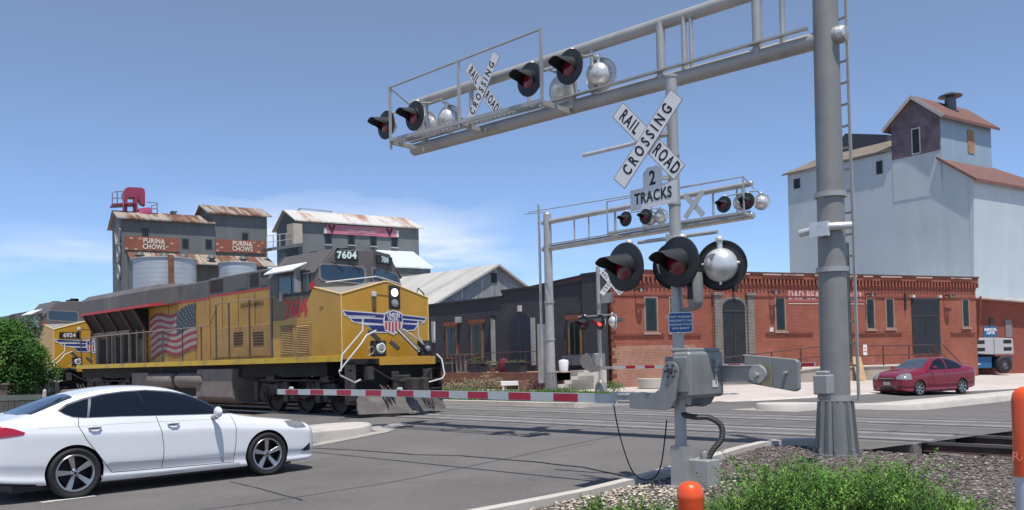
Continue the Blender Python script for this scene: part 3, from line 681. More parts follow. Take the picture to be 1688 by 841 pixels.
# far cantilever
Xf,Yf,Zf=28.3,25.95,.42
t=cantilever('far cantilever signal across the tracks, its arm reaching right over the road','' or (Xf,Yf,Zf),16.0,6.6,7.75,-1,(15.9,22.0,27.55,6.75,8.0),
  [[(1031,361,27.9,FN,0),(1064,357,27.9,FN,0),(1072,360,28.5,BN,0),(1090,357,28.5,BN,0)],[(1193,337,27.9,FN,0),(1231,332,27.9,FN,0),(1222,334,28.5,BN,0),(1256,333,28.5,BN,0)]],0,r=.2,mirror=True,
  bracelist=[(16.6,.035),(17.6,.04),(19.2,.035),(20.4,.035),(22.2,.05),(23.6,.035),(24.4,.035)],lean=0)
crossbuck(t,onX(1144,338,28.0)-Vector((Xf,Yf,Zf)),FN,size=1.2,wd=.22,tilt=47,back=True)
mb=MB();lx,ly=-.1,.45
mb.bar((lx,ly-.0,1.2),(lx,ly,8.2),.05,.03);mb.bar((lx+.3,ly+.2,1.2),(lx+.3,ly+.2,8.2),.05,.03)
for k in range(23): z=1.4+.3*k;mb.bar((lx,ly,z),(lx+.3,ly+.2,z),.025,.025)
mb.box(lx,lx+.3,ly,ly+.22,.3,2.9);mb.build('ladder',galv,t)
mb=MB();mb.tube([(0,0,8.2-Zf),(0,2-.6,8.3-Zf)],.02,6);mb.tube([(-.75,-9.9,7.58),(-.75,.4,7.75)],.02,6);mb.build('handrail',galv,t)
# ---------------- far gate signal
PXf,PYf,PZf=26.8,21.95,.4
s2g=thing('crossing_signal','far crossing signal across the tracks with one red light glowing and its gate lowered','crossing signal',(PXf,PYf,PZf))
def LF(p): return Vector(p)-Vector((PXf,PYf,PZf))
mb=MB();mb.tube([(0,0,0),(0,0,4.95)],.075,12);mb.build('pole',galv,s2g,smooth=40);mb=MB();mb.lathe([(.26,0),(.2,.35),(.1,.5)],n=10);mb.build('pole_base',greybox,s2g,smooth=40)
crossbuck(s2g,LF(onX(999,466,26.7))+Vector((0,-.25,0)),FN+R(35),size=1.2,tilt=50)
mb=MB();q=LF(onX(1002,491,26.9));mb.box(q.x-.01,q.x+.01,q.y-.25,q.y+.35,q.z-.2,q.z+.2);mb.build('sign_back',galv,s2g)
lamp(s2g,LF(onX(962,533,26.6)),FN);lamp(s2g,LF(onX(989,531,26.6)),FN-R(12),True);lamp(s2g,LF(onX(1013,530,26.8)),FN+R(150),plain=True);
mb=MB();z=3.42-PZf;mb.tube([(-.08,1.0,z),(-.08,-.9,z)],.025,8);mb.build('crossarm',galv,s2g,smooth=40)
mb=MB();mb.box(-.3,.3,-.05,.55,.95,1.55);o=mb.build('mechanism_case',greybox,s2g,bevel=.06);mb=MB();mb.prism([(-.36,.6,1.5),(-.36,.75,1.3),(-.36,.6,1.0),(-.36,.2,.8),(-.36,-.3,.85),(-.36,-.3,1.05),(-.36,.1,1.1),(-.36,.2,1.5)],(.03,0,0));mb.build('gate_arm_bracket',greybox,o)
mb=MB();mb.bar((-.3,-.2,.98),(-.3,-.9,.98),.1,.1);mb.build('arm_adapter',galv,s2g)
mb=MB();mb.bar((-.3,-.9,.98),(-.3,-9.0,1.0),.03,.115);ar=mb.build('gate_arm',whsheet,s2g)
y=-1.5;
while y>-9: mb=MB();mb.bar((-.318,y,.99),(-.318,max(y-.44,-9.),.99),.004,.1);mb.build('red_stripe',redsheet,ar);y-=.88
# ================================================================ cars
glassd=mat('tinted_glass',(.006,.009,.016),.05,0,.1,2,spec=.5)
chrome=mat('chrome_trim',(.6,.6,.6),.18,.9,.05,5)
seam=mat('panel_gap',(.03,.03,.032),.7)
lampred=mat('tail_lamp_red',(.35,.004,.02),.15,0,.1,10,coat=1)
lampclr=mat('headlamp_clear',(.32,.33,.32),.12,.4,.3,14,coat=1)
darkpl=mat('dark_plastic',(.02,.02,.022),.5,0,.1,8)
rimm=mat('alloy_rim',(.45,.45,.46),.28,.85,.06,6)
rimd=mat('rim_dark',(.018,.018,.02),.7,0,.1,6)
def loft_car(st,L,nm,paint,parent,arches,ra,sub=2):
    mb=MB();rows=[]
    for (s,w,zb,zs,zt,wt) in st:
        q=(zs-zb)/.8
        h=[(0,zb),(.86*w,zb),(.975*w,zb+.02*q),(.98*w,zb+.09*q),(.962*w,zb+.13*q),(.985*w,zb+.245*q),(w,zb+.275*q),(.998*w,zb+.5*q),(1.0*w,zs-.125*q),(.985*w,zs-.1*q),(.955*w,zs-.01),(.955*w+(wt-.955*w)*.3,zs+(zt-zs)*.42),(.955*w+(wt-.955*w)*.72,zs+(zt-zs)*.82),(wt*.86,zs+(zt-zs)*.965),(wt*.5,zt-.006*(1 if zt-zs>.2 else 1)),(0,zt)]
        full=[(-y,z) for y,z in h[::-1][:-1]]+h
        full=[(y,z) for y,z in full]
        rows.append([(L/2-s,y,z) for y,z in full])
    n=len(rows[0])
    # close the loop: last (0,zb) of + side and first of - side coincide
    vs=[];fs=[]
    loop=[]
    for r in rows: 
        vs+=r
    for i in range(len(rows)-1):
        for j in range(n):
            a=i*n+j;b=i*n+(j+1)%n
            fs.append((a,b,b+n,a+n))
    fs.append(tuple(range(n)));fs.append(tuple((len(rows)-1)*n+j for j in range(n-1,-1,-1)))
    mb.add(vs,fs);o=mb.build(nm,paint,parent)
    m_=o.modifiers.new('s','SUBSURF');m_.levels=sub;m_.render_levels=sub
    bpy.context.view_layer.update();me=bpy.data.meshes.new_from_object(o.evaluated_get(bpy.context.evaluated_depsgraph_get()));o.modifiers.clear();o.data=me
    b=bmesh.new();b.from_mesh(me);bmesh.ops.triangulate(b,faces=[f for f in b.faces if len(f.verts)>4]);bmesh.ops.recalc_face_normals(b,faces=b.faces);b.to_mesh(me);b.free()
    return o
def inflated(o,d):
    me=o.data.copy();me.calc_loop_triangles()
    nv=[v.normal.copy() for v in me.vertices]
    for v,n in zip(me.vertices,nv): v.co+=n*d
    c=bpy.data.objects.new('tmp',me);COL.objects.link(c);return c
def decal(body,poly,vec,name,mt,parent,d=.003,smooth=30):
    """part of the body's own surface inside the prism, lifted by d"""
    b=inflated(body,d);mb=MB();mb.prism(poly,vec);k=mb.build('cut',mt)
    boolean(b,k,'INTERSECT');bpy.data.objects.remove(k)
    me=b.data;me.materials.clear();me.materials.append(mt);me.polygons.foreach_set('material_index',[0]*len(me.polygons))
    me.polygons.foreach_set('use_smooth',[True]*len(me.polygons));me.set_sharp_from_angle(angle=R(smooth))
    b.name=name;me.name=name;b.parent=parent;return b
def wheel(parent,x,y,r,w,side,spokes=5,style=0,seed=0):
    """side -1: outer face towards -Y"""
    root=bpy.data.objects.new('wheel',None)
    mb=MB();o=side
    mb.lathe([(r*.70,-.42*w),(r*.9,-.5*w),(r*.975,-.42*w),(r,-.3*w),(r,.3*w),(r*.975,.42*w),(r*.9,.5*w),(r*.70,.42*w)],(0,0,0),(0,o,0),40)
    t=mb.build('wheel',rubber,parent,smooth=35);t.location=(x,y,r)
    m2=MB();m2.lathe([(r*.70,.40*w),(r*.735,.44*w),(r*.72,.46*w),(r*.67,.43*w),(r*.66,.3*w)],(0,0,0),(0,o,0),40);m2.cm=1;m2.lathe([(r*.66,.3*w),(r*.66,-.3*w),(.02,-.3*w)],(0,0,0),(0,o,0),40);q=m2.build('rim',[rimm,rimd],t,smooth=35)
    m3=MB();m3.lathe([(r*.5,-.2*w),(r*.5,-.16*w),(.0,-.16*w)],(0,0,0),(0,o,0),24);m3.build('brake_disc',rimd,t,smooth=35)
    m4=MB();a0=R(20+seed)
    for k in range(spokes):
        a=a0+2*math.pi*k/spokes;da=.17 if style==0 else .12
        def pt(rr,aa,yy): return (rr*math.cos(aa),o*yy*w,rr*math.sin(aa))
        for sgn in (0,):
            c=a+sgn*.10
            wd0,wd1=(.2,.17) if style==0 else (.2,.1)
            vs=[]
            for rr,yy,wd in ((r*.12,.34,wd0*2.4),(r*.4,.36,wd0*1.15),(r*.69,.42,wd1)):
                cc=a+sgn*(.17 if rr>r*.5 else .05 if rr>r*.2 else 0)
                vs+=[pt(rr,cc-wd,yy),pt(rr,cc+wd,yy),pt(rr,cc+wd*1.0,yy-.16),pt(rr,cc-wd*1.0,yy-.16)]
            fs=[]
            for s_ in (0,4):
                for e in range(4): fs.append((s_+e,s_+(e+1)%4,s_+4+(e+1)%4,s_+4+e))
            m4.add(vs,fs)
    m4.lathe([(r*.17,.2*w),(r*.17,.36*w),(r*.12,.4*w),(0,.4*w)],(0,0,0),(0,o,0),20)
    m4.build('spokes',rimm,t,smooth=40,bevel=.004)
    m5=MB()
    for k in range(5): a=a0+R(36)+2*math.pi*k/5;m5.lathe([(r*.035,.36*w),(r*.035,.41*w),(0,.41*w)],(r*.115*math.cos(a)*1.15,0,r*.115*math.sin(a)*1.15),(0,o,0),8)
    m5.lathe([(r*.06,.38*w),(r*.06,.41*w),(0,.41*w)],(0,0,0),(0,o,0),12);m5.build('lug_nuts',black,t)
    return t
def cut_arches(body,xs,ra,zc,yw,mt):
    for x in xs:
        for s in (-1,1):
            mb=MB();mb.prism([(x+ra*math.cos(2*math.pi*i/40),s*yw-.3,zc+ra*math.sin(2*math.pi*i/40)) for i in range(40)],(0,.6,0));k=mb.build('cut',mt,body.parent);boolean(body,k,'DIFFERENCE');bpy.data.objects.remove(k)
# ---- white saloon
Lw=4.87
WX,WY=8.02-Lw/2,13.44
car=thing('white_car','white four-door sedan with dark tinted windows stopped in the near lane','car',(WX,WY,0),0)
wp=mat('white_car_paint',(.74,.75,.77),.22,0,.015,2,coat=.6)
st=[(0.0,.64,.26,.60,.645,.44),(.03,.74,.2,.665,.705,.54),(.14,.85,.17,.73,.785,.62),(.25,.875,.165,.755,.81,.64),(.5,.9,.16,.795,.86,.68),(.97,.92,.16,.835,.915,.70),(1.3,.925,.16,.875,.965,.70),(1.5,.925,.16,.895,1.02,.68),(1.75,.925,.16,.915,1.17,.64),(2.1,.925,.16,.93,1.36,.60),(2.45,.925,.16,.94,1.465,.585),(2.9,.925,.16,.95,1.49,.585),(3.3,.925,.16,.965,1.465,.575),(3.7,.92,.165,.985,1.38,.555),(4.05,.91,.18,1.0,1.25,.555),(4.35,.89,.2,1.02,1.125,.6),(4.6,.865,.23,1.03,1.085,.62),(4.78,.82,.27,1.0,1.045,.6),(4.87,.68,.35,.88,.93,.5)]
body=loft_car(st,Lw,'body',wp,car,None,None)
WB=[8.02-.97-WX,8.02-.97-2.85-WX]
cut_arches(body,WB,.372,.345,.95,darkpl)
def cw(px,py,y=12.66): q=onY(px,py,y);return (q.x-WX,q.z)
def cpoly(pts,y=12.66,s=-1): return [(a,-1.2 if s<0 else 1.2,b) for a,b in (cw(x,yy,y) for x,yy in pts)]
def z1(p): return (p[0]/2.3288,p[1]/2.3288+480)     # measured in an enlarged view of the photo
win=[z1(p) for p in ((221,459),(262,434),(330,411),(400,395),(480,384),(570,378),(660,383),(740,397),(820,424),(905,468),(800,472),(620,477),(450,481),(310,487),(270,485),(240,474))]
BIG=(0,.75,0)
g0=decal(body,cpoly(win,12.72),(0,.95,0),'side_window_trim',mat('window_trim',(.28,.29,.3),.25,.7),car,.002)
def shrink(poly,k): 
    c=(sum(p[0] for p in poly)/len(poly),sum(p[1] for p in poly)/len(poly));return [(c[0]+(p[0]-c[0])*k,c[1]+(p[1]-c[1])*(k-.03)) for p in poly]
w1=[z1(p) for p in ((228,460),(265,438),(332,416),(345,413),(322,484),(312,483),(272,481),(245,472))]
w2=[z1(p) for p in ((357,410),(400,399),(480,388),(533,385),(558,476),(450,478),(330,483))]
w3=[z1(p) for p in ((556,383),(570,382),(660,388),(735,401),(815,428),(892,466),(800,469),(620,474),(584,475))]
sb=decal(body,cpoly([z1(p) for p in ((428,655),(520,652),(700,643),(893,634),(896,650),(760,664),(620,675),(520,684),(430,691),(412,668))],12.52),(0,.5,0),'lower_door_shade',mat('lower_door_shade_grey',(.5,.505,.53),.3,0,.02,3,coat=.3),car,.0012)  # grey patch below the door crease: shade painted into the colour
for w in (w1,w2,w3): decal(body,cpoly(w,12.72),(0,.95,0),'side_window',glassd,car,.005)
decal(body,[(a,-1.2,b) for a,b in (cw(*z1(p),12.72) for p in ((534,384),(556,383),(584,475),(558,476)))],(0,.95,0),'door_pillar',glassd,car,.004)
def topdecal(b_,pts,name,mt,parent,d=.004,z0=.9): return decal(b_,[(x,y,z0) for x,y in pts],(0,0,1.2),name,mt,parent,d)
ws=[(Lw/2-1.52,.62),(Lw/2-1.46,.3),(Lw/2-1.45,-.3),(Lw/2-1.52,-.62),(Lw/2-2.26,-.50),(Lw/2-2.33,0),(Lw/2-2.26,.50)]
topdecal(body,ws,'windscreen',glassd,car)
rw=[(Lw/2-3.72,.50),(Lw/2-3.66,0),(Lw/2-3.72,-.50),(Lw/2-4.28,-.62),(Lw/2-4.36,-.3),(Lw/2-4.36,.3),(Lw/2-4.28,.62)]
topdecal(body,rw,'rear_window',glassd,car)
def lineside(pts,name,w=.009,mt=seam,y=12.55,d=.0015):
    P=[Vector((a,0,b)) for a,b in (cw(*z1(p),y) for p in pts)];A=[];B=[]
    for i,p in enumerate(P):
        t=(P[min(i+1,len(P)-1)]-P[max(i-1,0)]).normalized();n=Vector((-t.z,0,t.x))*w/2;A.append(p+n);B.append(p-n)
    poly=[(q.x,-1.2,q.z) for q in A+B[::-1]];return decal(body,poly,(0,.6,0),name,mt,car,d)
lineside([(604,482),(618,540),(626,600),(624,640),(620,678)],'door_gap')
lineside([(308,488),(303,520),(330,570),(370,620),(428,695)],'door_gap')
lineside([(893,472),(903,520),(902,580),(895,640),(897,652)],'door_gap')
lineside([(428,695),(520,688),(620,679),(760,668),(897,655)],'door_gap')
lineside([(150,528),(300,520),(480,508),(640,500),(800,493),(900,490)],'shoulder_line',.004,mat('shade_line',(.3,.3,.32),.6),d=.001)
decal(body,cpoly([z1(p) for p in ((-60,512),(0,519),(60,530),(98,543),(92,553),(40,562),(0,568),(-60,575))],12.55),(0,.6,0),'tail_lamp',lampred,car,.006)
decal(body,cpoly([z1(p) for p in ((1080,497),(1152,495),(1160,520),(1118,523),(1090,515))],12.7),(0,.75,0),'headlight',lampclr,car,.006)
decal(body,cpoly([z1(p) for p in ((1133,608),(1168,578),(1170,606),(1150,611))],12.75),(0,.8,0),'fog_lamp_recess',darkpl,car,.005)
decal(body,[(Lw/2+.1,-.5,.42),(Lw/2+.1,.5,.42),(Lw/2+.1,.42,.6),(Lw/2+.1,-.42,.6)],(-.6,0,0),'grille',darkpl,car,.004)
decal(body,cpoly([z1(p) for p in ((400,708),(640,690),(920,655),(925,664),(640,700),(380,722))],12.52),(0,.5,0),'sill_trim',mat('sill_grey',(.42,.43,.45),.4),car,.003)
decal(body,cpoly([z1(p) for p in ((-60,742),(145,744),(150,752),(-60,756))],12.52),(0,.5,0),'rear_bumper_lip',darkpl,car,.003)
for hx in (365,667):
    a,b=cw(*z1((hx,523 if hx<500 else 508)),12.52)
    mb=MB();mb.sph((a,-.903,b),.09,18,8,(1,.06,.26));mb.build('handle_recess',mat('handle_shadow',(.16,.17,.18),.5),car,smooth=50)
    mb=MB();mb.tube([(a-.085,-.915,b+.004),(a-.04,-.94,b+.008),(a+.04,-.94,b+.008),(a+.085,-.915,b+.004)],.014,8);mb.build('door_handle',wp,car,smooth=50)
a,b=cw(*z1((842,462)),12.4)
mb=MB();mb.sph((a-.02,-1.04,b-.01),.1,16,10,(.55,1.0,.85));mb.build('mirror',wp,car,smooth=60)
mb=MB();mb.tube([(a-.02,-.8,b-.09),(a-.02,-1.0,b-.085)],.03,8);mb.build('mirror_arm',mat('mirror_grey',(.3,.3,.3),.4),car,smooth=60)
mb=MB();mb.sph((a-.02,1.04,b-.01),.1,16,10,(.62,1.15,.82));mb.tube([(a-.02,.8,b-.07),(a-.02,.95,b-.05)],.035,8);mb.build('mirror',wp,car,smooth=60)
for i,x in enumerate(WB):
    for s in (-1,1): wheel(car,x,s*.815,.338,.225,s,5,0,seed=(12 if i else 0))
mb=MB();mb.box(-2.1,2.0,-.7,.7,.13,.3);mb.build('underbody',darkpl,car)
mb=MB();mb.prism([(Lw/2-3.72,-.03,1.42),(Lw/2-3.86,-.03,1.42),(Lw/2-3.84,-.03,1.475),(Lw/2-3.79,-.03,1.47)],(0,.06,0));mb.build('antenna_fin',darkpl,car)
# ---- red saloon on the far road
Lr=4.31;rp=mat('crimson_car_paint',(.2,.004,.024),.2,0,.03,2,coat=.8)
ah=R(162)       # it drives back along the far road
fc=onG(1515,653)
hd=Vector((math.cos(ah),math.sin(ah),0));rt=Vector((hd.y,-hd.x,0))
cen=fc-hd*(Lr/2-.83)+rt*(.855-.08)
rc=thing('red_car','crimson four-door sedan driving past behind the raised median kerb','car',(cen.x,cen.y,gz(fc.x,fc.y)),ah)
st=[(0.0,.58,.30,.60,.68,.38),(.05,.74,.22,.70,.77,.5),(.2,.80,.17,.78,.86,.58),(.5,.84,.16,.86,.95,.62),(.83,.85,.16,.91,1.0,.64),(1.1,.855,.16,.94,1.045,.63),(1.3,.855,.16,.955,1.13,.6),(1.6,.855,.16,.965,1.32,.56),(1.9,.855,.16,.97,1.45,.54),(2.3,.855,.16,.975,1.505,.54),(2.7,.855,.16,.985,1.495,.535),(3.05,.855,.165,.995,1.43,.52),(3.4,.85,.18,1.01,1.29,.52),(3.7,.84,.2,1.03,1.15,.56),(4.0,.82,.24,1.06,1.12,.58),(4.2,.78,.28,1.04,1.08,.56),(4.31,.64,.36,.9,.95,.45)]
rb=loft_car(st,Lr,'body',rp,rc,None,None)
RBx=[Lr/2-.83,Lr/2-.83-2.48]
cut_arches(rb,RBx,.325,.31,.88,darkpl)
def sd(pts,name,mt,s,d=.004): return decal(rb,[(Lr/2-a,s*1.2,b) for a,b in pts],(0,-s*.95,0),name,mt,rc,d)
for s in (1,-1):
    sd([(1.42,1.0),(1.62,1.15),(1.92,1.34),(2.15,1.41),(2.38,1.43),(2.42,1.0)],'side_window',glassd,s)
    sd([(2.5,1.0),(2.47,1.43),(2.75,1.41),(3.05,1.34),(3.3,1.22),(3.38,1.07),(3.2,1.02)],'side_window',glassd,s)
    sd([(1.33,.3),(1.345,.3),(1.36,.98),(1.345,.98)],'door_gap',seam,s,.002);sd([(2.43,.25),(2.445,.25),(2.465,.99),(2.45,.99)],'door_gap',seam,s,.002)
    sd([(3.0,.62),(3.1,.7),(3.25,.86),(3.3,1.0),(3.285,1.0),(3.235,.865),(3.09,.71),(2.99,.63)],'door_gap',seam,s,.002)
    decal(rb,[(Lr/2-.02,s*.42,.9),(Lr/2-.2,s*.5,.9),(Lr/2-.42,s*.72,.9),(Lr/2-.4,s*.9,.9),(Lr/2-.1,s*.9,.9),(Lr/2-0,s*.7,.9)],(0,0,-.25),'headlight',lampclr,rc,.006)
    decal(rb,[(Lr/2-.05,s*.5,.32),(Lr/2-.05,s*.62,.32),(Lr/2-.05,s*.62,.4),(Lr/2-.05,s*.5,.4)],(.4,0,0),'fog_lamp_recess',darkpl,rc,.004)
    sd([(4.12,.74),(4.05,.98),(4.31,.98),(4.31,.74)],'tail_lamp',lampred,s)
    mb=MB();mb.sph((Lr/2-1.52,s*.96,1.07),.095,14,8,(.6,1.05,.75));mb.build('mirror',rp,rc,smooth=60)
    for x in RBx: wheel(rc,x,s*.75,.3,.19,s,7,1)
    mb=MB();mb.tube([(Lr/2-2.2,s*.86,.86),(Lr/2-2.3,s*.88,.86)],.014,6);mb.build('door_handle',rp,rc)
topdecal(rb,[(Lr/2-1.22,.62),(Lr/2-1.14,.3),(Lr/2-1.14,-.3),(Lr/2-1.22,-.62),(Lr/2-1.82,-.50),(Lr/2-1.88,0),(Lr/2-1.82,.50)],'windscreen',mat('pale_reflecting_glass',(.05,.06,.07),.08,0,.3,3,spec=1,coat=1),rc)
topdecal(rb,[(Lr/2-3.12,.48),(Lr/2-3.66,.56),(Lr/2-3.66,-.56),(Lr/2-3.12,-.48)],'rear_window',glassd,rc)
decal(rb,[(Lr/2-.3,-.33,.62),(Lr/2-.3,.33,.62),(Lr/2-.3,.36,.74),(Lr/2-.3,-.36,.74)],(.6,0,0),'grille',darkpl,rc,.004)
mb=MB();mb.bar((Lr/2+.0,-.34,.69),(Lr/2+.0,.34,.69),.012,.025);mb.prism([(Lr/2+.005,-.07,.68),(Lr/2+.005,.03,.68),(Lr/2+.005,.03,.665),(Lr/2+.005,.07,.705),(Lr/2+.005,-.03,.705),(Lr/2+.005,-.03,.72)],(.01,0,0));mb.build('grille_bar',chrome,rc)
mb=MB();mb.box(Lr/2-.01,Lr/2+.015,-.15,.15,.44,.56);mb.build('number_plate',mat('plate_grey',(.4,.42,.42),.5),rc)
decal(rb,[(Lr/2-.3,-.35,.24),(Lr/2-.3,.35,.24),(Lr/2-.3,.3,.38),(Lr/2-.3,-.3,.38)],(.6,0,0),'lower_intake',darkpl,rc,.003)
mb=MB();mb.box(-1.8,1.7,-.62,.62,.13,.3);mb.build('underbody',darkpl,rc)
# ---- blue towable lift parked in the lot
bl=mat('lift_blue',(.015,.12,.26),.4,0,.12,2)
lg=mat('lift_grey',(.42,.41,.42),.5,0,.06,2)
p=onZ(1628,616,.3);lift=thing('boom_lift','blue boom lift base with grey engine covers and blue sign parked by the brick building','lift',(p.x,p.y,.3),math.atan2(-s2,s2)+R(4))
# local: x = right in the picture, y = away
def sc(px_): return px_*(p.x+p.y)*s2/FPX
k=sc(1)
def pxl(x,y): return ((x-1628)*k,(616-y)*k)
def lb(x0,x1,yt,yb,y0,y1,name,mt,bev=.04):
    a,b=pxl(x0,yb);c,d=pxl(x1,yt);mb=MB();mb.box(a,c,y0,y1,b,d);return mb.build(name,mt,lift,bevel=bev)
lb(1599,1640,588,607,.2,2.2,'chassis',bl);lb(1655,1675,588,607,.2,2.2,'chassis_end',bl)
mb=MB();pts=[pxl(1604,557),pxl(1641,557),pxl(1641,585),pxl(1606,583)];mb.prism([(a,.0,b) for a,b in pts],(0,2,0));mb.build('engine_cover',lg,lift,bevel=.05)
mb=MB();pts=[pxl(1641.5,557),pxl(1674,559),pxl(1675,585),pxl(1641.5,585)];mb.prism([(a,.0,b) for a,b in pts],(0,2,0));mb.build('engine_cover',lg,lift,bevel=.05)
for x0,x1,yt,yb in ((1609,1625,561,567),(1609,1625,573,579),(1657,1671,561,567),(1657,1671,573,579)): lb(x0,x1,yt,yb,-.01,.05,'vent_slot',black,.01)
lb(1629,1652,538,556,.3,.36,'sign_panel',bl,.01)
for i,(w_,yy) in enumerate((('GENIE',543.5),('LIFT',549))):
    a,b=pxl(1641,yy);text('lettering','RENTAL' if i==0 else 'LIFTS',.22,white,lift,(a,.29,b),(1,0,0),(0,0,1),.002,bold=.012)
a,b=pxl(1612,600);text('lettering','TOWABLE',.12,white,lift,(a,.19,b),(1,0,0),(0,0,1),.002,bold=.008)
for (x,yy) in ((1657,.1),(1620,.8),(1657,1.9)):
    a,b=pxl(x,616);r_=sc(14 if x>1640 else 9)
    mb=MB();mb.lathe([(r_*.5,-.2),(r_*.85,-.2),(r_,-.12),(r_,.12),(r_*.85,.2),(r_*.5,.2)],(a,yy,r_),(0,-1,0),24);t_=mb.build('tyre',rubber,lift,smooth=35)
    mb=MB();mb.lathe([(r_*.5,.18),(r_*.48,.1),(r_*.3,.08),(.1,.16),(0,.16)],(a,yy,r_),(0,-1,0),20);mb.build('hub',mat('hub_grey',(.16,.16,.17),.5,.4),t_,smooth=35)
# ================================================================ locomotives
grime=(.16,.085,.04)
yel=mat('armour_yellow',(.5,.255,.016),.42,0,.08,1.2,dirt=[((.33,.16,.03),.9,.5,.85,(1,.7,.35)),((.14,.075,.03),2.6,.68,.95,(1.5,1.5,.5))],coat=.15)
yel2=mat('armour_yellow_side',(.5,.27,.03),.5,0,.1,1.2,dirt=[((.27,.15,.06),.6,.42,.8,(1,.7,.35)),((.1,.06,.035),3.2,.55,.85,(1.6,1.6,.3)),((.16,.09,.05),9,.66,.78,None)])
yedge=mat('sill_yellow',(.62,.4,.02),.5,0,.08,2,dirt=[((.3,.19,.1),1.3,.5,.7,None)])
lgrey=mat('harbour_mist_grey',(.11,.097,.092),.55,0,.1,1.2,dirt=[((.19,.175,.16),1.,.55,.8,(1,1,.4)),((.05,.045,.045),3,.64,.9,(1,1,.4))])
lgrey2=mat('anti_glare_grey',(.26,.25,.23),.6,0,.1,3)
lred=mat('stripe_red',(.5,.025,.02),.5,0,.15,2,dirt=[((.2,.05,.04),2,.55,.8,None)])
under=mat('underframe_black',(.012,.011,.011),.8,0,.3,3,dirt=[((.05,.04,.033),2,.5,.8,None)])
truckm=mat('truck_grey',(.055,.045,.042),.8,0,.25,3,dirt=[((.12,.1,.085),3,.55,.85,None),((.02,.018,.018),2,.5,.7,None)])
tankm=mat('tank_grey',(.2,.165,.15),.7,0,.12,2,dirt=[((.1,.08,.07),2.4,.5,.8,None)])
cabglass=mat('cab_glass',(.01,.028,.05),.06,0,.15,1.5,spec=.8)
railw=mat('handrail_white',(.62,.6,.57),.5,0,.06,5)
raild=mat('handrail_dark',(.07,.06,.055),.6,0,.2,5)
rdark=mat('radiator_dark',(.008,.007,.008),.8,0,.3,2)
rtan=mat('dirty_tan',(.17,.125,.085),.75,0,.2,1.5,dirt=[((.07,.05,.04),2,.5,.8,(1,1,.4))])
blue=mat('emblem_blue',(.018,.028,.16),.4,0,.1,4)
wht=mat('decal_white',(.6,.57,.55),.5,0,.08,5,dirt=[((.38,.33,.3),5,.55,.8,None)])
rdd=mat('decal_red',(.45,.03,.045),.5,0,.15,5)
LO=Vector((14.95,19.9,.3))
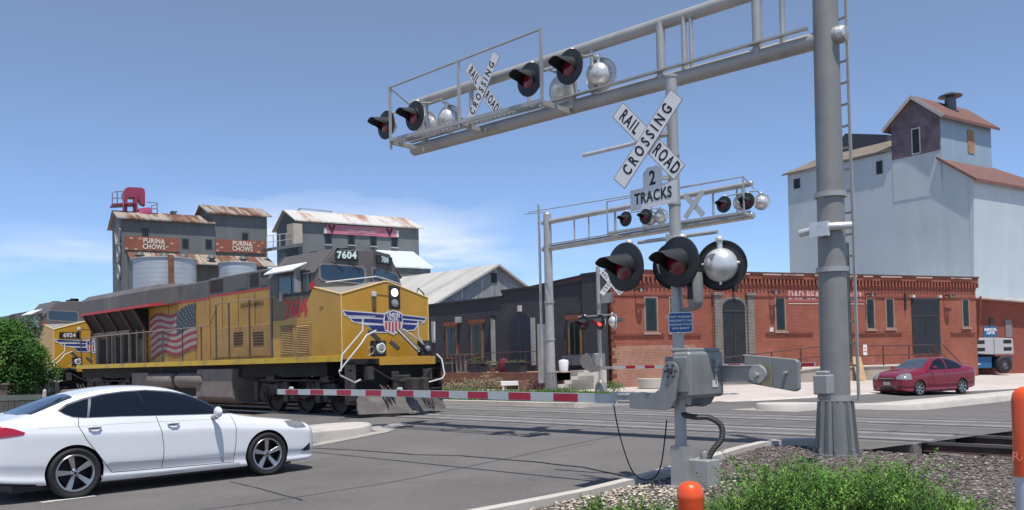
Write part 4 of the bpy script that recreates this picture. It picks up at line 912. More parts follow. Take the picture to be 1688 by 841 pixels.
def make_loco(name,label,Yo,num,detail):
    O=LO+Vector((0,Yo,0));t=thing(name,label,'locomotive',O)
    def q(p): return Vector(p)-LO            # measured on the first one
    B=lambda: MB()
    # main frame, walkway
    mb=B();mb.box(-1.2,1.2,1.2,20.2,1.1,1.5);mb.build('underframe',under,t)
    mb=B();mb.box(-1.52,1.52,.0,20.6,1.5,1.56);mb.build('walkway',rtan,t)
    mb=B();mb.box(-1.535,-1.5,.0,19.9,1.5,1.66);mb.box(1.5,1.535,.0,19.9,1.5,1.66);mb.build('side_sill',yedge,t,bevel=.006)
    # nose
    zc,zk=3.32,3.72
    def sec(y,w,zs_,zc_): return [(-w,y,1.56),(-w,y,zs_),(-w*.04-.02,y,zc_),(w*.04+.02,y,zc_),(w,y,zs_),(w,y,1.56)]
    a=sec(0,1.5,zc,zk);b=sec(1.32,1.5,3.6,3.8);mb=B();mb.add(a+b,[(0,1,2,3,4,5),(11,10,9,8,7,6),(0,6,7,1),(4,10,11,5)]);mb.cm=1;mb.add([a[1],a[2],b[2],b[1]],[(0,1,2,3)]);mb.add([a[2],a[3],b[3],b[2]],[(0,1,2,3)]);mb.add([a[3],a[4],b[4],b[3]],[(0,1,2,3)])
    nose=mb.build('nose',[yel,lgrey2],t)
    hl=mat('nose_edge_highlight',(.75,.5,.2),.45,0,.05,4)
    mb=B();mb.tube([a[1],Vector(a[2]),Vector(a[3]),a[4]],.022,8);mb.tube([a[1],b[1]],.022,8);mb.tube([a[1],(-1.5,0,1.6)],.016,8);mb.tube([a[4],(1.5,0,1.6)],.016,8);mb.build('nose_edge_glint',hl,nose,smooth=60)  # bright tubes along the nose edges are a painted highlight
    # headlight recess and door
    mb=B();mb.box(.08,.48,-.012,.02,2.95,3.62);mb.build('headlight_recess',darkpl,nose)
    for zz,e in ((3.42,1),(3.12,0)):
        mb=B();mb.lathe([(.115,0),(.115,.02),(.09,.035),(0,.04)],(.28,-.012,zz),(0,-1,0),20);mb.build('headlight',mat('headlight_lit',(.9,.85,.75),.2,0,.02,5,emit=((1,.86,.72),1.6)) if e else lampclr,nose,smooth=40)
    mb=B();mb.bar((-.42,-.008,3.35),(.1,-.008,3.33),.012,.012);mb.bar((-.42,-.008,2.78),(.1,-.008,2.76),.012,.012);mb.bar((-.42,-.008,2.78),(-.42,-.008,3.35),.012,.012);mb.build('nose_door_outline',mat('door_outline',(.22,.12,.03),.6),nose)
    mb=B();mb.box(-.52,-.36,-.05,.0,3.28,3.42);mb.build('horn_bracket',wht,nose,bevel=.02)
    mb=B();mb.box(-.5,-.36,-.03,.0,2.9,3.25);mb.build('nose_latch',mat('latch_brown',(.12,.07,.03),.7),nose,bevel=.02)
    # emblem: wings and shield
    def onN(px,py,o=0): p=q(onY(px,py,19.9));return (p.x,-.006-o,p.z)
    def N4(pts,o=0): return [onN(x,y,o) for x,y in pts]
    def npoly(pts,name,mt,o,par):
        mb=MB();P=N4(pts,o);mb.prism(P,(0,-.0025,0));return mb.build(name,mt,par)
    if 1:
        dz=0 if detail else -.0
        wl=[(563,511),(640,517),(640,549),(614,549),(606,537),(580,531),(574,524),(568,521)]
        w_=npoly(wl,'emblem_wing',wht,0,nose)
        npoly([(566,513),(638,519),(638,525),(572,520)],'wing_feather',blue,.003,w_);npoly([(576,524),(638,527),(638,534),(584,530)],'wing_feather',blue,.003,w_);npoly([(606,536),(638,537),(638,547),(615,546)],'wing_feather',blue,.003,w_)
        for y0,y1 in ((520.5,521.8),(524.5,525.6)): npoly([(568+(y0-520)*1.5,y0-.6),(618,y1-.8),(618,y1+.3),(570+(y0-520)*1.5,y1-.4)],'wing_line',wht,.006,w_)
        wr=[(660,518),(703,523),(700,532),(690,534),(684,545),(672,546),(660,544)]
        w_=npoly(wr,'emblem_wing',wht,0,nose)
        npoly([(662,520),(701,524.5),(700,528),(662,525)],'wing_feather',blue,.003,w_);npoly([(662,527),(698,530),(690,533),(662,532)],'wing_feather',blue,.003,w_);npoly([(662,534),(687,536),(682,543),(672,544),(662,542)],'wing_feather',blue,.003,w_)
        sh=npoly([(633,516),(640,513),(648,511),(656,513),(662,516),(664,530),(662,545),(648,553),(634,545),(631,530)],'emblem_shield',wht,.004,nose)
        npoly([(635,517.5),(648,513),(661,518),(662.5,530),(633.5,529)],'shield_top',blue,.008,sh)
        for k in range(5):
            x=634.6+k*5.5;npoly([(x,531),(x+2.9,531.1),(x+2.9,548-abs(k-2)*2.2),(x,547.5-abs(k-2)*2.4)],'shield_stripe',rdd,.008,sh)
        c=onN(648,520,.012);text('lettering','UNION',.17,wht,sh,c,(1,0,0),(0,0,1),.001,bold=.008,xs=.8);c=onN(648,526,.012);text('lettering','PACIFIC',.15,wht,sh,c,(1,0,0),(0,0,1),.001,bold=.007,xs=.72)
    # cab
    zr=4.38
    roof=[(-1.5,3.6),(-1.5,4.02),(-.95,zr+.28),(.95,zr+.28),(1.5,4.02),(1.5,3.6)]
    def cabsec(yf,ym):   # front follows a shallow V
        return [(x,(yf if abs(x)>1 else yf+(ym-yf)*(1-abs(x)/1.5)),z) for x,z in roof]
    V=lambda x: 1.3-.7*(1-abs(x)/1.5)
    full=[(-1.5,3.5)]+roof[1:]+[(1.5,3.5)]
    mb=B()
    F1=[(-1.5,V(1.5),1.56),(-1.5,V(1.5),4.02),(-.95,V(.95),4.66),(0,V(0),4.68),(.95,V(.95),4.66),(1.5,V(1.5),4.02),(1.5,V(1.5),1.56),(0,V(0),1.56)]
    Bk=[(x,3.75,z) for x,y,z in F1]
    n=8
    mb.add(F1+Bk,[(0,1,2,3,7),(7,3,4,5,6),(15,11,10,9,8),(14,13,12,11,15)]+[(i,i+8,i+9,i+1) for i in range(6)]+[(6,14,15,7),(7,15,8,0)])
    cab=mb.build('cab',lgrey,t,bevel=.02)
    # yellow lower cab side incl. diagonal towards the nose
    for s in (-1,1):
        mb=B();x=s*1.503
        P=[(x,0.01,1.64),(x,3.62,1.64),(x,3.62,2.75),(x,2.9,2.75),(x,1.95,2.95),(x,1.55,3.35),(x,1.32,3.64),(x,1.3,3.6),(x,.01,3.3)]
        mb.prism(P,(s*.006,0,0));mb.build('cab_side_panel',yel if s<0 else yel2,cab)
        mb=B();mb.prism([(s*1.505,2.9,2.75),(s*1.505,3.7,2.75),(s*1.505,3.7,3.5),(s*1.505,1.9,3.5),(s*1.505,1.95,2.95)],(s*.002,0,0));mb.build('cab_number_panel',mat('khaki_grey',(.2,.15,.08),.6,0,.15,2,dirt=[((.13,.11,.09),2,.5,.8,None)]),cab)
        mb=B();mb.prism([(s*1.51,1.28,3.55),(s*1.51,1.95,3.55),(s*1.51,1.75,3.68),(s*1.51,1.28,3.78)],(s*.004,0,0));mb.build('red_stripe',lred,cab)
        if s<0:
            mb=B();mb.box(-1.512,-1.5,1.5,3.25,3.42,4.1);mb.build('window_surround',darkpl,cab,bevel=.005)
            for y0,y1 in ((1.56,1.86),(1.92,2.42),(2.5,3.15)):
                mb=B();mb.box(-1.52,-1.51,y0,y1,3.5,4.05);mb.build('side_window',mat('side_glass',(.06,.085,.09),.12,0,.2,2,spec=.7),cab)
            mb=B();mb.box(-1.72,-1.54,1.95,1.99,3.5,4.22);mb.build('wind_deflector',mat('deflector_grey',(.3,.3,.3),.4),cab)
            mb=B();mb.box(-1.64,-1.56,2.9,2.95,3.3,3.55);mb.build('mirror',wht,cab,bevel=.01)
            mb=B();mb.prism([(-1.45,1.75,4.32),(-1.85,1.9,4.10),(-1.85,3.45,4.10),(-1.45,3.6,4.32)],(0,0,.03));mb.build('awning',mat('awning_white',(.75,.75,.74),.4,0,.04,3),cab)
    for s in (-1,1): mb=B();mb.prism([(s*1.53,1.25,3.99),(s*.95,1.15,4.67),(s*.95,3.8,4.69),(s*1.53,3.8,4.01)],(0,0,.03));mb.build('roof_slope',lgrey,cab)
    for x,y,z in ((-.3,1.5,4.7),(.1,2.2,4.7),(-.6,2.6,4.7),(.4,1.4,4.7)): mb=B();mb.box(x-.14,x+.14,y-.18,y+.18,z,z+.09);mb.build('roof_equipment',darkpl,cab,bevel=.02)
    mb=B()
    for k in range(3): mb.lathe([(.03,0),(.05,.3),(.09,.42)],(.1+k*.12,2.9,4.86),(0,-1,0),10)
    mb.build('horn',darkpl,cab,smooth=40)
    # windshields on the V front
    def Vp(px,py,side):  # pixel on the V plane
        p0=Vector((14.95,19.9+V(0),0));p1=Vector((14.95+side*1.5,19.9+V(1.5),0));d=(p1-p0).normalized();n_=Vector((d.y,-d.x,0))
        r=ray(px,py);tt=(p0-EY).dot(n_)/r.dot(n_);return EY+r*tt-LO,n_*(1 if n_.y<0 else -1),d*side
    def vpoly(pts,side,name,mt,o,th=.01,bev=0):
        P=[];
        for x,y in pts: p,n_,d=Vp(x,y,side);P.append(p+n_*o)
        mb=MB();mb.prism(P,n_*th);return mb.build(name,mt,cab,bevel=bev)
    vpoly([(525,437),(530,433.5),(598,439),(603,444),(604,465),(598,469),(532,463.5),(526,459)],-1,'windshield_frame',mat('frame_grey',(.2,.19,.18),.5),.002)
    vpoly([(528,439),(532,436),(596,441),(600,445),(601,462),(597,466),(534,460.5),(529,457)],-1,'windshield',cabglass,.013,.004)
    vpoly([(611,441),(615,440),(652,450),(657,454),(661,472),(657,472),(616,466),(613,463)],1,'windshield_frame',mat('frame_grey',(0,0,0)),.002)
    vpoly([(614,444),(617,443),(651,452),(655,456),(658,470),(618,463.5),(615,461)],1,'windshield',cabglass,.013,.004)
    if detail:
        nb=vpoly([(552,412),(590,415),(590,430),(552,428)],-1,'number_board',darkpl,.01,.05,.01);p,n_,d=Vp(571,421.5,-1);text('lettering',num,.27,mat('board_numerals',(.62,.78,.74),.4),nb,p+n_*.065,(-d if d.x<0 else d),(0,0,1),.002,bold=.012,xs=.95,sp=1.1)
        nb=vpoly([(619,420),(644,425),(644,437),(619,434)],1,'number_board',darkpl,.01,.05,.01);p,n_,d=Vp(631.5,429,1);text('lettering',num,.22,mat('board_numerals',(0,0,0)),nb,p+n_*.065,d,(0,0,1),.002,bold=.012,xs=.9,sp=1.08)
        vp=q(onX(488,509,13.44));text('lettering',num,.68,mat('numeral_red',(.5,.04,.03),.5,0,.1,3),cab,(-1.513,vp.y+.02,vp.z-.02),(0,-1,0),(0,0,1),.002,bold=.03,xs=.92,sp=.98)
        for a_,b_ in (((546,431),(566,447)),((574,433),(594,447)),((627,432),(616,452)),((641,436),(634,452))):
            mb=B();sd_=-1 if a_[0]<606 else 1;p,n_,d=Vp(*a_,sd_);p2,_,_=Vp(*b_,sd_);mb.tube([p+n_*.05,p2+n_*.04],.012,6);mb.build('wiper',black,cab)
        # rail below the windshields
        mb=B();mb.tube([(-1.3,1.05,3.72),(-.75,.8,3.8),(0,.45,3.9),(.5,.7,3.88),(1.3,1.0,3.78)],.018,6);mb.build('nose_grab_rail',railw,cab)
        mb=B();mb.tube([(1.2,.15,3.42),(1.25,.12,3.6),(1.45,.12,3.45),(1.5,.15,3.25)],.02,6);mb.build('grab_iron',darkpl,nose)
        text('lettering','S P',.14,mat('stencil_brown',(.18,.08,.03),.6),cab,(-1.513,.95,2.98),(0,-1,0),(0,0,1),.001,bold=.006)
    else:
        nb=B();nb.box(-1.28,-.42,-.03,0,2.92,3.2);o=nb.build('number_board',darkpl,nose);text('lettering',num,.27,wht,o,(-.85,-.035,3.05),(1,0,0),(0,0,1),.002,bold=.01,xs=1.)
    # louvred doors under the cab
    for y0,y1 in ((1.55,2.2),(2.4,3.05)):
        lm=mat('louvre_tan',(.55,.34,.12),.55,0,.1,3,dirt=[((.25,.12,.06),3,.5,.8,None)])
        mb=B();mb.box(-1.52,-1.505,y0-.1,y1+.1,1.72,2.6);g=mb.build('access_door',mat('door_tan',(.42,.25,.075),.6,0,.1,2,dirt=[((.2,.1,.05),1.6,.45,.75,None)]),cab)
        mb=B()
        for k in range(16): z=1.78+k*.05;mb.prism([(-1.52,y0,z),(-1.545,y0,z),(-1.525,y0,z+.03)],(0,y1-y0,0))
        mb.build('louvres',lm,g)
        mb=B();mb.box(-1.524,-1.52,y0+.01,y1-.01,1.77,2.58);mb.build('vent_opening',mat('vent_brown',(.06,.03,.02),.7),g)
    # long hood
    hx=.9
    def hood(y0,y1,top,name,x=hx,split=3.86,gm=lgrey,ym=yel2):
        mb=B();mb.box(-x,x,y0,y1,1.56,split);o=mb.build(name,ym,t,bevel=.01)
        mb=B();mb.prism([(-x-.002,y0,split+.02),(-x-.002,y0,top-.05),(-x+.1,y0,top),(x-.1,y0,top),(x+.002,y0,top-.05),(x+.002,y0,split+.02)],(0,y1-y0,0));mb.build('hood_top',gm,o)
        mb=B();mb.box(-x-.006,x+.006,y0,y1,split-.02,split+.04);mb.build('red_stripe',lred,o);return o
    h1=hood(3.9,8.85,4.5,'engine_hood')
    h2=hood(8.9,14.0,4.46,'rear_hood',split=3.8)
    mb=B();mb.prism([(-1.1,3.8,1.6),(-1.1,3.8,4.2),(-.8,3.8,4.55),(.8,3.8,4.55),(1.1,3.8,4.2),(1.1,3.8,1.6)],(0,.35,0));mb.build('cab_rear_wall',lgrey,t)
    def hp(px,py): p=q(onX(px,py,14.05));return p.y,p.z
    def panel(x0,y0,x1,y1,name,mt,par,dx=.01,th=.012):
        a=hp(x0,y0);b=hp(x1,y1);mb=MB();mb.box(-hx-th-dx,-hx-dx*.5,min(a[0],b[0]),max(a[0],b[0]),max(min(a[1],b[1]),3.98),min(max(a[1],b[1]),4.4));return mb.build(name,mt,par)
    vent2=mat('hood_vent_dark',(.035,.03,.03),.8)
    for (x0,y0,x1,y1,mt) in ((346,461,368,486,vent2),(390,452,408,478,lgrey),(412,449,427,478,vent2),(430,445,442,455,vent2),(430,459,442,478,lgrey)):
        panel(x0,y0,x1,y1,'hood_vent' if mt is vent2 else 'hood_door',mt,h1,.0 if mt is vent2 else .004)
    mb=B();mb.box(-hx-.03,-hx,4.5,8.6,1.75,2.75);o=mb.build('engine_doors',mat('door_tan',(0,0,0)),h1,bevel=.01)
    for x0,x1 in ((387,402),(419,436)):
        a=hp(x0,570);b=hp(x1,553)
        for k in range(5):
            mb=B();z=a[1]+.02+k*.09;mb.box(-hx-.045,-hx-.028,min(a[0],b[0]),max(a[0],b[0]),z,z+.05);mb.build('vent_slot',mat('vent_brown',(0,0,0)),o)
    mb=B()
    for y in (4.6,5.7,6.8,7.9,8.8,9.9,11,12.1): mb.box(-hx-.012,-hx,y,y+.025,1.7,3.8)
    mb.build('door_seams',mat('seam_brown',(.16,.09,.03),.7),h1)
    # wave flag on the rear hood
    if detail:
        mb=MB();yw0,zt_=9.85,3.72
        def fl(u,v):   # u 0..1 from the staff (right in the picture) to the fly, v 0 top .. 1 bottom
            y=yw0+u*3.85+.05*math.sin(v*6);z=zt_-.02-v*(1.6-.1*u)-.42*math.sin(min(u,.5)*math.pi)*.35+.10*math.sin(u*9.5+v*1.2)*(.35+u)-.22*max(u-.2,0)
            return (-hx-.022,y,z)
        nu=30
        for k in range(13):
            mb.cm=0 if k%2==0 else 1
            for i in range(nu):
                u0,u1=i/nu,(i+1)/nu;v0,v1=k/13,(k+1)/13
                if k<7 and u1<=.43: mb.cm=2
                else: mb.cm=0 if k%2==0 else 1
                mb.quad(fl(u0,v0),fl(u1,v0),fl(u1,v1),fl(u0,v1))
        mb.cm=1
        for r_ in range(7):
            for c_ in range(6):
                u=.04+.066*c_+(.03 if r_%2 else 0);v=.04+r_*.07
                if u<.41:
                    p=Vector(fl(u,v));p.x-=.004;mb.add([p+Vector((0,.035*math.cos(a_),.035*math.sin(a_))) for a_ in [2*math.pi*j/5 for j in range(5)]],[(0,1,2,3,4)])
        mb.build('flag_decal',[mat('flag_red',(.3,.03,.04),.55,0,.2,3,dirt=[((.2,.07,.05),3,.5,.8,None)]),mat('flag_white',(.36,.31,.28),.55,0,.15,3,dirt=[((.25,.2,.17),3,.5,.8,None)]),mat('flag_blue',(.03,.05,.07),.55,0,.3,4)],h2,fix=2)
        p=q(onX(415,502,14.03));text('lettering','BUILDING AMERICA',.2,mat('text_brown',(.06,.035,.02),.6),h1,(-hx-.014,p.y,p.z),(0,-1,0),(0,0,1),.001,bold=.003,xs=.8,sp=1.05)
    # radiator section with overhanging wings
    mb=B();mb.box(-.95,.95,14.0,19.3,1.56,3.4);rr=mb.build('radiator_compartment',rtan,t)
    ya,yb,yc=11.2,12.3,19.4
    mb=B()
    P=[(-1.5,3.75),(-1.5,4.33),(-1.2,4.56),(1.2,4.56),(1.5,4.33),(1.5,3.75)]
    P0=[(-.94,3.8),(-.94,4.42),(-.8,4.5),(.8,4.5),(.94,4.42),(.94,3.8)]
    vs=[(x,ya,z) for x,z in P0]+[(x,yb,z) for x,z in P]+[(x,yc,z) for x,z in P];fs=[(5,4,3,2,1,0),(12,13,14,15,16,17)]
    for k in (0,6): fs+=[(k+i,k+(i+1)%6,k+6+(i+1)%6,k+6+i) for i in range(6)]
    mb.add(vs,fs);wg=mb.build('radiator_wing',lgrey,t,bevel=.015)
    mb=B();mb.prism([(-1.51,yb,3.73),(-1.51,yc,3.73),(-1.51,yc,3.83),(-1.51,yb,3.83)],(.01,0,0));mb.prism([(-.92,ya,3.78),(-1.505,yb,3.73),(-1.505,yb,3.83),(-.925,ya,3.88)],(0,-.01,0));mb.build('red_stripe',lred,wg)
    # inclined dark intake under the wing, with diagonal struts
    mb=B();mb.prism([(-1.44,13.9,3.74),(-.96,13.9,2.95),(-.9,13.9,2.9),(-.9,13.9,3.74)],(0,yc-14,0));mb.build('radiator_intake',rdark,rr)
    for y in (13.95,15.2,16.6,18.0,19.2):
        mb=B();mb.bar((-1.49,y,3.74),(-.98,y,2.86),.08,.06);mb.build('wing_strut',mat('strut_brown',(.12,.055,.05),.7,0,.2,3),rr)
    for (y0,y1,z0,z1,mt) in ((14.25,14.65,2.6,3.3,rdark),(14.75,15.35,1.8,3.35,rdark),(15.6,16.1,1.75,2.8,rdark),(16.4,17.1,1.7,2.75,rdark),(17.3,17.6,1.7,2.75,rdark),(17.9,18.7,1.7,2.7,rdark)):
        mb=B();mb.box(-.985,-.94,y0,y1,z0,z1);mb.build('dark_opening',mt,rr)
    mb=B()
    for y in (14.05,14.7,15.45,16.25,17.2,17.75,18.85): mb.box(-1.06,-.95,y-.05,y+.06,1.6,2.95)
    mb.box(-1.05,-.95,15.4,19.2,2.85,3.0);mb.build('compartment_frame',mat('frame_tan',(.25,.2,.15),.7,0,.2,2),rr)
    # handrails
    ys=[q(onX(x,570,13.45)).y for x in (150,190,215,240,268.4,300.7,332)];top=2.8
    mb=B();mb.tube([(-1.5,19.4,top),(-1.5,7.8,top),(-1.5,7.55,2.85),(-1.5,7.1,3.45),(-1.5,6.9,3.5),(-1.5,3.4,3.45)],.018,8);mb.build('handrail',mat('handrail_tan',(.26,.2,.16),.5),t,smooth=60)
    for y,tp in [(y,top) for y in ys+[19.4]]+[(q(onX(x,570,13.45)).y,3.46) for x in (356.7,378,411.8)]+[(3.6,3.45)]:
        mb=B();mb.bar((-1.5,y,1.56),(-1.5,y,tp),.04,.04);mb.build('handrail_post',raild,t)
    mb=B();mb.tube([(1.5,19.4,top),(1.5,1.4,top)],.018,6);mb.build('handrail',raild,t)
    # fuel tank, air reservoirs
    def up(px,py,X=13.55): p=q(onX(px,py,X));return p.y,p.z
    y0,_=up(392,640);y1,_=up(338,640)
    mb=B();mb.prism([(-1.38,1.25),(-1.42,.7),(-1.1,.28),(1.1,.28),(1.42,.7),(1.38,1.25)] and [(-1.42,6.3,1.38),(-1.46,6.3,.45),(-1.2,6.3,.25),(1.2,6.3,.25),(1.46,6.3,.45),(1.42,6.3,1.38)],(0,2.5,0));mb.build('fuel_tank',tankm,t,bevel=.03)
    for a_,b_ in ((288,338),(242,287)):
        ya_=up(b_,620)[0]+.1;yb_=up(a_,620)[0]-.1;mb=B();mb.lathe([(0,0),(.2,.03),(.27,.12),(.27,yb_-ya_-.12),(.2,yb_-ya_-.03),(0,yb_-ya_)],(-1.25,ya_,1.0),(0,1,0),24);mb.build('air_reservoir',tankm,t,smooth=40)
    ya_=up(243,620)[0]+.1;mb=B();mb.box(-1.35,-.6,ya_,ya_+1.5,.8,1.3);mb.build('equipment_box',tankm,t,bevel=.04)
    mb=B();mb.box(-1.3,1.3,6.8,13.6,.45,1.05);mb.build('lower_frame',under,t)
    # trucks
    def truck(yc_):
        mb=B()
        for s in (-1,1):
            x=s*1.12
            mb.prism([(x,yc_-2.2,.62),(x,yc_-1.95,.9),(x,yc_-.9,.86),(x,yc_-.5,.7),(x,yc_+.5,.7),(x,yc_+.9,.86),(x,yc_+1.95,.9),(x,yc_+2.2,.62),(x,yc_+1.6,.5),(x,yc_+.9,.62),(x,yc_+.4,.45),(x,yc_-.4,.45),(x,yc_-.9,.62),(x,yc_-1.6,.5)],(s*-.14,0,0))
            for dy in (-1.75,0,1.75):
                mb.box(x-.1,x+.1,yc_+dy-.17,yc_+dy+.17,.38,.74);mb.lathe([(.13,0),(.13,.07),(.06,.1),(0,.1)],(x+s*.08,yc_+dy,.55),(s,0,0),14)
                mb.box(x-.06+s*.04,x+.06+s*.04,yc_+dy+.35,yc_+dy+.6,.35,.95)
            for dy in (-.85,.85): 
                for k in range(2): mb.lathe([(.09,0),(.09,.3)],(x,yc_+dy+(k-.5)*.25,.62),(0,0,1),12)
            mb.tube([(x+s*.12,yc_-2.0,.98),(x+s*.12,yc_+1.9,1.0)],.03,6);mb.lathe([(.11,0),(.11,.5)],(x+s*.05,yc_+1.0,1.06),(0,1,0),14);mb.lathe([(.11,0),(.11,.4)],(x+s*.05,yc_-1.9,1.02),(0,1,0),14)
        o=mb.build('truck_frame',truckm,t,bevel=.01)
        for dy in (-1.75,0,1.75):
            for s in (-1,1):
                m2=B();m2.lathe([(.56,-.07),(.54,-.035),(.52,.075),(.46,.075),(.44,.02),(.2,.0),(.12,.06),(0,.06)],(s*.755,yc_+dy,.535),(s,0,0),32);m2.build('wheel',mat('wheel_steel',(.05,.042,.04),.6,.4,.2,4),o,smooth=35)
            m2=B();m2.lathe([(.1,-.7),(.1,.7)],(0,yc_+dy,.535),(1,0,0),12);m2.box(-.5,.5,yc_+dy-.3,yc_+dy+.3,.25,.8);m2.build('axle',under,o);m2=B();m2.box(-.6,.6,yc_-2.3,yc_+2.3,.5,1.05);m2.build('bolster',under,o)
    truck(2.95);truck(16.8)
    # front end: pilot, plow, steps, coupler, hoses
    f=-.62
    mb=B();mb.box(-1.5,1.5,f,0,1.42,1.56);mb.build('front_platform',under,t)
    mb=B();mb.box(-.75,1.2,f-.03,f,1.38,1.6);mb.build('platform_edge',yel,t,bevel=.005)
    mb=B();mb.box(-1.4,1.4,f+.25,f+.35,.45,1.42);mb.build('pilot_sheet',under,t)
    mb=B();mb.add([(-1.45,f+.1,.6),(0,f-.2,.62),(1.45,f+.1,.6),(1.5,f-.1,.1),(0,f-.62,.08),(-1.5,f-.1,.1)],[(0,1,4,5),(1,2,3,4)]);mb.add([(-1.45,f+.14,.6),(0,f-.16,.62),(1.45,f+.14,.6),(1.5,f-.06,.1),(0,f-.58,.08),(-1.5,f-.06,.1)],[(5,4,1,0),(4,3,2,1)])
    mb.box(-1.35,1.35,f+.1,f+.3,.5,.6);mb.build('snow_plow',mat('plow_grey',(.11,.095,.09),.7,0,.2,3,dirt=[((.2,.17,.15),3,.5,.8,None)]),t)
    mb=B();mb.box(-.14,.14,f-.5,f+.3,.72,.98);mb.box(-.2,.2,f-.75,f-.45,.68,1.02);mb.box(.02,.2,f-.95,f-.7,.68,1.02);mb.box(-.3,.3,f-.05,f+.1,.6,1.1);mb.build('coupler',truckm,t,bevel=.03)
    for s in (-1,1):
        mb=B();mb.box(s*1.5-(.03 if s>0 else 0),s*1.5+(.03 if s<0 else 0),f+.05,-.1,.35,1.45)
        for k in range(4): mb.box(min(s*1.05,s*1.5),max(s*1.05,s*1.5),f+.02+k*.05,f+.34,.4+.28*k,.43+.28*k)
        mb.build('step_well',truckm,t)
    hoses=[(-.75,1.25),(-.62,1.2),(-.5,1.22),(.55,1.2),(.68,1.22),(.82,1.18)]
    for x,z in hoses:
        mb=B();mb.tube(smoothpts([Vector((x,f-.02,z-.4)),Vector((x-.02,f-.22,z-.55)),Vector((x+.03,f-.3,z-.85)),Vector((x+.05,f-.3,.22))],6),.026,8);mb.sph((x+.05,f-.3,.2),.045,8,6);mb.build('air_hose',mat('hose_brown',(.07,.055,.05),.7),t,smooth=60)
    mb=B();mb.tube(smoothpts([Vector((-1.0,f-.05,1.3)),Vector((-.4,f-.25,.95)),Vector((.3,f-.3,.92)),Vector((1.0,f-.05,1.25))],6),.03,8);mb.build('mu_cable',black,t,smooth=60)
    for bb in ((-.35,-.1,f-.04,f,.95,1.2),(.75,1.05,f-.05,f,.95,1.25),(-1.2,-1.0,f-.1,f+.1,1.0,1.35)): mb=B();mb.box(*bb);mb.build('receptacle_box',truckm,t,bevel=.01)
    # ditch lights
    for x in (-.70,.92):
        mb=B();mb.box(x-.2,x+.2,f-.02,f+.2,1.62,2.05);o=mb.build('ditch_light',darkpl,t,bevel=.03)
        mb=B();mb.lathe([(.15,0),(.15,.03),(.11,.05),(.08,.03),(0,.03)],(x,f-.02,1.84),(0,-1,0),24);mb.build('light_rim',railw if x<0 else darkpl,o,smooth=40)
        mb=B();mb.lathe([(.1,.0),(.06,.02),(0,.025)],(x,f-.05,1.84),(0,-1,0),20);mb.build('light_lens',lampclr,o,smooth=40)
    # white handrails at the steps
    def wr_(pts,mt=railw,name='front_handrail',r=.022):
        mb=B();mb.tube(pts,r,8);mb.build(name,mt,t,smooth=70)
    F=lambda px,py,Y: tuple(q(onY(px,py,Y)))
    YF=LO.y+f
    wr_([F(598,524,YF),F(598,545,YF),F(564,585,YF),F(562,612,YF-.0)])
    wr_([F(620,545,YF-.25),F(604,553,YF-.25),F(596,566,YF-.25),F(559,612,YF-.25),F(561,619,YF-.25),F(585,631,YF-.1),F(594,626,YF)])
    wr_([F(689,530,YF),F(689,552,YF),F(700,572,YF)])
    wr_([F(665,543,YF-.2),F(672,548,YF-.2),F(690,560,YF-.1),F(700,570,YF)])
    wr_([F(720,584,YF),F(728,592,YF-.15),F(733,617,YF-.2),F(729,624,YF-.2),F(703,631,YF-.1)])
    wr_([F(716,531,YF),F(716,560,YF)])
    wr_([F(607,582,YF-.1),F(609,573,YF-.1),F(615,571,YF-.1),F(618,576,YF-.1),F(614,583,YF-.1),F(606,587,YF-.1)],mat('grab_tan',(.4,.3,.2),.5),'grab_iron',.014)
    # inclined anticlimber struts and walk board
    for a_,b_ in (((608,545),(626,562)),((643,563),(658,576))):
        mb=B();mb.bar(F(*a_,YF+.1),F(*b_,YF-.05),.09,.12);mb.build('anticlimber_strut',truckm,t,bevel=.01)
    mb=B();P=[F(654,543,YF+.3),F(662,542,YF+.3),F(697,578,YF),F(690,580,YF)];mb.prism(P,(0,.08,0));mb.build('drop_step',mat('step_olive',(.14,.12,.09),.7,0,.3,6),t)
    mb=B();mb.tube([F(655,543,YF+.28),F(691,580,YF-.02)],.02,6);mb.build('drop_step_edge',railw,t)
    return t
make_loco('locomotive','yellow and grey diesel locomotive numbered 7604 with wings emblem, rolling through the crossing',0,'7604',True)
make_loco('locomotive','second yellow locomotive numbered 6924 coupled behind the first, half hidden by the tree',22.8,'6924',False)
# ================================================================ buildings
def bmat(name,col,**k): return mat(name,col,.9,0,.12,.35,brick=(.215,.075,.011,(.32,.2,.16)),**k)
brick=mat('red_brick',(.305,.073,.043),.9,0,.16,.5,brick=(.22,.078,.010,(.3,.13,.09)),dirt=[((.38,.135,.09),.35,.5,.8,None),((.2,.055,.04),1.1,.55,.85,(1,1,.4)),((.3,.14,.11),.9,.62,.75,(1.5,1.5,.3))],bump=.15,bs=30)
brickd=mat('brick_dark_band',(.2,.045,.035),.9,0,.15,1,brick=(.22,.078,.012,(.16,.06,.05)))
brickold=mat('worn_brick',(.38,.15,.1),.9,0,.25,.8,brick=(.22,.078,.012,(.4,.27,.2)),dirt=[((.45,.25,.17),1.2,.55,.75,None)])
bgrey=mat('grey_brick_surround',(.13,.115,.105),.9,0,.25,2,brick=(.2,.075,.014,(.3,.27,.24)))
charc=mat('charcoal_painted_brick',(.055,.053,.062),.75,0,.15,.6,brick=(.22,.078,.008,(.04,.038,.045)),dirt=[((.08,.078,.085),.8,.55,.8,None)])
wglass=mat('window_glass',(.008,.018,.018),.1,0,.3,1.2,spec=.35)
irond=mat('iron_door',(.022,.024,.03),.5,.2,.3,3)
wframe=mat('window_frame_dark',(.05,.045,.04),.6)
stonec=mat('stone_trim',(.33,.22,.17),.85,0,.15,3)
woodf=mat('timber_frame',(.22,.12,.065),.7,0,.2,3)
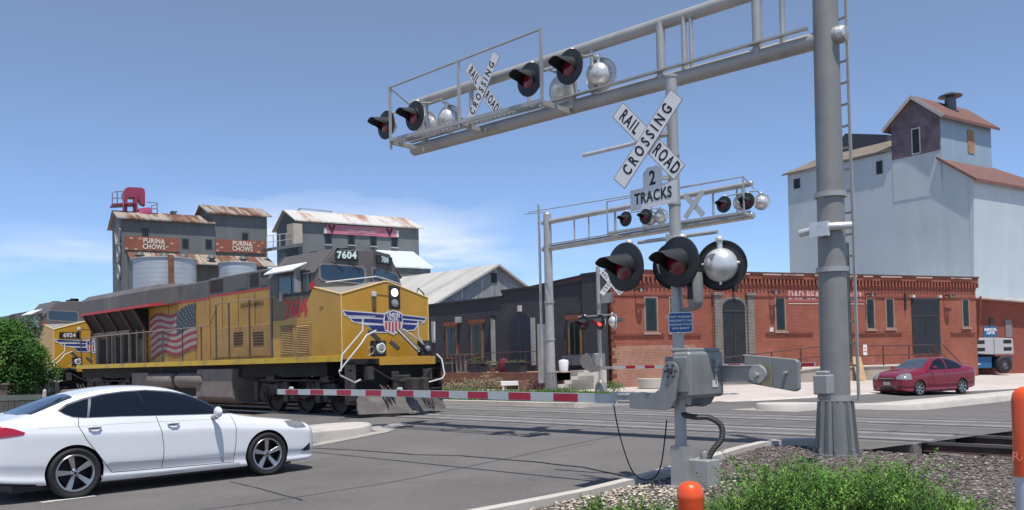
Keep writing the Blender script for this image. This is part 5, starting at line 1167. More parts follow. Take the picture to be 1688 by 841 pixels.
rustroof=mat('rusty_roof',(.36,.32,.28),.75,.1,.12,1,corr=(.25,'x',1.5),dirt=[((.17,.075,.045),.75,.45,.52,(1,.12,.12)),((.4,.33,.24),1.3,.55,.62,(1,.1,.1))])
class Bd:
    """vertical facade frame with pixel access; depth grows away from the viewer"""
    def __init__(s,p0,p1,name,label,cat,group=None):
        s.f=Fr(p0,p1);s.sg=1 if s.f.n.dot(Vector((1,1,0)))>0 else -1
        s.t=s.f.root(name,label,cat,group);s.L=s.f.L
    def p(s,x,y,off=0): return s.f.px(x,y,off*s.sg)      # off: metres away behind the facade
    def Y(s,d): return d*s.sg
    def box(s,x0,x1,d0,d1,z0,z1,name,mt,par=None,bevel=0):
        mb=MB();a,b=sorted((s.Y(d0),s.Y(d1)));mb.box(min(x0,x1),max(x0,x1),a,b,min(z0,z1),max(z0,z1));return mb.build(name,mt,par or s.t,bevel=bevel)
    def pbox(s,xa,ya,xb,yb,d0,d1,name,mt,par=None,bevel=0):
        a=s.p(xa,ya);b=s.p(xb,yb);return s.box(a[0],b[0],d0,d1,a[1],b[1],name,mt,par,bevel)
    def poly(s,pts,d0,th,name,mt,par=None):
        mb=MB();mb.prism([(x,s.Y(d0),z) for x,z in pts],(0,s.Y(th),0));return mb.build(name,mt,par or s.t)
    def ppoly(s,pts,d0,th,name,mt,par=None): return s.poly([s.p(x,y) for x,y in pts],d0,th,name,mt,par)
    def text(s,st,px,py,size,mt,par=None,d=-.02,**k):
        a=s.p(px,py);return text('lettering',st,size,mt,par or s.t,(a[0],s.Y(d),a[1]),(s.xdir,0,0),(0,0,1),**k)
    @property
    def xdir(s): return 1 if s.f.d.dot(Vector((s2,-s2,0)))>0 else -1
# ---------------- red brick building
A0=Vector((34.24,27.28));A1=Vector((57.4,17.7));dR=(A1-A0).normalized()
rb_=Bd(A0,A1,'brick_building','long single-storey red brick building with arched doorway and painted company name','building')
Lb=rb_.L;zt=5.72
a=rb_.p(1063,455);b=rb_.p(1608,468);zt=(a[1]+b[1])/2
print('brick top',a,b,Lb)
rb_.box(0,Lb,0,14,-.3,zt,'wall',brick)
rb_.box(-.02,Lb+.02,-.05,14.05,zt-.42,zt-.0,'cornice_wall',brickd)
rb_.box(-.1,Lb+.1,-.14,14.1,zt,zt+.28,'parapet',brick)
rb_.box(-.14,Lb+.14,-.2,14.14,zt+.28,zt+.36,'coping',mat('coping_dark',(.09,.05,.045),.8))
mb=MB();x=.05
while x<Lb: mb.box(x,x+.11,rb_.Y(-.16),rb_.Y(-.04),zt-.3,zt-.02);x+=.25
mb.build('corbel_row',brick,rb_.t)
mb=MB();q_=random.Random(2)
for k in range(16): x=q_.uniform(0,Lb-1);mb.box(x,x+q_.uniform(.3,1.6),rb_.Y(-.215),rb_.Y(-.2),zt+.2,zt+.27)
mb.build('pale_patch',mat('limewash',(.5,.35,.3),.9),rb_.t)
rb_.box(0,Lb,-.04,0,zt-.98,zt-.9,'string_course',brickd)
rb_.box(0,4.9,-.03,0,-.3,2.35,'lower_wall',brickold)
for x0,x1 in ((1010,1095),(1104,1155),(1262,1340),(1400,1486),(1567,1606)):
    y=552 if x0<1200 else 549.5;a=rb_.p(x0,y);b=rb_.p(x1,y);rb_.box(max(a[0],0),b[0],-.07,0,(a[1]+b[1])/2-.06,(a[1]+b[1])/2+.03,'ledge',brickd)
mb=MB()
for k in range(14): z=.4+k*.38;mb.box(-.04,.24 if k%2 else .12,rb_.Y(-.05),rb_.Y(.3),z,z+.19)
mb.build('quoins',brickd,rb_.t)
def bwin(B,x0,y0,x1,y1,gm=wglass,fm=wframe,sill=stonec,fr=.07):
    a=B.p(x0,y0);b=B.p(x1,y1);xa,xb=sorted((a[0],b[0]));za,zb=sorted((a[1],b[1]))
    o=B.box(xa-fr,xb+fr,-.03,.1,za-fr,zb+fr,'window',stonec if sill is stonec else fm);B.box(xa,xb,-.035,.08,za,zb,'frame',fm,o);B.box(xa+.07,xb-.07,-.042,.05,za+.07,zb-.07,'pane',gm,o)
    B.box(xa-.16,xb+.16,-.1,.0,za-fr-.1,za-fr,'sill',sill,o);return o
for w in ((1063,491,1083,546),(1104,491,1122,546),(1278,491,1294,544),(1353,491,1369,542),(1428,493,1441,541),(1460,493,1473,540),(1586,494,1597,538)): bwin(rb_,*w)
# arched doorway
a=rb_.p(1192,593);b=rb_.p(1225,497);xa,xb=sorted((a[0],b[0]));zd=a[1];za=b[1];wv=(xb-xa)/2;xc=(xa+xb)/2
def archpts(xc,w,z0,z1,rise,n=12): return [(xc-w,z0),(xc-w,z1)]+[(xc-w*math.cos(math.pi*i/n),z1+rise*math.sin(math.pi*i/n)) for i in range(1,n)]+[(xc+w,z1),(xc+w,z0)]
sur=rb_.poly([(xa-.62,.9),(xa-.62,za+.45),(xb+.62,za+.45),(xb+.62,.9)],-.06,.1,'doorway',brick)
rb_.poly(archpts(xc,wv+.28,.9,za-.25,.5),-.09,.1,'arch_surround',bgrey,sur)
for s in (-1,1):
    x=xc+s*(wv+.36);rb_.box(x-.22,x+.22,-.2,.0,.9,za+.3,'pilaster',bgrey,sur);rb_.box(x-.3,x+.3,-.28,.0,za+.3,za+.44,'pilaster_cap',bgrey,sur)
dd=rb_.poly(archpts(xc,wv,.95,za-.3,.42),-.12,.1,'door',irond,sur)
rb_.box(xc-wv,xc+wv,-.15,-.1,za-.55,za-.48,'transom',wframe,dd);rb_.box(xc-.02,xc+.02,-.15,-.1,.95,za-.5,'meeting_stile',wframe,dd)
rb_.box(xc-.1,xc+.1,-.35,-.12,za+.5,za+.75,'door_lamp',darkpl,sur)
# second door
a=rb_.p(1506,584);b=rb_.p(1546,494);xa,xb=sorted((a[0],b[0]));dd=rb_.box(xa-.06,xb+.06,-.05,.05,a[1],b[1]+.08,'door',wframe);rb_.box(xa,xb,-.07,.04,a[1],b[1],'door_leaf',irond,dd)
rb_.box(xa,xb,-.09,-.05,b[1]-1.0,b[1]-.93,'transom',wframe,dd);rb_.box((xa+xb)/2-.02,(xa+xb)/2+.02,-.09,-.05,a[1],b[1]-1,'meeting_stile',wframe,dd)
for x in (xa-.02,xb+.02): rb_.box(x-.09,x+.09,-.2,0,b[1]+.1,b[1]+.25,'door_lamp',wht,dd)
# painted company sign
a=rb_.p(1296,478);b=rb_.p(1426,499);sgp=rb_.box(a[0],b[0],-.012,0,b[1]+.03,a[1],'painted_sign',mat('sign_pinkish_red',(.36,.1,.08),.8,0,.1,2))
rb_.box(a[0]+.1,b[0]-.1,-.02,-.01,b[1]-.1,b[1]-.06,'underline',mat('sign_white',(.6,.5,.45),.8,0,.05,3),sgp)
ts=rb_.text('D&D BEAN COMPANY',1360,487.8,.66,mat('sign_white',(0,0,0)),sgp,-.02,depth=.002,bold=.004,sp=1.15)
vx=[v.co.x for v in ts.data.vertices];sw=(max(vx)-min(vx));mid_=(max(vx)+min(vx))/2;tw_=abs(rb_.p(1421,488)[0]-rb_.p(1300,488)[0]);tc_=(rb_.p(1421,488)[0]+rb_.p(1300,488)[0])/2
for v in ts.data.vertices: v.co.x=tc_+(v.co.x-mid_)*tw_/sw
for x,y in ((1053,478),(1273,482),(1431,486),(1560,488)):
    c=rb_.p(x,y);mb=MB();mb.tube([(c[0]-.25,rb_.Y(-.0),c[1]),(c[0]-.25,rb_.Y(-.4),c[1]+.02)],.03,6);mb.lathe([(.05,0),(.2,-.18)],(c[0]-.1,rb_.Y(-.4),c[1]+.05),(0,0,1),10);mb.bar((c[0]-.3,rb_.Y(-.3),c[1]+.04),(c[0]+.3,rb_.Y(-.3),c[1]+.02),.06,.06);mb.build('wall_lamp',darkpl,rb_.t)
c=rb_.p(1491,497);rb_.box(c[0]-.04,c[0]+.04,-.12,0,c[1]-.5,c[1]+.45,'wall_bracket',wframe)
rb_.pbox(1268,540,1274,547,-.05,0,'meter_box',wht)
# loading dock and ramp in front
dk=struct
tanc=mat('dock_concrete',(.36,.31,.25),.9,0,.12,.7,dirt=[((.24,.2,.16),1,.5,.8,None)])
dtop=mat('dock_top',(.52,.48,.42),.9,0,.08,1)
def W3(x,d,z): 
    v=rb_.f.p+rb_.f.d*x+rb_.f.n*rb_.Y(d);return Vector((v.x,v.y,z))
dz=rb_.p(1440,591)[1];xr=rb_.p(1300,600)[0];xl=rb_.p(1075,620)[0]
dockt=Bd(A0,A1,'loading_dock','long raised concrete loading dock and ramp running in front of the brick wall','loading dock')
dz=.98
mb=MB()
LbD=rb_.p(1568,600,-2.3)[0]
prof=[(xl,-.3),(xl,.32),(xr,dz),(LbD,dz),(LbD,-.3)]
mb.prism([(x,dockt.Y(-.02),z) for x,z in prof],(0,dockt.Y(-2.3),0));mb.build('dock_body',tanc,dockt.t)
mb=MB();mb.prism([(x,dockt.Y(-.02),z) for x,z in ((xl,.325),(xr,dz+.003),(LbD,dz+.003),(LbD,dz+.06),(xr,dz+.06),(xl,.385))],(0,dockt.Y(-2.36),0));mb.build('dock_top',dtop,dockt.t)
rl=Bd(A0,A1,'ramp_railing','dark iron railing along the edge of the concrete ramp and dock','railing')
iron=mat('railing_iron',(.07,.035,.03),.6,0,.2,3)
def rz(x): return .385+(dz-.325)*min(max((x-xl)/(xr-xl),0),1)
x=xl+.1;xs_l=[]
while x<LbD-.1: xs_l.append(x);x+=1.85
for i,x in enumerate(xs_l):
    mb=MB();mb.bar((x,rl.Y(-2.25),rz(x)),(x,rl.Y(-2.25),rz(x)+1.06),.05,.05);mb.build('post',iron,rl.t)
for h in (.55,1.06):
    mb=MB();mb.tube([(xl+.1,rl.Y(-2.25),rz(xl)+h),(xr,rl.Y(-2.25),rz(xr)+h),(xs_l[-1],rl.Y(-2.25),dz+.06+h)],.028,6);mb.build('rail',iron,rl.t)
for dx_ in (0,.45):
    mb=MB();mb.tube([(xs_l[-1]+dx_,rl.Y(-2.0-dx_),dz+1.1),(xs_l[-1]+1.6+dx_,rl.Y(-2.3),.9)],.03,6);mb.build('stair_rail',iron,rl.t)
# small notice on the railing, leaning board, planter
c=rb_.p(1426,577,-2.35);rs=thing('railing_sign','small white parking notice with red letters fixed to the dock railing','sign',W3(c[0],-2.35,0),rb_.f.rz)
mb=MB();w=.13;mb.box(-w,w,-.012,.012,c[1]-.28,c[1]+.28);o=mb.build('sign_plate',white,rs)
dirs=rb_.sg
for i,tx in enumerate(('NO','PARK')): text('lettering',tx,.11,mat('sign_red',(.4,.03,.03),.6),o,(0,-.014*dirs,c[1]+.08-.16*i),(rb_.xdir,0,0),(0,0,1),.001,bold=.003,xs=.8)
c=onG(1421,627);bd=MB();bd.prism([(-.3,0,0),(.32,0,0),(.3,.35,1.25),(-.3,.35,1.25)],(0,.03,0));o=bd.build('plywood_board',mat('plywood',(.5,.33,.16),.8,0,.15,4),None);o.location=(c.x,c.y,c.z);o.rotation_euler=(0,0,rb_.f.rz);tag(o,'tan plywood board leaning on the dock wall beside the red car','board')
c=onG(1074,640);pl=MB();pl.lathe([(.35,0),(.62,.02),(.68,.45),(.6,.45),(.55,.38),(0,.38)],n=24);o=pl.build('concrete_planter',dtop,None,smooth=40);o.location=c;tag(o,'round pale concrete planter by the ramp, behind the gate arm','planter')
# lean-to at the right end
lt=Bd(A1,A1+dR*20,'brick_annex','lower red brick annex with a slanting white-edged roof at the far right','building')
mb=MB();z0,z1=lt.p(1612,474)[1],lt.p(1688,484)[1]
xe=lt.p(1688,484)[0];sl=(z1-z0)/xe
mb.prism([(0.02,lt.Y(1.5),-.3),(0.02,lt.Y(1.5),5.05),(20,lt.Y(1.5),4.0),(20,lt.Y(1.5),-.3)],(0,lt.Y(10),0));mb.build('wall',mat('shaded_brick',(.3,.065,.042),.9,0,.15,.5,brick=(.22,.078,.010,(.25,.1,.07))),lt.t)
mb=MB();mb.prism([(-.0,lt.Y(.9),5.06),(-.0,lt.Y(.9),5.24),(20,lt.Y(.9),4.2),(20,lt.Y(.9),4.02)],(0,lt.Y(11),0));mb.build('roof',mat('white_roof_edge',(.6,.58,.56),.7),lt.t)
for x0,x1,y0,y1,mt in ((1630,1637,525,537,wframe),(1656,1668,527,556,mat('grey_door',(.2,.19,.19),.6))):
    a=lt.p(x0,y0,1.5);b=lt.p(x1,y1,1.5);lt.box(a[0],b[0],1.45,1.6,b[1],a[1],'door' if x0>1640 else 'window',mt)
mb=MB();mb.tube([(.3,lt.Y(-.1),5.0),(.5,lt.Y(.3),3.0),(1.0,lt.Y(1.0),.6)],.06,8);mb.build('downpipe',brick,lt.t)
# ---------------- charcoal painted building
D0=Vector((33.75,27.77));D1=Vector((35.4,42.8));dD=(D1-D0).normalized()
db=Bd(D0,D0+dD*24,'charcoal_building','charcoal painted brick building with timber-framed windows and patio deck','building')
zu=db.p(940,467)[1];zl_=db.p(770,497)[1];xs1=db.p(829,486)[0];xp=db.p(962,470)[0]
print('dark',zu,zl_,xs1,xp,db.p(829,484),db.p(707,505),db.p(913,470))
zu=db.p(890,474)[1];zl_=db.p(760,499)[1]
db.box(.0,xs1,0,9,-.3,zu,'wall',charc);db.box(xs1,24,0,9,-.3,zl_,'side_wall',charc)
db.box(-.25,xp,-.12,.5,-.3,zu+.3,'corner_pier',charc);db.box(-.3,xp+.05,-.18,.55,zu+.3,zu+.42,'pier_cap',mat('black_coping',(.02,.02,.024),.6))
db.box(xp,xs1+.06,-.1,9,zu,zu+.12,'coping',mat('black_coping',(0,0,0)));db.box(xs1+.06,24,-.1,9,zl_,zl_+.12,'coping',mat('black_coping',(0,0,0)))
for (x0,y0,x1,y1,g) in ((739,541,753,588,0),(780,537,795,587,1),(941,531,958,584,0)):
    a=db.p(x0,y0);b=db.p(x1,y1);xa,xb=sorted((a[0],b[0]));za,zb=sorted((a[1],b[1]))
    o=db.box(xa-.16,xb+.16,-.08,.1,za-.12,zb+.12,'window',woodf);db.box(xa-.3,xb+.3,-.14,.0,zb+.12,zb+.34,'lintel',mat('rust_lintel',(.2,.07,.04),.8),o);db.box(xa,xb,-.09,.05,za,zb,'pane',wglass,o);db.box((xa+xb)/2-.03,(xa+xb)/2+.03,-.11,-.05,za,zb,'mullion',wframe,o)
a=db.p(843,602);b=db.p(876,531);xa,xb=sorted((a[0],b[0]));xc=(xa+xb)/2;wv=(xb-xa)/2
o=db.poly(archpts(xc,wv+.12,a[1],b[1],.62),-.04,.1,'door',wframe);db.poly(archpts(xc,wv,a[1],b[1]-.02,.5),-.07,.1,'door_leaf',mat('blue_black_door',(.012,.016,.028),.45),o);db.box(xc-.03,xc+.03,-.09,-.05,a[1],b[1]+.4,'meeting_stile',wframe,o);db.box(xc-.12,xc+.12,-.12,0,b[1]+.62,b[1]+.95,'keystone',mat('keystone_white',(.55,.53,.5),.8),o)
for x,y0,y1 in ((716,530,565),(814,524,602),(880,524,602)):
    a=db.p(x,y0);b=db.p(x,y1);db.box(a[0]-.11,a[0]+.11,-.16,0,b[1],a[1],'pilaster_pipe',galv)
a=db.p(760,527);db.box(a[0]-.1,a[0]+.1,-.4,0,a[1]-.2,a[1]+.15,'wall_lamp',galv,None,.03)
a=db.p(813,522);db.box(a[0]-.2,a[0]+.2,-.3,0,a[1]-.1,a[1]+.05,'wall_lamp',darkpl)
for x0,x1 in ((932,947),(948,962)): db.pbox(x0,586,x1,602,-.25,0,'meter_cabinet',mat('meter_grey',(.1,.12,.14),.6))
# patio deck and its furniture
dkb=Bd(D0,D0+dD*24,'patio_deck','brown timber patio deck raised on a brick base against the charcoal wall','deck')
a=dkb.p(735,613,-2.8);xL=18.;xR_=dkb.p(915,600,-2.8)[0];zd_=1.15
dkb.box(xR_,xL,-2.8,0,zd_-.05,zd_,'boards',mat('deck_boards',(.33,.2,.14),.8,0,.15,2));dkb.box(xR_,xL,-2.86,-2.8,zd_-.42,zd_,'fascia',mat('deck_fascia',(.17,.07,.045),.8,0,.2,2));dkb.box(xR_+.1,xL,-2.7,0,-.2,zd_-.42,'base',mat('deck_base_brick',(.12,.04,.03),.9,0,.2,2))
rl2=Bd(D0,D0+dD*24,'deck_railing','thin black railing along the front of the patio deck','railing')
for h in (.5,1.02):
    mb=MB();mb.tube([(xR_+.1,rl2.Y(-2.78),zd_+h),(xL,rl2.Y(-2.78),zd_+h)],.02,6);mb.build('rail',iron,rl2.t)
x=xR_+.1
while x<xL: mb=MB();mb.bar((x,rl2.Y(-2.78),zd_),(x,rl2.Y(-2.78),zd_+1.02),.035,.035);mb.build('post',iron,rl2.t);x+=2.1
def onDeck(px,d): return dkb.p(px,600,-d)[0]
def W4(x,d,z): v=dkb.f.p+dkb.f.d*x+dkb.f.n*dkb.Y(-d);return Vector((v.x,v.y,z))
tubm=mat('planter_box_dark',(.03,.033,.045),.6)
leafd=mat('leaf_dusty_green',(.06,.1,.035),.6,0,.3,9);leafo=mat('leaf_olive',(.13,.13,.06),.7,0,.3,9)
def tuft(mb,c,r,h,n,q,lw=.03,ll=.12):
    for _ in range(n):
        a=q.uniform(0,6.28);rr=r*math.sqrt(q.random());z=q.uniform(0,1)**.8*h*(1-.4*rr/r);p=Vector((c[0]+rr*math.cos(a),c[1]+rr*math.sin(a),c[2]+z))
        d=Vector((q.uniform(-1,1),q.uniform(-1,1),q.uniform(-.3,1))).normalized();e=d.orthogonal().normalized()*lw
        mb.quad(p-e,p+d*ll*.5-e*.4,p+d*ll,p+d*ll*.5+e)
qq=random.Random(11)
for i,(px,w,lb) in enumerate(((741,1.05,'dark planter box at the left end of the deck, beside the table'),(787,1.15,'dark planter box with trailing plants below the second timber window'),(850,1.25,'long dark planter box in front of the arched blue-black door'))):
    x=onDeck(px,2.3);c=W4(x,2.3,zd_);t_=thing('planter_box',lb,'planter',c,dkb.f.rz,'planter boxes on the deck')
    mb=MB();mb.box(-w/2,w/2,-.22,.22,0,.45);mb.build('trough',tubm,t_,bevel=.02);mb=MB();mb.box(-w/2-.04,w/2+.04,-.26,.26,.45,.5);mb.build('rim',tubm,t_)
    mb=MB()
    for k in range(5): tuft(mb,(-w/2+w*(k+.5)/5,0,.45),.16,.35 if i==1 else .15,40,qq)
    mb.build('plants',leafd,t_,fix=2)
x=onDeck(764,2.2);t_=thing('patio_table','tall bare timber patio table on the deck between two planter boxes','table',W4(x,2.2,zd_),dkb.f.rz)
mb=MB();mb.box(-.75,.75,-.4,.4,.98,1.04);mb.build('table_top',mat('grey_timber',(.2,.17,.15),.8,0,.2,3),t_)
for sx in (-.6,-.2,.2,.6):
    for sy in (-.3,.3): mb=MB();mb.box(sx-.05,sx+.05,sy-.05,sy+.05,0,.98);mb.build('leg',mat('grey_timber',(0,0,0)),t_)
x=onDeck(830,2.2);mb=MB();mb.lathe([(.25,0),(.3,.15),(.33,.35),(.28,.55),(.15,.7),(0,.74)],n=16);o=mb.build('folded_cushion',mat('maroon_cloth',(.12,.01,.03),.9,0,.2,4),None,smooth=60);o.location=W4(x,2.2,zd_);tag(o,'maroon rounded cushion pile standing on the deck left of the arched door','cushion')
for px,lb in ((812,'low leafy pot on the deck left of the maroon cushion'),(898,'spiky potted plant at the right end of the deck')):
    x=onDeck(px,2.3);t_=thing('potted_plant',lb,'potted plant',W4(x,2.3,zd_),0,'potted plants on the deck');mb=MB();mb.lathe([(.14,0),(.2,.25),(.16,.25),(0,.22)],n=14);mb.build('pot',mat('clay_pot',(.25,.14,.1),.8),t_);mb=MB();tuft(mb,(0,0,.22),.25,.5,90,qq,.03,.2);mb.build('foliage',leafo,t_,fix=2)
# stairs
stp=Bd(D0,D0+dD*24,'entrance_steps','pale concrete steps climbing to the charcoal building beside the far mast','steps')
xa=stp.p(983,625,-3.4)[0];xb=stp.p(921,625,-3.4)[0];xa,xb=sorted((xa,xb));xa=max(xa,-.9)
for k in range(5): mbn=stp.box(xa,xb,-3.9+.42*k,-1.2,.25,.43+.17*k,'step',mat('step_concrete',(.5,.47,.42),.85,0,.08,2))
stp.box(xa+.03,xR_+.05,-1.8,-.3,.25,1.2,'landing',mat('step_concrete',(0,0,0)))
c=dkb.p(921,605,-3);mb=MB();mb.lathe([(.2,0),(.24,.5),(.2,.56),(0,.6)],n=16);o=mb.build('white_tub',white,None,smooth=40);o.location=W4(c[0]+.1,2.6,zd_);tag(o,'white tub standing at the top of the steps by the far mast','tub')
# ---------------- corrugated gable building
gb0=onD(818,440,64);gyr=gb0.y
gY=gb0.y;pk=gb0.z;xcg=gb0.x
lft=onY(690,512,gY)
corrm=mat('weathered_corrugated',(.36,.36,.35),.6,.3,.2,.8,corr=(.2,'x',1.2),dirt=[((.6,.6,.58),1.4,.55,.62,(1.8,1.8,.3)),((.25,.25,.24),.8,.5,.8,(1.5,1.5,.2)),((.3,.22,.17),1.8,.66,.9,(1,1,.3))])
roofm=mat('pale_metal_roof',(.52,.5,.46),.6,.15,.08,.3,dirt=[((.36,.34,.32),.5,.45,.7,(.25,1.4,.25)),((.3,.26,.22),1.1,.6,.8,(.3,2.5,.3))])
gb=thing('corrugated_shed','weathered corrugated metal gabled building with a pale roof behind the charcoal building','building',(xcg,gY,0))
hw=(xcg-lft.x);ez=lft.z-.0
rp_=onY(862,475,gY);sr=(pk-rp_.z)/(rp_.x-xcg);sl_=(pk-onY(714,499,gY).z)/(xcg-onY(714,499,gY).x);print('gable slopes',sl_,sr,hw,pk)
sl_=(sl_+sr)/2
mb=MB();mb.prism([(-hw,0,0),(-hw,0,pk-sl_*hw),(0,0,pk),(hw,0,pk-sl_*hw),(hw,0,0)],(0,45,0));mb.build('wall',corrm,gb)
mb=MB()
for s in (-1,1): mb.prism([(0,-.35,pk+.04),(0,-.35,pk+.2),(s*(hw+.5),-.35,pk+.2-sl_*(hw+.5)),(s*(hw+.5),-.35,pk+.04-sl_*(hw+.5))],(0,46,0))
mb.build('roof',roofm,gb)
mb=MB();c=onY(815,458,gY-.05);mb.box(c.x-xcg-.25,c.x-xcg+.25,-.06,0,c.z-.35,c.z+.35);mb.build('vent_opening',darkpl,gb)
# ---------------- grain elevators on the left
sid=mat('dark_grey_siding',(.13,.145,.147),.75,.1,.15,.5,corr=(.3,'x',.25),dirt=[((.17,.185,.185),.6,.5,.8,(1.5,1.5,.15)),((.1,.11,.112),.9,.55,.8,(1,1,.2))])
sid2=mat('mid_grey_siding',(.165,.185,.187),.75,.1,.12,.5,corr=(.3,'x',.25),dirt=[((.18,.19,.185),.5,.5,.8,(1.5,1.5,.15))])
lat_=Vector((s2,-s2));dep_=Vector((s2,s2))
def elev_frame(px,D,name,label,dirn=None):
    p=onD(px,600,D);return Bd((p.x,p.y),(p.x+(dirn or dE).x*20,p.y+(dirn or dE).y*20),name,label,'grain elevator')
dE=lat_*.86+dep_*.51
e1=elev_frame(203,78,'grain_elevator','dark grey grain elevator with rusty roofs and two red checkerboard feed signs')
def roof(B,x0,x1,zeave,dpt,rise,mt,name='roof',over=.4,th=.12,base=0):
    """gabled roof with the ridge along the facade"""
    mb=MB();y0,ym,y1=B.Y(base-over),B.Y(base+dpt/2),B.Y(base+dpt+over);k=over/(dpt/2)*rise
    P=[(y0,zeave-k),(ym,zeave+rise),(y1,zeave-k),(y1,zeave-k+th),(ym,zeave+rise+th),(y0,zeave-k+th)]
    mb.prism([(x0-over,a,b) for a,b in P],(x1-x0+2*over,0,0));return mb.build(name,mt,B.t)
def gablebox(B,x0,x1,zeave,dpt,rise,mt,name='wall',base=0,z0=-.3):
    mb=MB();mb.prism([(x0,B.Y(base),z0),(x0,B.Y(base),zeave),(x0,B.Y(base+dpt/2),zeave+rise),(x0,B.Y(base+dpt),zeave),(x0,B.Y(base+dpt),z0)],(x1-x0,0,0));return mb.build(name,mt,B.t)
za=e1.p(203,363)[1];xb=e1.p(350,370)[0];xc_=e1.p(440,360)[0];zb=e1.p(440,360)[1]
dp=7.
za+=.2;zb+=.2
gablebox(e1,0,xb,za,dp,1.1,sid);gablebox(e1,xb,xc_,zb,dp,1.2,sid,'upper_wall')
roof(e1,0,xb-.2,za,dp,1.1,rustroof);roof(e1,xb-.1,xc_,zb,dp,1.2,rustroof,'upper_roof')
# red signs
chk=mat('checker_red',(.27,.075,.045),.8,0,.2,1,dirt=[((.18,.09,.065),1.5,.4,.7,None),((.33,.2,.14),2.3,.6,.75,None)]);chw=mat('checker_cream',(.45,.3,.22),.8)
for x0,y0,x1,y1 in ((205,391,295,415),(355,396,437,418)):
    ym=(y0+y1)/2;a=e1.p(x0,ym-11);b=e1.p(x1,ym+11);za_=e1.p((x0+x1)/2,y0)[1];zb_=e1.p((x0+x1)/2,y1-1)[1]
    o=e1.box(a[0],b[0],-.12,0,zb_,za_,'feed_sign',chk);w=b[0]-a[0];h=za_-zb_;q_=random.Random(x0)
    mb=MB()
    for i in range(12):
        for j in range(4):
            if (i+j)%2==0 and not 3.4<i<8 and q_.random()<.45: mb.box(a[0]+w*i/12+.02,a[0]+w*(i+q_.uniform(.5,.8))/12,e1.Y(-.14),e1.Y(-.11),zb_+h*j/4+.03,zb_+h*(j+q_.uniform(.5,.8))/4)
    mb.build('checker_squares',chw,o)
    c=(x0+x1)/2+1
    m_=mat('faded_cream',(.62,.55,.48),.8)
    for i,tx in enumerate(('PURINA','CHOWS')):
        zz=zb_+h*(.7-.42*i);text('lettering',tx,.62,m_,o,(a[0]+w*.53,e1.Y(-.16),zz),(e1.xdir,0,0),(0,0,1),.004,bold=.02,xs=.78,sp=1.1)
for x,y in ((239.5,384),(305.5,401),(344,402),(404,391)):
    a=e1.p(x,y);o=e1.box(a[0]-.3,a[0]+.3,-.06,.05,a[1]-.42,a[1]+.42,'window',wframe);e1.box(a[0]-.22,a[0]+.22,-.08,-.05,a[1]-.34,a[1]+.34,'pane',mat('dark_pane',(.01,.012,.014),.2),o)
# lower shed roof with vents, and the round steel bins
a=e1.p(205,419);b=e1.p(440,427);zr_=(a[1]+b[1])/2
mb=MB();mb.prism([(0.4,e1.Y(0),zr_+.1),(0.4,e1.Y(-3.2),zr_-1.1),(0.4,e1.Y(-3.2),zr_-1.0),(0.4,e1.Y(0),zr_+.2)],(xc_-.4,0,0));mb.build('lean_to_roof',rustroof,e1.t)
mb=MB();mb.prism([(.5,e1.Y(0),-.3),(.5,e1.Y(-3),-.3),(.5,e1.Y(-3),zr_-1.1),(.5,e1.Y(0),zr_)],(.2,0,0));mb.build('lean_to_side',sid2,e1.t)
for x in (230,271,302,349,401):
    c=e1.p(x,424,-2.4);mb=MB();mb.lathe([(.25,0),(.25,.6),(.45,.6),(.3,.85),(0,.95)],(c[0],e1.Y(-2.4),zr_-1.0),n=12);mb.build('roof_vent',mat('vent_dark',(.1,.1,.1),.6),e1.t,smooth=40)
# pink hoist head on the roof
pk_=mat('maroon_pink_paint',(.26,.03,.075),.5,0,.1,1)
hz=za+1.6
def e1p(x,y): c=e1.p(x,y,3.5);return c
hst=thing('elevator_head','maroon pink elevator leg head with platform and railings on the left roof','grain machinery',(e1.f.p+e1.f.n*e1.Y(3.5)).to_3d() if False else Vector((e1.f.p.x+e1.f.n.x*e1.Y(3.5),e1.f.p.y+e1.f.n.y*e1.Y(3.5),0)),e1.f.rz)
def hb(pts,th,name,mt,y0=-.5):
    mb=MB();mb.prism([(x,y0,z) for x,z in (e1p(a,b) for a,b in pts)],(0,th,0));return mb.build(name,mt,hst)
hb([(202,326),(202,318),(206,312),(211,310),(232,311),(237,314),(238,320),(238,327)],1.4,'head_casing',pk_)
hb([(203,326),(209.5,326),(208.5,352),(203,352)],1.0,'leg_casing',pk_);hb([(220,327),(226,327),(226,357),(220,356)],1.0,'leg_casing',pk_);hb([(226,327),(238,327),(238,340),(231,337)],1.0,'discharge_spout',pk_)
hb([(228,345),(244,343),(248,346),(248,352),(228,353)],1.2,'drive_housing',mat('bright_pink',(.5,.1,.2),.5))
hb([(183,338.5),(222,336),(222,338.2),(183,340.5)],2.0,'platform',pk_,-1.0);hb([(228,353.5),(257,354),(257,356),(228,356)],2.0,'platform',pk_,-1)
def rail_(pts,name='platform_railing',r=.05,y=-1.0):
    mb=MB();mb.tube([(a,y,b) for a,b in (e1p(x,y_) for x,y_ in pts)],r,6);mb.build(name,mat('rail_greymetal',(.2,.17,.19),.6),hst)
rail_([(183,340),(183,321),(190,319),(202,319)]);rail_([(183,330),(202,329)]);rail_([(191,339),(191,320)]);rail_([(201,350),(201,320)]);rail_([(239,336),(256,337.5),(257,356)]);rail_([(247,355),(247,342),(257,340)]);rail_([(247,347),(257,347)])
hb([(283,352),(289,352),(288,356),(284,356)],.5,'stack',mat('vent_dark',(0,0,0)));hb([(281,349),(291,349.5),(290,352),(282,352)],.9,'stack_cap',mat('vent_dark',(0,0,0)))
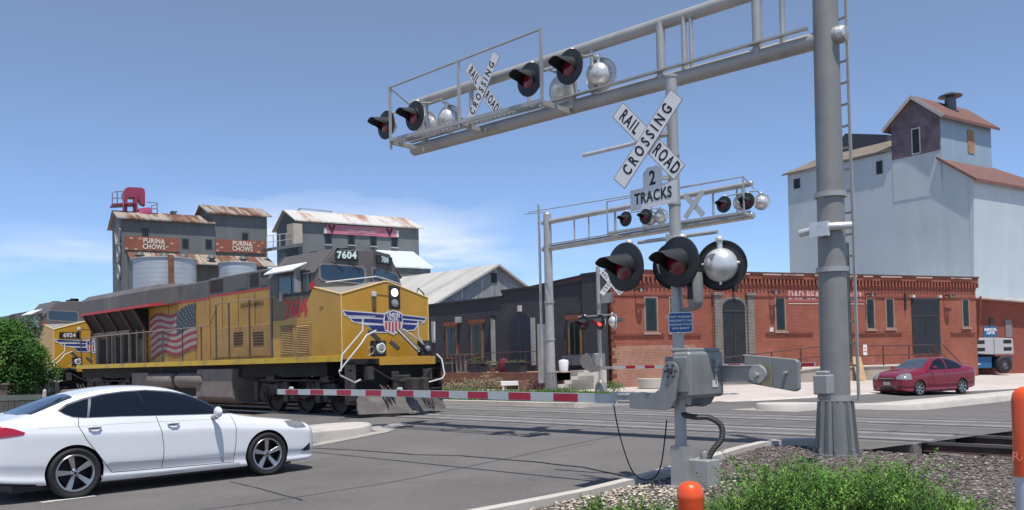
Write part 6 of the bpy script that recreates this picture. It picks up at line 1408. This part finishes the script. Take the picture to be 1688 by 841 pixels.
# dark ornament on the left gable: head-frame sculpture
orn=mat('weathered_emblem',(.38,.36,.38),.7)
mb=MB();c0=e1.p(194,425,1.2);c0=(.05,c0[1])
for a_ in range(-2,3): mb.bar((c0[0]-.25+.0,e1.Y(1.2+a_*.5),c0[1]+1.3),(c0[0]-.25,e1.Y(1.2+a_*.85),c0[1]+3.6-abs(a_)*.6),.12,.12)
mb.lathe([(.9,-.06),(1.05,-.06),(1.05,.06),(.9,.06),(.9,-.06)],(c0[0]-.2,e1.Y(1.2),c0[1]+.6),(1,0,0),20);mb.lathe([(.45,-.06),(.6,-.06),(.6,.06),(.45,.06),(.45,-.06)],(c0[0]-.2,e1.Y(1.2),c0[1]+.6),(1,0,0),16);mb.lathe([(.5,-.06),(.75,-.06),(.75,.06),(.5,.06),(.5,-.06)],(c0[0]-.2,e1.Y(1.2),c0[1]-1.3),(1,0,0),16)
mb.build('gable_ornament',orn,e1.t)
# steel bins
binm=mat('galvanised_bin',(.4,.44,.48),.5,.3,.08,.6,corr=(.35,'z',.12),dirt=[((.38,.38,.38),.7,.55,.8,(1,1,.2))])
for (px,rx,yt,D,lb) in ((272,49,424,66,'wide pale steel grain bin with a rusty downpipe, below the left feed sign'),(392,30,430,70,'second pale steel grain bin, mostly hidden behind the locomotive roof')):
    c=onD(px,yt+6,D);r_=rx*D/FPX;t_=thing('grain_bin',lb,'grain bin',(c.x,c.y,0),0,'galvanised grain bins below the elevator')
    mb=MB();mb.lathe([(r_,-.3),(r_,c.z)],n=48);mb.build('bin_wall',binm,t_,smooth=40);mb=MB();mb.lathe([(r_+.08,c.z),(r_+.08,c.z+.08),(r_*.5,c.z+.2),(0,c.z+.22)],n=48);mb.build('bin_roof',mat('bin_roof',(.5,.48,.46),.5,.4,.1,.5,dirt=[((.3,.15,.1),.6,.6,.75,None)]),t_,smooth=20)
    if px<300: mb=MB();q_=onD(282,430,D-r_-.3);mb.box(q_.x-c.x-.18,q_.x-c.x+.18,q_.y-c.y-.1,q_.y-c.y+.1,0,c.z+.1);mb.build('rusty_downpipe',mat('rusty_pipe',(.2,.09,.05),.8,0,.4,2),t_)
# second elevator with banner
e2=elev_frame(495,86,'grain_elevator','grey grain elevator with a faded pink banner, patched roof and white lower annex',dE)
za=(e2.p(495,367)[1]+e2.p(690,378)[1])/2;xr2=e2.p(690,378)[0]
sil=mat('patched_roof',(.62,.6,.56),.6,.2,.06,.5,corr=(.3,'x',1.2),dirt=[((.4,.2,.13),.3,.5,.6,(1,.2,.2))])
za+=.2;gablebox(e2,0,xr2,za,7.5,1.5,sid2);roof(e2,0,xr2,za,7.5,1.5,sil)
def bd_(B,x0,yt,x1,yb,d,name,mt,par=None):
    xm=(x0+x1)/2;a=B.p(x0,yt);b=B.p(x1,yb);z1_=B.p(xm,yt)[1];z0_=B.p(xm,yb)[1];return B.box(a[0],b[0],-d,0,z0_,z1_,name,mt,par)
bn=bd_(e2,538,373.5,652,388.5,.15,'banner',mat('faded_banner_pink',(.5,.16,.22),.8,0,.15,1,dirt=[((.5,.3,.34),1.2,.5,.75,(1,1,1))]))
a=e2.p(538,381);b=e2.p(652,387);e2.box(a[0]-.3,a[0],-.17,0,e2.p(538,387)[1]+.1,e2.p(538,376)[1],'banner_edge',wht,bn);e2.box(b[0],b[0]+.3,-.17,0,e2.p(650,391)[1],e2.p(650,380)[1],'banner_edge',wht,bn)
zc_=(e2.p(595,381.5)[1]);
for x in (546,641): c=e2.p(x,381.5);text('lettering','V',1.05,mat('banner_dark',(.05,.01,.03),.8),bn,(c[0],e2.Y(-.2),zc_),(e2.xdir,0,0),(0,0,1),.003,bold=.04)
text('lettering','FEED GRAIN SEED',.62,mat('banner_pale',(.55,.35,.38),.8),bn,((a[0]+b[0])/2,e2.Y(-.2),zc_),(e2.xdir,0,0),(0,0,1),.003,bold=.01,xs=.62)
for x,y in ((541,394),(579,395),(615.5,397),(650,399)):
    a=e2.p(x,y);o=e2.box(a[0]-.35,a[0]+.35,-.06,.05,a[1]-.55,a[1]+.5,'window',wframe);e2.box(a[0]-.25,a[0]+.25,-.08,-.05,a[1]-.42,a[1]+.4,'pane',mat('dark_pane',(0,0,0)),o);e2.box(a[0]-.4,a[0]+.4,-.14,0,a[1]-.66,a[1]-.55,'sill',mat('pale_sill',(.4,.4,.4),.7),o)
a=e2.p(619,416);b=e2.p(695,416);z1_=e2.p(670,416)[1];z0_=e2.p(675,444,-4)[1]
mb=MB();mb.prism([(a[0],e2.Y(0),z1_),(a[0],e2.Y(-5),z0_),(a[0],e2.Y(-5),z0_+.1),(a[0],e2.Y(0),z1_+.1)],(e2.p(709,444,-4)[0]-a[0],0,0));mb.build('annex_roof',mat('annex_white_roof',(.62,.68,.7),.5,.2,.05,.5),e2.t)
e2.box(a[0]-10,e2.p(707,444,-4)[0]-.2,-4.8,-.02,-.3,z0_,'annex_wall',sid)
mb=MB();c=e2.p(494,350,3.7);d_=e2.p(547,352,3.7);zz=za+1.5
for p_,q_ in (((c[0],0,zz-.5),(c[0],0,c[1]+.4)),((d_[0],0,zz),(d_[0],0,d_[1]+.2)),((c[0],0,c[1]+.4),(d_[0],0,d_[1]+.2)),((c[0],2,zz-.5),(c[0],2,c[1])),((c[0],2,c[1]+.0),(c[0],0,c[1]+.4)),((c[0],2,c[1]),(d_[0],2,c[1]))): mb.bar((p_[0],e2.Y(3.7+p_[1]),p_[2]),(q_[0],e2.Y(3.7+q_[1]),q_[2]),.09,.09)
mb.build('roof_cage',mat('cage_grey',(.3,.33,.34),.5,.3),e2.t)
mb=MB()
# conveyor bridge
p0=onD(440,412,83);p1=onD(492,404,86);br=thing('conveyor_bridge','thin steel conveyor bridge with railings joining the two grain elevators','bridge',(p0.x,p0.y,0))
d3=Vector((p1.x-p0.x,p1.y-p0.y,0))
mb=MB();mb.bar((0,0,p0.z),(d3.x,d3.y,p1.z),1.4,.3);mb.build('deck',mat('bridge_steel',(.13,.14,.15),.6),br)
mb=MB()
for h in (.7,1.3): mb.bar((0,0,p0.z+h),(d3.x,d3.y,p1.z+h),.07,.07)
for k in range(6): f_=k/5;mb.bar((d3.x*f_,d3.y*f_,p0.z*(1-f_)+p1.z*f_),(d3.x*f_,d3.y*f_,p0.z*(1-f_)+p1.z*f_+1.3),.07,.07)
mb.build('railing',mat('bridge_rail',(.4,.4,.4),.5),br);mb=MB();mb.box(d3.x-.9,d3.x+.1,d3.y-.6,d3.y+.6,p1.z-.2,p1.z+2.);mb.build('landing',mat('landing_tan',(.45,.4,.33),.7),br)
# ---------------- pale blue mill on the right
Z0=62;C=onD(1606,600,Z0);dm=Vector((-.553,.833));dmw=Vector((dm.x+dm.y,-dm.x+dm.y))*s2      # camera axes -> world
# camera lateral axis = (s2,-s2), depth = (s2,s2)
lat=Vector((s2,-s2));dep=Vector((s2,s2));dmw=lat*dm.x+dep*dm.y;dnw=lat*.833+dep*.553
bm=mat('pale_blue_siding',(.46,.52,.55),.6,.1,.05,.4,dirt=[((.52,.57,.58),.5,.45,.8,(1.6,1.6,.1)),((.34,.41,.45),.2,.5,.75,(1,1,.6)),((.3,.34,.35),2.2,.68,.85,(1.5,1.5,.1))])
bm2=mat('pale_blue_siding_shaded',(.28,.38,.46),.6,.15,.06,.4,dirt=[((.34,.43,.5),.5,.5,.8,(1.6,1.6,.12))])  # same siding, shade of the right-hand faces put into the colour
brn=mat('brown_roof_shingle',(.17,.085,.07),.85,0,.12,1.2)
tanr=mat('weathered_roof_shingle',(.2,.165,.13),.9,0,.15,1.2,dirt=[((.12,.1,.085),1.2,.5,.7,(3,1,1))])
ml_=Bd((C.x,C.y),(C.x+dmw.x*20,C.y+dmw.y*20),'grain_mill','tall pale blue metal-clad mill building with a brown roofed cupola','mill building')
mp=ml_.p
xl_=mp(1300,400)[0]
pts=[(0,-.5),mp(1605,296),mp(1548,263),(mp(1549,263)[0],mp(1472,249)[1]),mp(1472,249),mp(1298,288),(xl_,-.5)]
D1=7.1
ml_.poly(pts,0,D1,'wall',bm)
# side wall skin in the darker siding copy, its shade painted in
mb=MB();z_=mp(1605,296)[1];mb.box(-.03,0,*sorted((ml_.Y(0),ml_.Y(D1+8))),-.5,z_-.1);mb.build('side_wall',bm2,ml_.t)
xt0,xt1=mp(1550,220)[0],mp(1470,230)[0];ze=mp(1550,191)[1];ze2=mp(1470,205)[1];zee=(ze+ze2)/2;zpk=mp(1504,164)[1]
TD=6.9
tw=ml_.poly([(xt0,mp(1500,262)[1]-3),(xt0,zee),((xt0+xt1)/2,zpk),(xt1,zee),(xt1,mp(1500,262)[1]-3)],-.03,TD,'cupola',bm)
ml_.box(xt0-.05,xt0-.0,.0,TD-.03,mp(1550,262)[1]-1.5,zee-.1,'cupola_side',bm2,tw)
zmid=mp(1510,256)[1]
ml_.poly([(xt0,zmid),(xt0,zee-.1),((xt0+xt1)/2,zpk-.08),(xt1,zee-.1),(xt1,zmid)],-.06,.04,'sheathing_board',mat('purplish_sheathing',(.17,.13,.155),.85,0,.15,1.2,dirt=[((.11,.085,.11),1.0,.45,.6,None),((.22,.2,.22),.8,.6,.75,None)]),tw)
mb=MB();h_=.5;xm=(xt0+xt1)/2;k=(zpk-zee)/((xt1-xt0)/2)
for s,xe_ in ((-1,xt0),(1,xt1)): mb.prism([(xm,ml_.Y(-.45),zpk),(xm,ml_.Y(-.45),zpk+.22),(xe_+s*h_,ml_.Y(-.45),zee-k*h_+.22),(xe_+s*h_,ml_.Y(-.45),zee-k*h_)],(0,ml_.Y(TD+.9),0))
mb.build('cupola_roof',brn,tw)
mb=MB()
for s,xe_ in ((-1,xt0),(1,xt1)): mb.bar((xm,ml_.Y(-.47),zpk+.1),(xe_+s*h_,ml_.Y(-.47),zee-k*h_+.1),.06,.24)
mb.build('bargeboard',mat('pale_bargeboard',(.42,.4,.38),.7),tw)
a=mp(1503,213);b=mp(1519,253);o=ml_.box(a[0],b[0],-.1,.0,b[1],a[1],'window',mat('pale_frame',(.55,.53,.5),.7),tw);ml_.box(a[0]-.09,b[0]+.09,-.12,-.05,b[1]+.1,a[1]-.1,'opening',black,o)
for x0,y0,x1,y1 in ((1445,267,1455,286),(1309,296,1319,310)):
    a=mp(x0,y0);b=mp(x1,y1);o=ml_.box(a[0],b[0],-.08,0,b[1],a[1],'window',wframe);ml_.box(a[0]-.08,b[0]+.08,-.1,-.05,b[1]+.08,a[1]-.08,'opening',black,o)
# boarded window on the cupola side
cpl=ml_.f.p+ml_.f.d*(xt0-.05)
def side(px,py):
    nrm=ml_.f.d;r=ray(px,py);t_=(cpl-EY).dot(nrm)/r.dot(nrm);q_=EY+r*t_;return (q_-cpl).dot(ml_.f.n),q_.z
a=side(1594,214);b=side(1606,254);mb=MB();mb.box(xt0-.1,xt0-.04,min(a[0],b[0]),max(a[0],b[0]),b[1],a[1]);o=mb.build('boarded_window',mat('plywood_brown',(.33,.2,.1),.8,0,.3,1.5),tw)
# lean-to shed roof along the side, main low roof on the left
a=mp(1548,263);b=mp(1605,296)
mb=MB();q4=[(a[0]+.05,ml_.Y(-.3),a[1]),(b[0]-.35,ml_.Y(-.3),b[1]-.2),(b[0]-.35,ml_.Y(15.6),b[1]-.2),(a[0]+.05,ml_.Y(7.2),a[1])];mb.prism(q4,(0,0,.2));mb.build('shed_roof',brn,ml_.t)
a=mp(1297,289);b=mp(1472,249);e_=(a[1]+b[1])/2
mb=MB();P=[(a[0]+.3,ml_.Y(-.3),a[1]-.05),(b[0],ml_.Y(-.3),b[1]-.0),(b[0],ml_.Y(5.0),b[1]+2.0),(a[0]+.3,ml_.Y(5.0),a[1]+2.0)];mb.prism(P,(0,0,.14));mb.build('main_roof',tanr,ml_.t)
mb=MB();a2_=mp(1391,246,6);b2_=mp(1472,240,6);pk2=mp(1403,222,6);mb.prism([(a2_[0]+2.5,ml_.Y(5.2),5),(a2_[0]+2.5,ml_.Y(5.2),a2_[1]-1.4),(pk2[0],ml_.Y(5.2),pk2[1]),(b2_[0],ml_.Y(5.2),pk2[1]-1.0),(b2_[0],ml_.Y(5.2),5)],(0,ml_.Y(5),0));mb.build('rear_gable',mat('blue_black_cladding',(.04,.05,.065),.7),ml_.t)
c=mp(1571,176,3.4);zz=c[1]-.3
mb=MB();mb.lathe([(.42,-1.2),(.4,1.0),(.3,1.0),(.3,1.15),(.85,1.15),(.85,1.22),(.3,1.45),(0,1.5)],(xt0+1.2,ml_.Y(3.6),zz),n=18);mb.build('chimney_cowl',mat('cowl_metal',(.12,.12,.125),.4,.5,.2,3),tw,smooth=35)
# utility cable
mb=MB();p0=onD(816,441,64);p1=onD(893,474,42);mid=p0.lerp(p1,.5)+Vector((0,0,-.5));mb.tube(smoothpts([p0,mid,p1],8),.02,5);o=mb.build('overhead_cable',black,None);tag(o,'thin black overhead cable from the shed gable to the far mast','cable')
# ================================================================ plants and small things
def leafmat(n,c,t=.0): 
    m_=mat(n,c,.8,0,.35,7,spec=.15);p=m_.node_tree.nodes['Principled BSDF'];p.inputs['Subsurface Weight'].default_value=0;return m_
lg1=leafmat('weed_green',(.085,.2,.035));lg2=leafmat('weed_green_dark',(.045,.12,.02));lg3=leafmat('weed_green_light',(.16,.29,.055))
stem_m=mat('weed_stem',(.12,.16,.05),.7)
def weed(mb,q,x,y,z,h,spread,stems,feather=1.0):
    for s in range(stems):
        a=q.uniform(0,6.28);ln=h*q.uniform(.55,1.05);lean=q.uniform(.05,.55)*spread
        dx,dy=math.cos(a)*lean,math.sin(a)*lean;n=max(5,int(ln/.022))
        base=Vector((x+q.uniform(-.03,.03),y+q.uniform(-.03,.03),z))
        def P(t): return base+Vector((dx*t*t*ln/.5,dy*t*t*ln/.5,ln*t*(1-.12*lean*t)))
        tone=q.random()
        for i in range(n):
            t=(i+.3)/n
            if t<.12: continue
            p=P(t);mb.cm=(1 if t<.45 or tone<.25 else (2 if tone>.72 and t>.5 else 0))
            L=.068*(1-.5*t)*feather*q.uniform(.7,1.3)
            for k in range(3):
                b=q.uniform(0,6.28);d=Vector((math.cos(b),math.sin(b),q.uniform(.15,.9))).normalized();e=d.cross(Vector((0,0,1))).normalized()*.0062
                mb.quad(p-e,p+d*L*.6-e*.9,p+d*L,p+d*L*.6+e*.9)
        mb.cm=3
        for t0,t1 in ((0,.5),(.5,1)):
            a_,b_=P(t0),P(t1);e=Vector((.0025,-.0025,0));mb.quad(a_-e,a_+e,b_+e*.5,b_-e*.5)
def islz(x,y): return min(isl(x,y),gz(x)+.12)
q=random.Random(21)
mb=MB()
def put(px,D,h,spread,stems,n=1,jit=.0):
    l=(px-CX)/FPX*D;x=(l+D)*s2;y=(D-l)*s2
    weed(mb,q,x,y,islz(x,y),h,spread,stems)
# the dense mass right of the pole
for _ in range(270):
    D=q.uniform(6.3,9.6);px=q.uniform(1165,1560)
    top=788-20*math.exp(-((px-1310)/60)**2)-18*math.exp(-((px-1450)/50)**2)+(25 if px<1210 else 0)+max(0,(px-1480)*.32)
    top+=q.uniform(-8,30)
    yh=HY-(px-CX)*.0227;h=EYE-(top-yh)*D/FPX-.2
    if h<.12: continue
    put(px,D,min(h*1.35,1.2),.75,q.randint(8,13))
for px,D,h in ((1300,9.3,.62),(1306,9.1,.58),(1296,9.2,.5),(1450,8.9,.55),(1444,8.9,.5),(1303,9.6,.42),(1310,9.4,.36),(1240,9.5,.25),(1455,9.0,.4),(1440,8.8,.36),(1465,9.2,.3),(1380,9.0,.33),(1210,9.2,.2),(1415,9,.3),(1288,9.4,.3)):
    put(px,D,h,.5,7)
for _ in range(70): put(q.uniform(945,1200),q.uniform(6.9,8.6),q.uniform(.16,.36),.9,q.randint(5,9))
for _ in range(34):      # scattered ones on the pebbles
    px=q.uniform(925,1175);D=q.uniform(7.6,9.6);put(px,D,q.uniform(.1,.28),.9,q.randint(4,7))
for _ in range(34): put(q.uniform(1500,1600),q.uniform(6.8,8.2),q.uniform(.2,.4),.9,8)
for _ in range(5): put(q.uniform(1620,1668),q.uniform(7.0,7.6),q.uniform(.2,.3),.9,6)
for _ in range(10): put(q.uniform(1190,1290),q.uniform(9.5,11.5),q.uniform(.08,.2),.8,5)
o=mb.build('weeds',[lg1,lg2,lg3,stem_m],fix=2);tag(o,'feathery bright green weeds growing through the gravel around the signal pole','weeds',None,'stuff')
# grass strip with kerb in front of the charcoal building
gp_=[(19.95,17.2),(20.6,16.6),(24.6,17.0),(24.6,27.5),(19.95,27.5)]
kerb('kerb',[(19.85,28),(19.85,17.3),(20.1,16.8),(20.6,16.5),(24.6,16.2)],w=.16,h=.13,side=1,zf=lambda x:.3)
mb=MB();mb.quad(*[(x,y,.36) for x,y in gp_]);g=mb.build('planter_soil',mat('soil_tan',(.34,.26,.19),.95,0,.2,1.5,.4,40),fix=2);g['kind']='structure'
mb=MB();q=random.Random(5)
for _ in range(14000):
    x=q.uniform(20.02,22.9);y=q.uniform(17.2,27)
    d=math.sin(x*1.9)+math.sin(y*1.3+x)+.5*math.sin(y*3.1)
    if d<-.6: continue
    a=q.uniform(0,6.28);h=q.uniform(.14,.36)*(1+.25*d);p=Vector((x,y,.36));e=Vector((math.cos(a),math.sin(a),0))*.035;b=Vector((q.uniform(-.12,.12),q.uniform(-.12,.12),h));mb.cm=q.choice((0,0,1,2));mb.add([p-e,p+e,p+b],[(0,1,2)])
o=mb.build('grass',[lg1,lg2,lg3],fix=2);tag(o,'strip of green grass and weeds in the kerbed bed before the patio deck','grass',None,'stuff')
# dry shrubs under the deck
def shrub(px,py,D,r,h,mats,lab,n=260,name='shrub',grp=None,ll=.16):
    c=onD(px,py,D);mb=MB();q_=random.Random(int(px*7+D));
    for _ in range(n):
        a=q_.uniform(0,6.28);rr=r*math.sqrt(q_.random());z=h*(q_.random()**.7)*(1-.5*(rr/r)**2);p=Vector((rr*math.cos(a),rr*math.sin(a),z));d=Vector((q_.uniform(-1,1),q_.uniform(-1,1),q_.uniform(-.2,1))).normalized();e=d.orthogonal().normalized()*.03;mb.cm=q_.randrange(len(mats));mb.quad(p-e,p+d*ll*.5-e*.6,p+d*ll,p+d*ll*.5+e*.6)
    mb.cm=0
    for k in range(6): a=k*1.05;mb.tube([(0,0,0),(r*.5*math.cos(a),r*.5*math.sin(a),h*.7)],.012,4)
    o=mb.build(name,mats,None,fix=2);o.location=(c.x,c.y,.3);tag(o,lab,name.replace('_',' '),grp);return o
dry=[mat('dry_tan_leaf',(.3,.22,.14),.8,0,.3,8),mat('dry_grey_leaf',(.18,.16,.1),.8,0,.3,8),leafo]
for i,(px,w) in enumerate(((742,'leftmost'),(762,'second from the left'),(782,'third from the left'),(802,'fourth, tallest'),(820,'rightmost'))):
    shrub(px,640,41.5,.42,.85 if i==3 else .65,dry,f'dry tan shrub below the patio deck, {w} of the five','' or 300,grp='dry shrubs below the deck')
pnk=[mat('pink_flower',(.4,.13,.13),.7,0,.3,8),mat('pink_pale_flower',(.45,.22,.2),.7),leafd]
shrub(888,640,40,.6,.75,pnk,'pink flowering bush at the foot of the far mast, left side',420,'flowering_bush')
shrub(905,640,39,.3,.4,pnk,'small pink flowers hard against the base of the far mast',160,'flowering_bush')
shrub(1012,640,38.5,.45,.45,[leafd,lg1],'small green shrub behind the far gate signal, at the brick corner',260,'green_shrub')
c=onD(843,640,40.5);mb=MB();mb.box(-.48,.48,-.25,.25,.3,.5);mb.box(-.42,-.32,-.2,.2,0,.3);mb.box(.32,.42,-.2,.2,0,.3);o=mb.build('white_bench',white,None,bevel=.02);o.location=(c.x,c.y,.3);o.rotation_euler=(0,0,R(-45));tag(o,'low white bench slab between the dry shrubs and the pink flowers','bench')
c=onD(865,640,40.3);mb=MB();mb.lathe([(.22,0),(.3,.5),(.25,.5),(0,.45)],n=14);o=mb.build('clay_pot',mat('clay_pot',(0,0,0)),None,smooth=40);o.location=(c.x,c.y,.3);tag(o,'faded clay pot between the white bench and the pink flowers','pot')
# white kerb ramp blocks by the far gate pole
mb=MB()
for k in range(5): mb.box(k*.5,k*.5+.38,0,.5,0,.16)
p=onG(957,668);o=mb.build('pale_kerb_block',conc,None,bevel=.03);o.location=(p.x,p.y,.3);o.rotation_euler=(0,0,R(-40));o['kind']='structure'
# tree on the left, before the second locomotive
def tree(loc,r,zc_,h,nl,seed,lab):
    q_=random.Random(seed);t=thing('tree',lab,'tree',loc)
    mb=MB();mb.tube([(0,0,0),(.04,.02,.8),(-.03,.05,1.5),(0,0,zc_)],.09,8,r1=.03)
    for k in range(9):
        a=k*2.4;z=.9+.2*k;mb.tube([(0,0,z),(.35*r*math.cos(a),.35*r*math.sin(a),z+.35),(.75*r*math.cos(a),.75*r*math.sin(a),z+.75)],.035,5,r1=.008)
    mb.build('trunk',mat('bark',(.09,.065,.05),.9,0,.3,5,.4,30),t,smooth=40)
    mb=MB();cl=[]
    for k in range(60):
        d=Vector((q_.gauss(0,1),q_.gauss(0,1),q_.gauss(0,1))).normalized();rr=r*q_.uniform(.35,.92);cl.append((Vector((d.x*rr,d.y*rr,zc_+d.z*rr*h/(2*r)*1.0)),r*q_.uniform(.2,.36)))
    for c,cr in cl:
        ct=q_.random()
        for _ in range(nl//60):
            d=Vector((q_.gauss(0,1),q_.gauss(0,1),q_.gauss(0,1))).normalized();p=c+d*cr*q_.uniform(.45,1.05);l=Vector((q_.gauss(0,1),q_.gauss(0,1),q_.gauss(-.3,.7))).normalized();e=l.orthogonal().normalized()*.026;L=q_.uniform(.06,.1);mb.cm=(0 if ct<.55 else 1 if ct<.85 else 2)
            if q_.random()<.2: mb.cm=q_.randrange(3)
            mb.quad(p-e*.3,p+l*L*.45-e,p+l*L,p+l*L*.45+e)
    mb.build('crown',[leafmat('tree_green',(.05,.125,.022)),leafmat('tree_green_dark',(.028,.075,.015)),leafmat('tree_green_light',(.095,.18,.04))],t,fix=2)
    return t
c=onD(2,600,25);tree((c.x,c.y,0),1.45,2.02,2.75,30000,4,'leafy green tree at the left edge in front of the second locomotive')
# things below the tree
c=onD(38,660,23);fn=thing('timber_fence','low weathered grey-green timber fence at the left edge behind the white car','fence',(c.x,c.y,0),R(-45)+R(6))
fm=mat('weathered_timber',(.085,.085,.075),.9,0,.3,3,dirt=[((.04,.04,.036),3,.5,.8,(3,3,.5))])
k=23/FPX
z1_=onD(38,651,23).z
mb=MB();mb.box(-1.6,.56,-.03,.03,z1_-.14,z1_);mb.build('top_rail',mat('timber_rail_green',(.11,.125,.11),.85),fn)
x=-1.6
while x<.5: mb=MB();mb.box(x,x+.125,-.02,.0,.05,z1_-.14-rnd.uniform(0,.02));mb.build('board',fm,fn);x+=.14
mb=MB();mb.box(.5,.58,-.04,.04,0,z1_+.04);mb.lathe([(.05,0),(.05,.06),(0,.1)],(.54,0,z1_+.04),n=10);mb.build('post',mat('post_pale',(.45,.42,.36),.7),fn)
c=onD(10,640,24.5);mb=MB();mb.box(-.7,.22,-.3,.3,0,1.35);mb.box(-.75,.27,-.35,.35,1.35,1.42);o=mb.build('utility_cabinet',mat('brown_cabinet',(.12,.085,.075),.75,0,.2,3),None,bevel=.02);o.location=(c.x,c.y,0);o.rotation_euler=(0,0,R(-45));tag(o,'dull brown utility cabinet under the tree at the left edge','cabinet')
# orange posts
org=mat('marker_orange',(.75,.085,.012),.38,0,.05,5,coat=.2)
p=onD(1137.5,800,4.7);zt_=onD(1137.5,793.5,4.7).z
t=thing('marker_post','small round-topped orange marker post with black letters at the foot of the signal pole','marker post',(p.x,p.y,.1))
h=zt_-.1;mb=MB();mb.lathe([(.070,0),(.070,h-.095),(.0715,h-.09),(.0715,h-.07),(.069,h-.06),(.062,h-.03),(.045,h-.01),(.02,h-.001),(0,h)],n=32);mb.build('post',org,t,smooth=60)
d=Vector((-p.x,-p.y,0)).normalized();xd=Vector((0,0,1)).cross(d)
text('lettering','OPTIC',.06,black,t,d*.072+Vector((0,0,h-.165)),xd,(0,0,1),.001,bold=.002,xs=.62)
p=onD(1694,700,4.3);zt_=onD(1694,637,4.3).z;zw=onD(1680,789,4.23).z
t=thing('marker_post','tall orange marker post with white lower sleeve cut off by the right edge','marker post',(p.x,p.y,.1))
h=zt_-.1;zw-=.1;mb=MB();mb.lathe([(.068,zw),(.068,h-.07),(.062,h-.035),(.045,h-.012),(.02,h-.001),(0,h)],n=32);mb.build('cap_sleeve',org,t,smooth=60)
mb=MB();mb.lathe([(.064,0),(.064,zw+.01),(0,zw+.01)],n=32);mb.build('lower_sleeve',mat('sleeve_white',(.55,.56,.58),.4,0,.05,3),t,smooth=40)
d=Vector((-p.x,-p.y,0)).normalized();xd=Vector((0,0,1)).cross(d);zl=onD(1680,755,4.23).z-.1
text('lettering','RA',.06,mat('faded_label_white',(.72,.2,.12),.6),t,d*.062-xd*.035+Vector((0,0,zl)),xd,(0,0,1),.001)
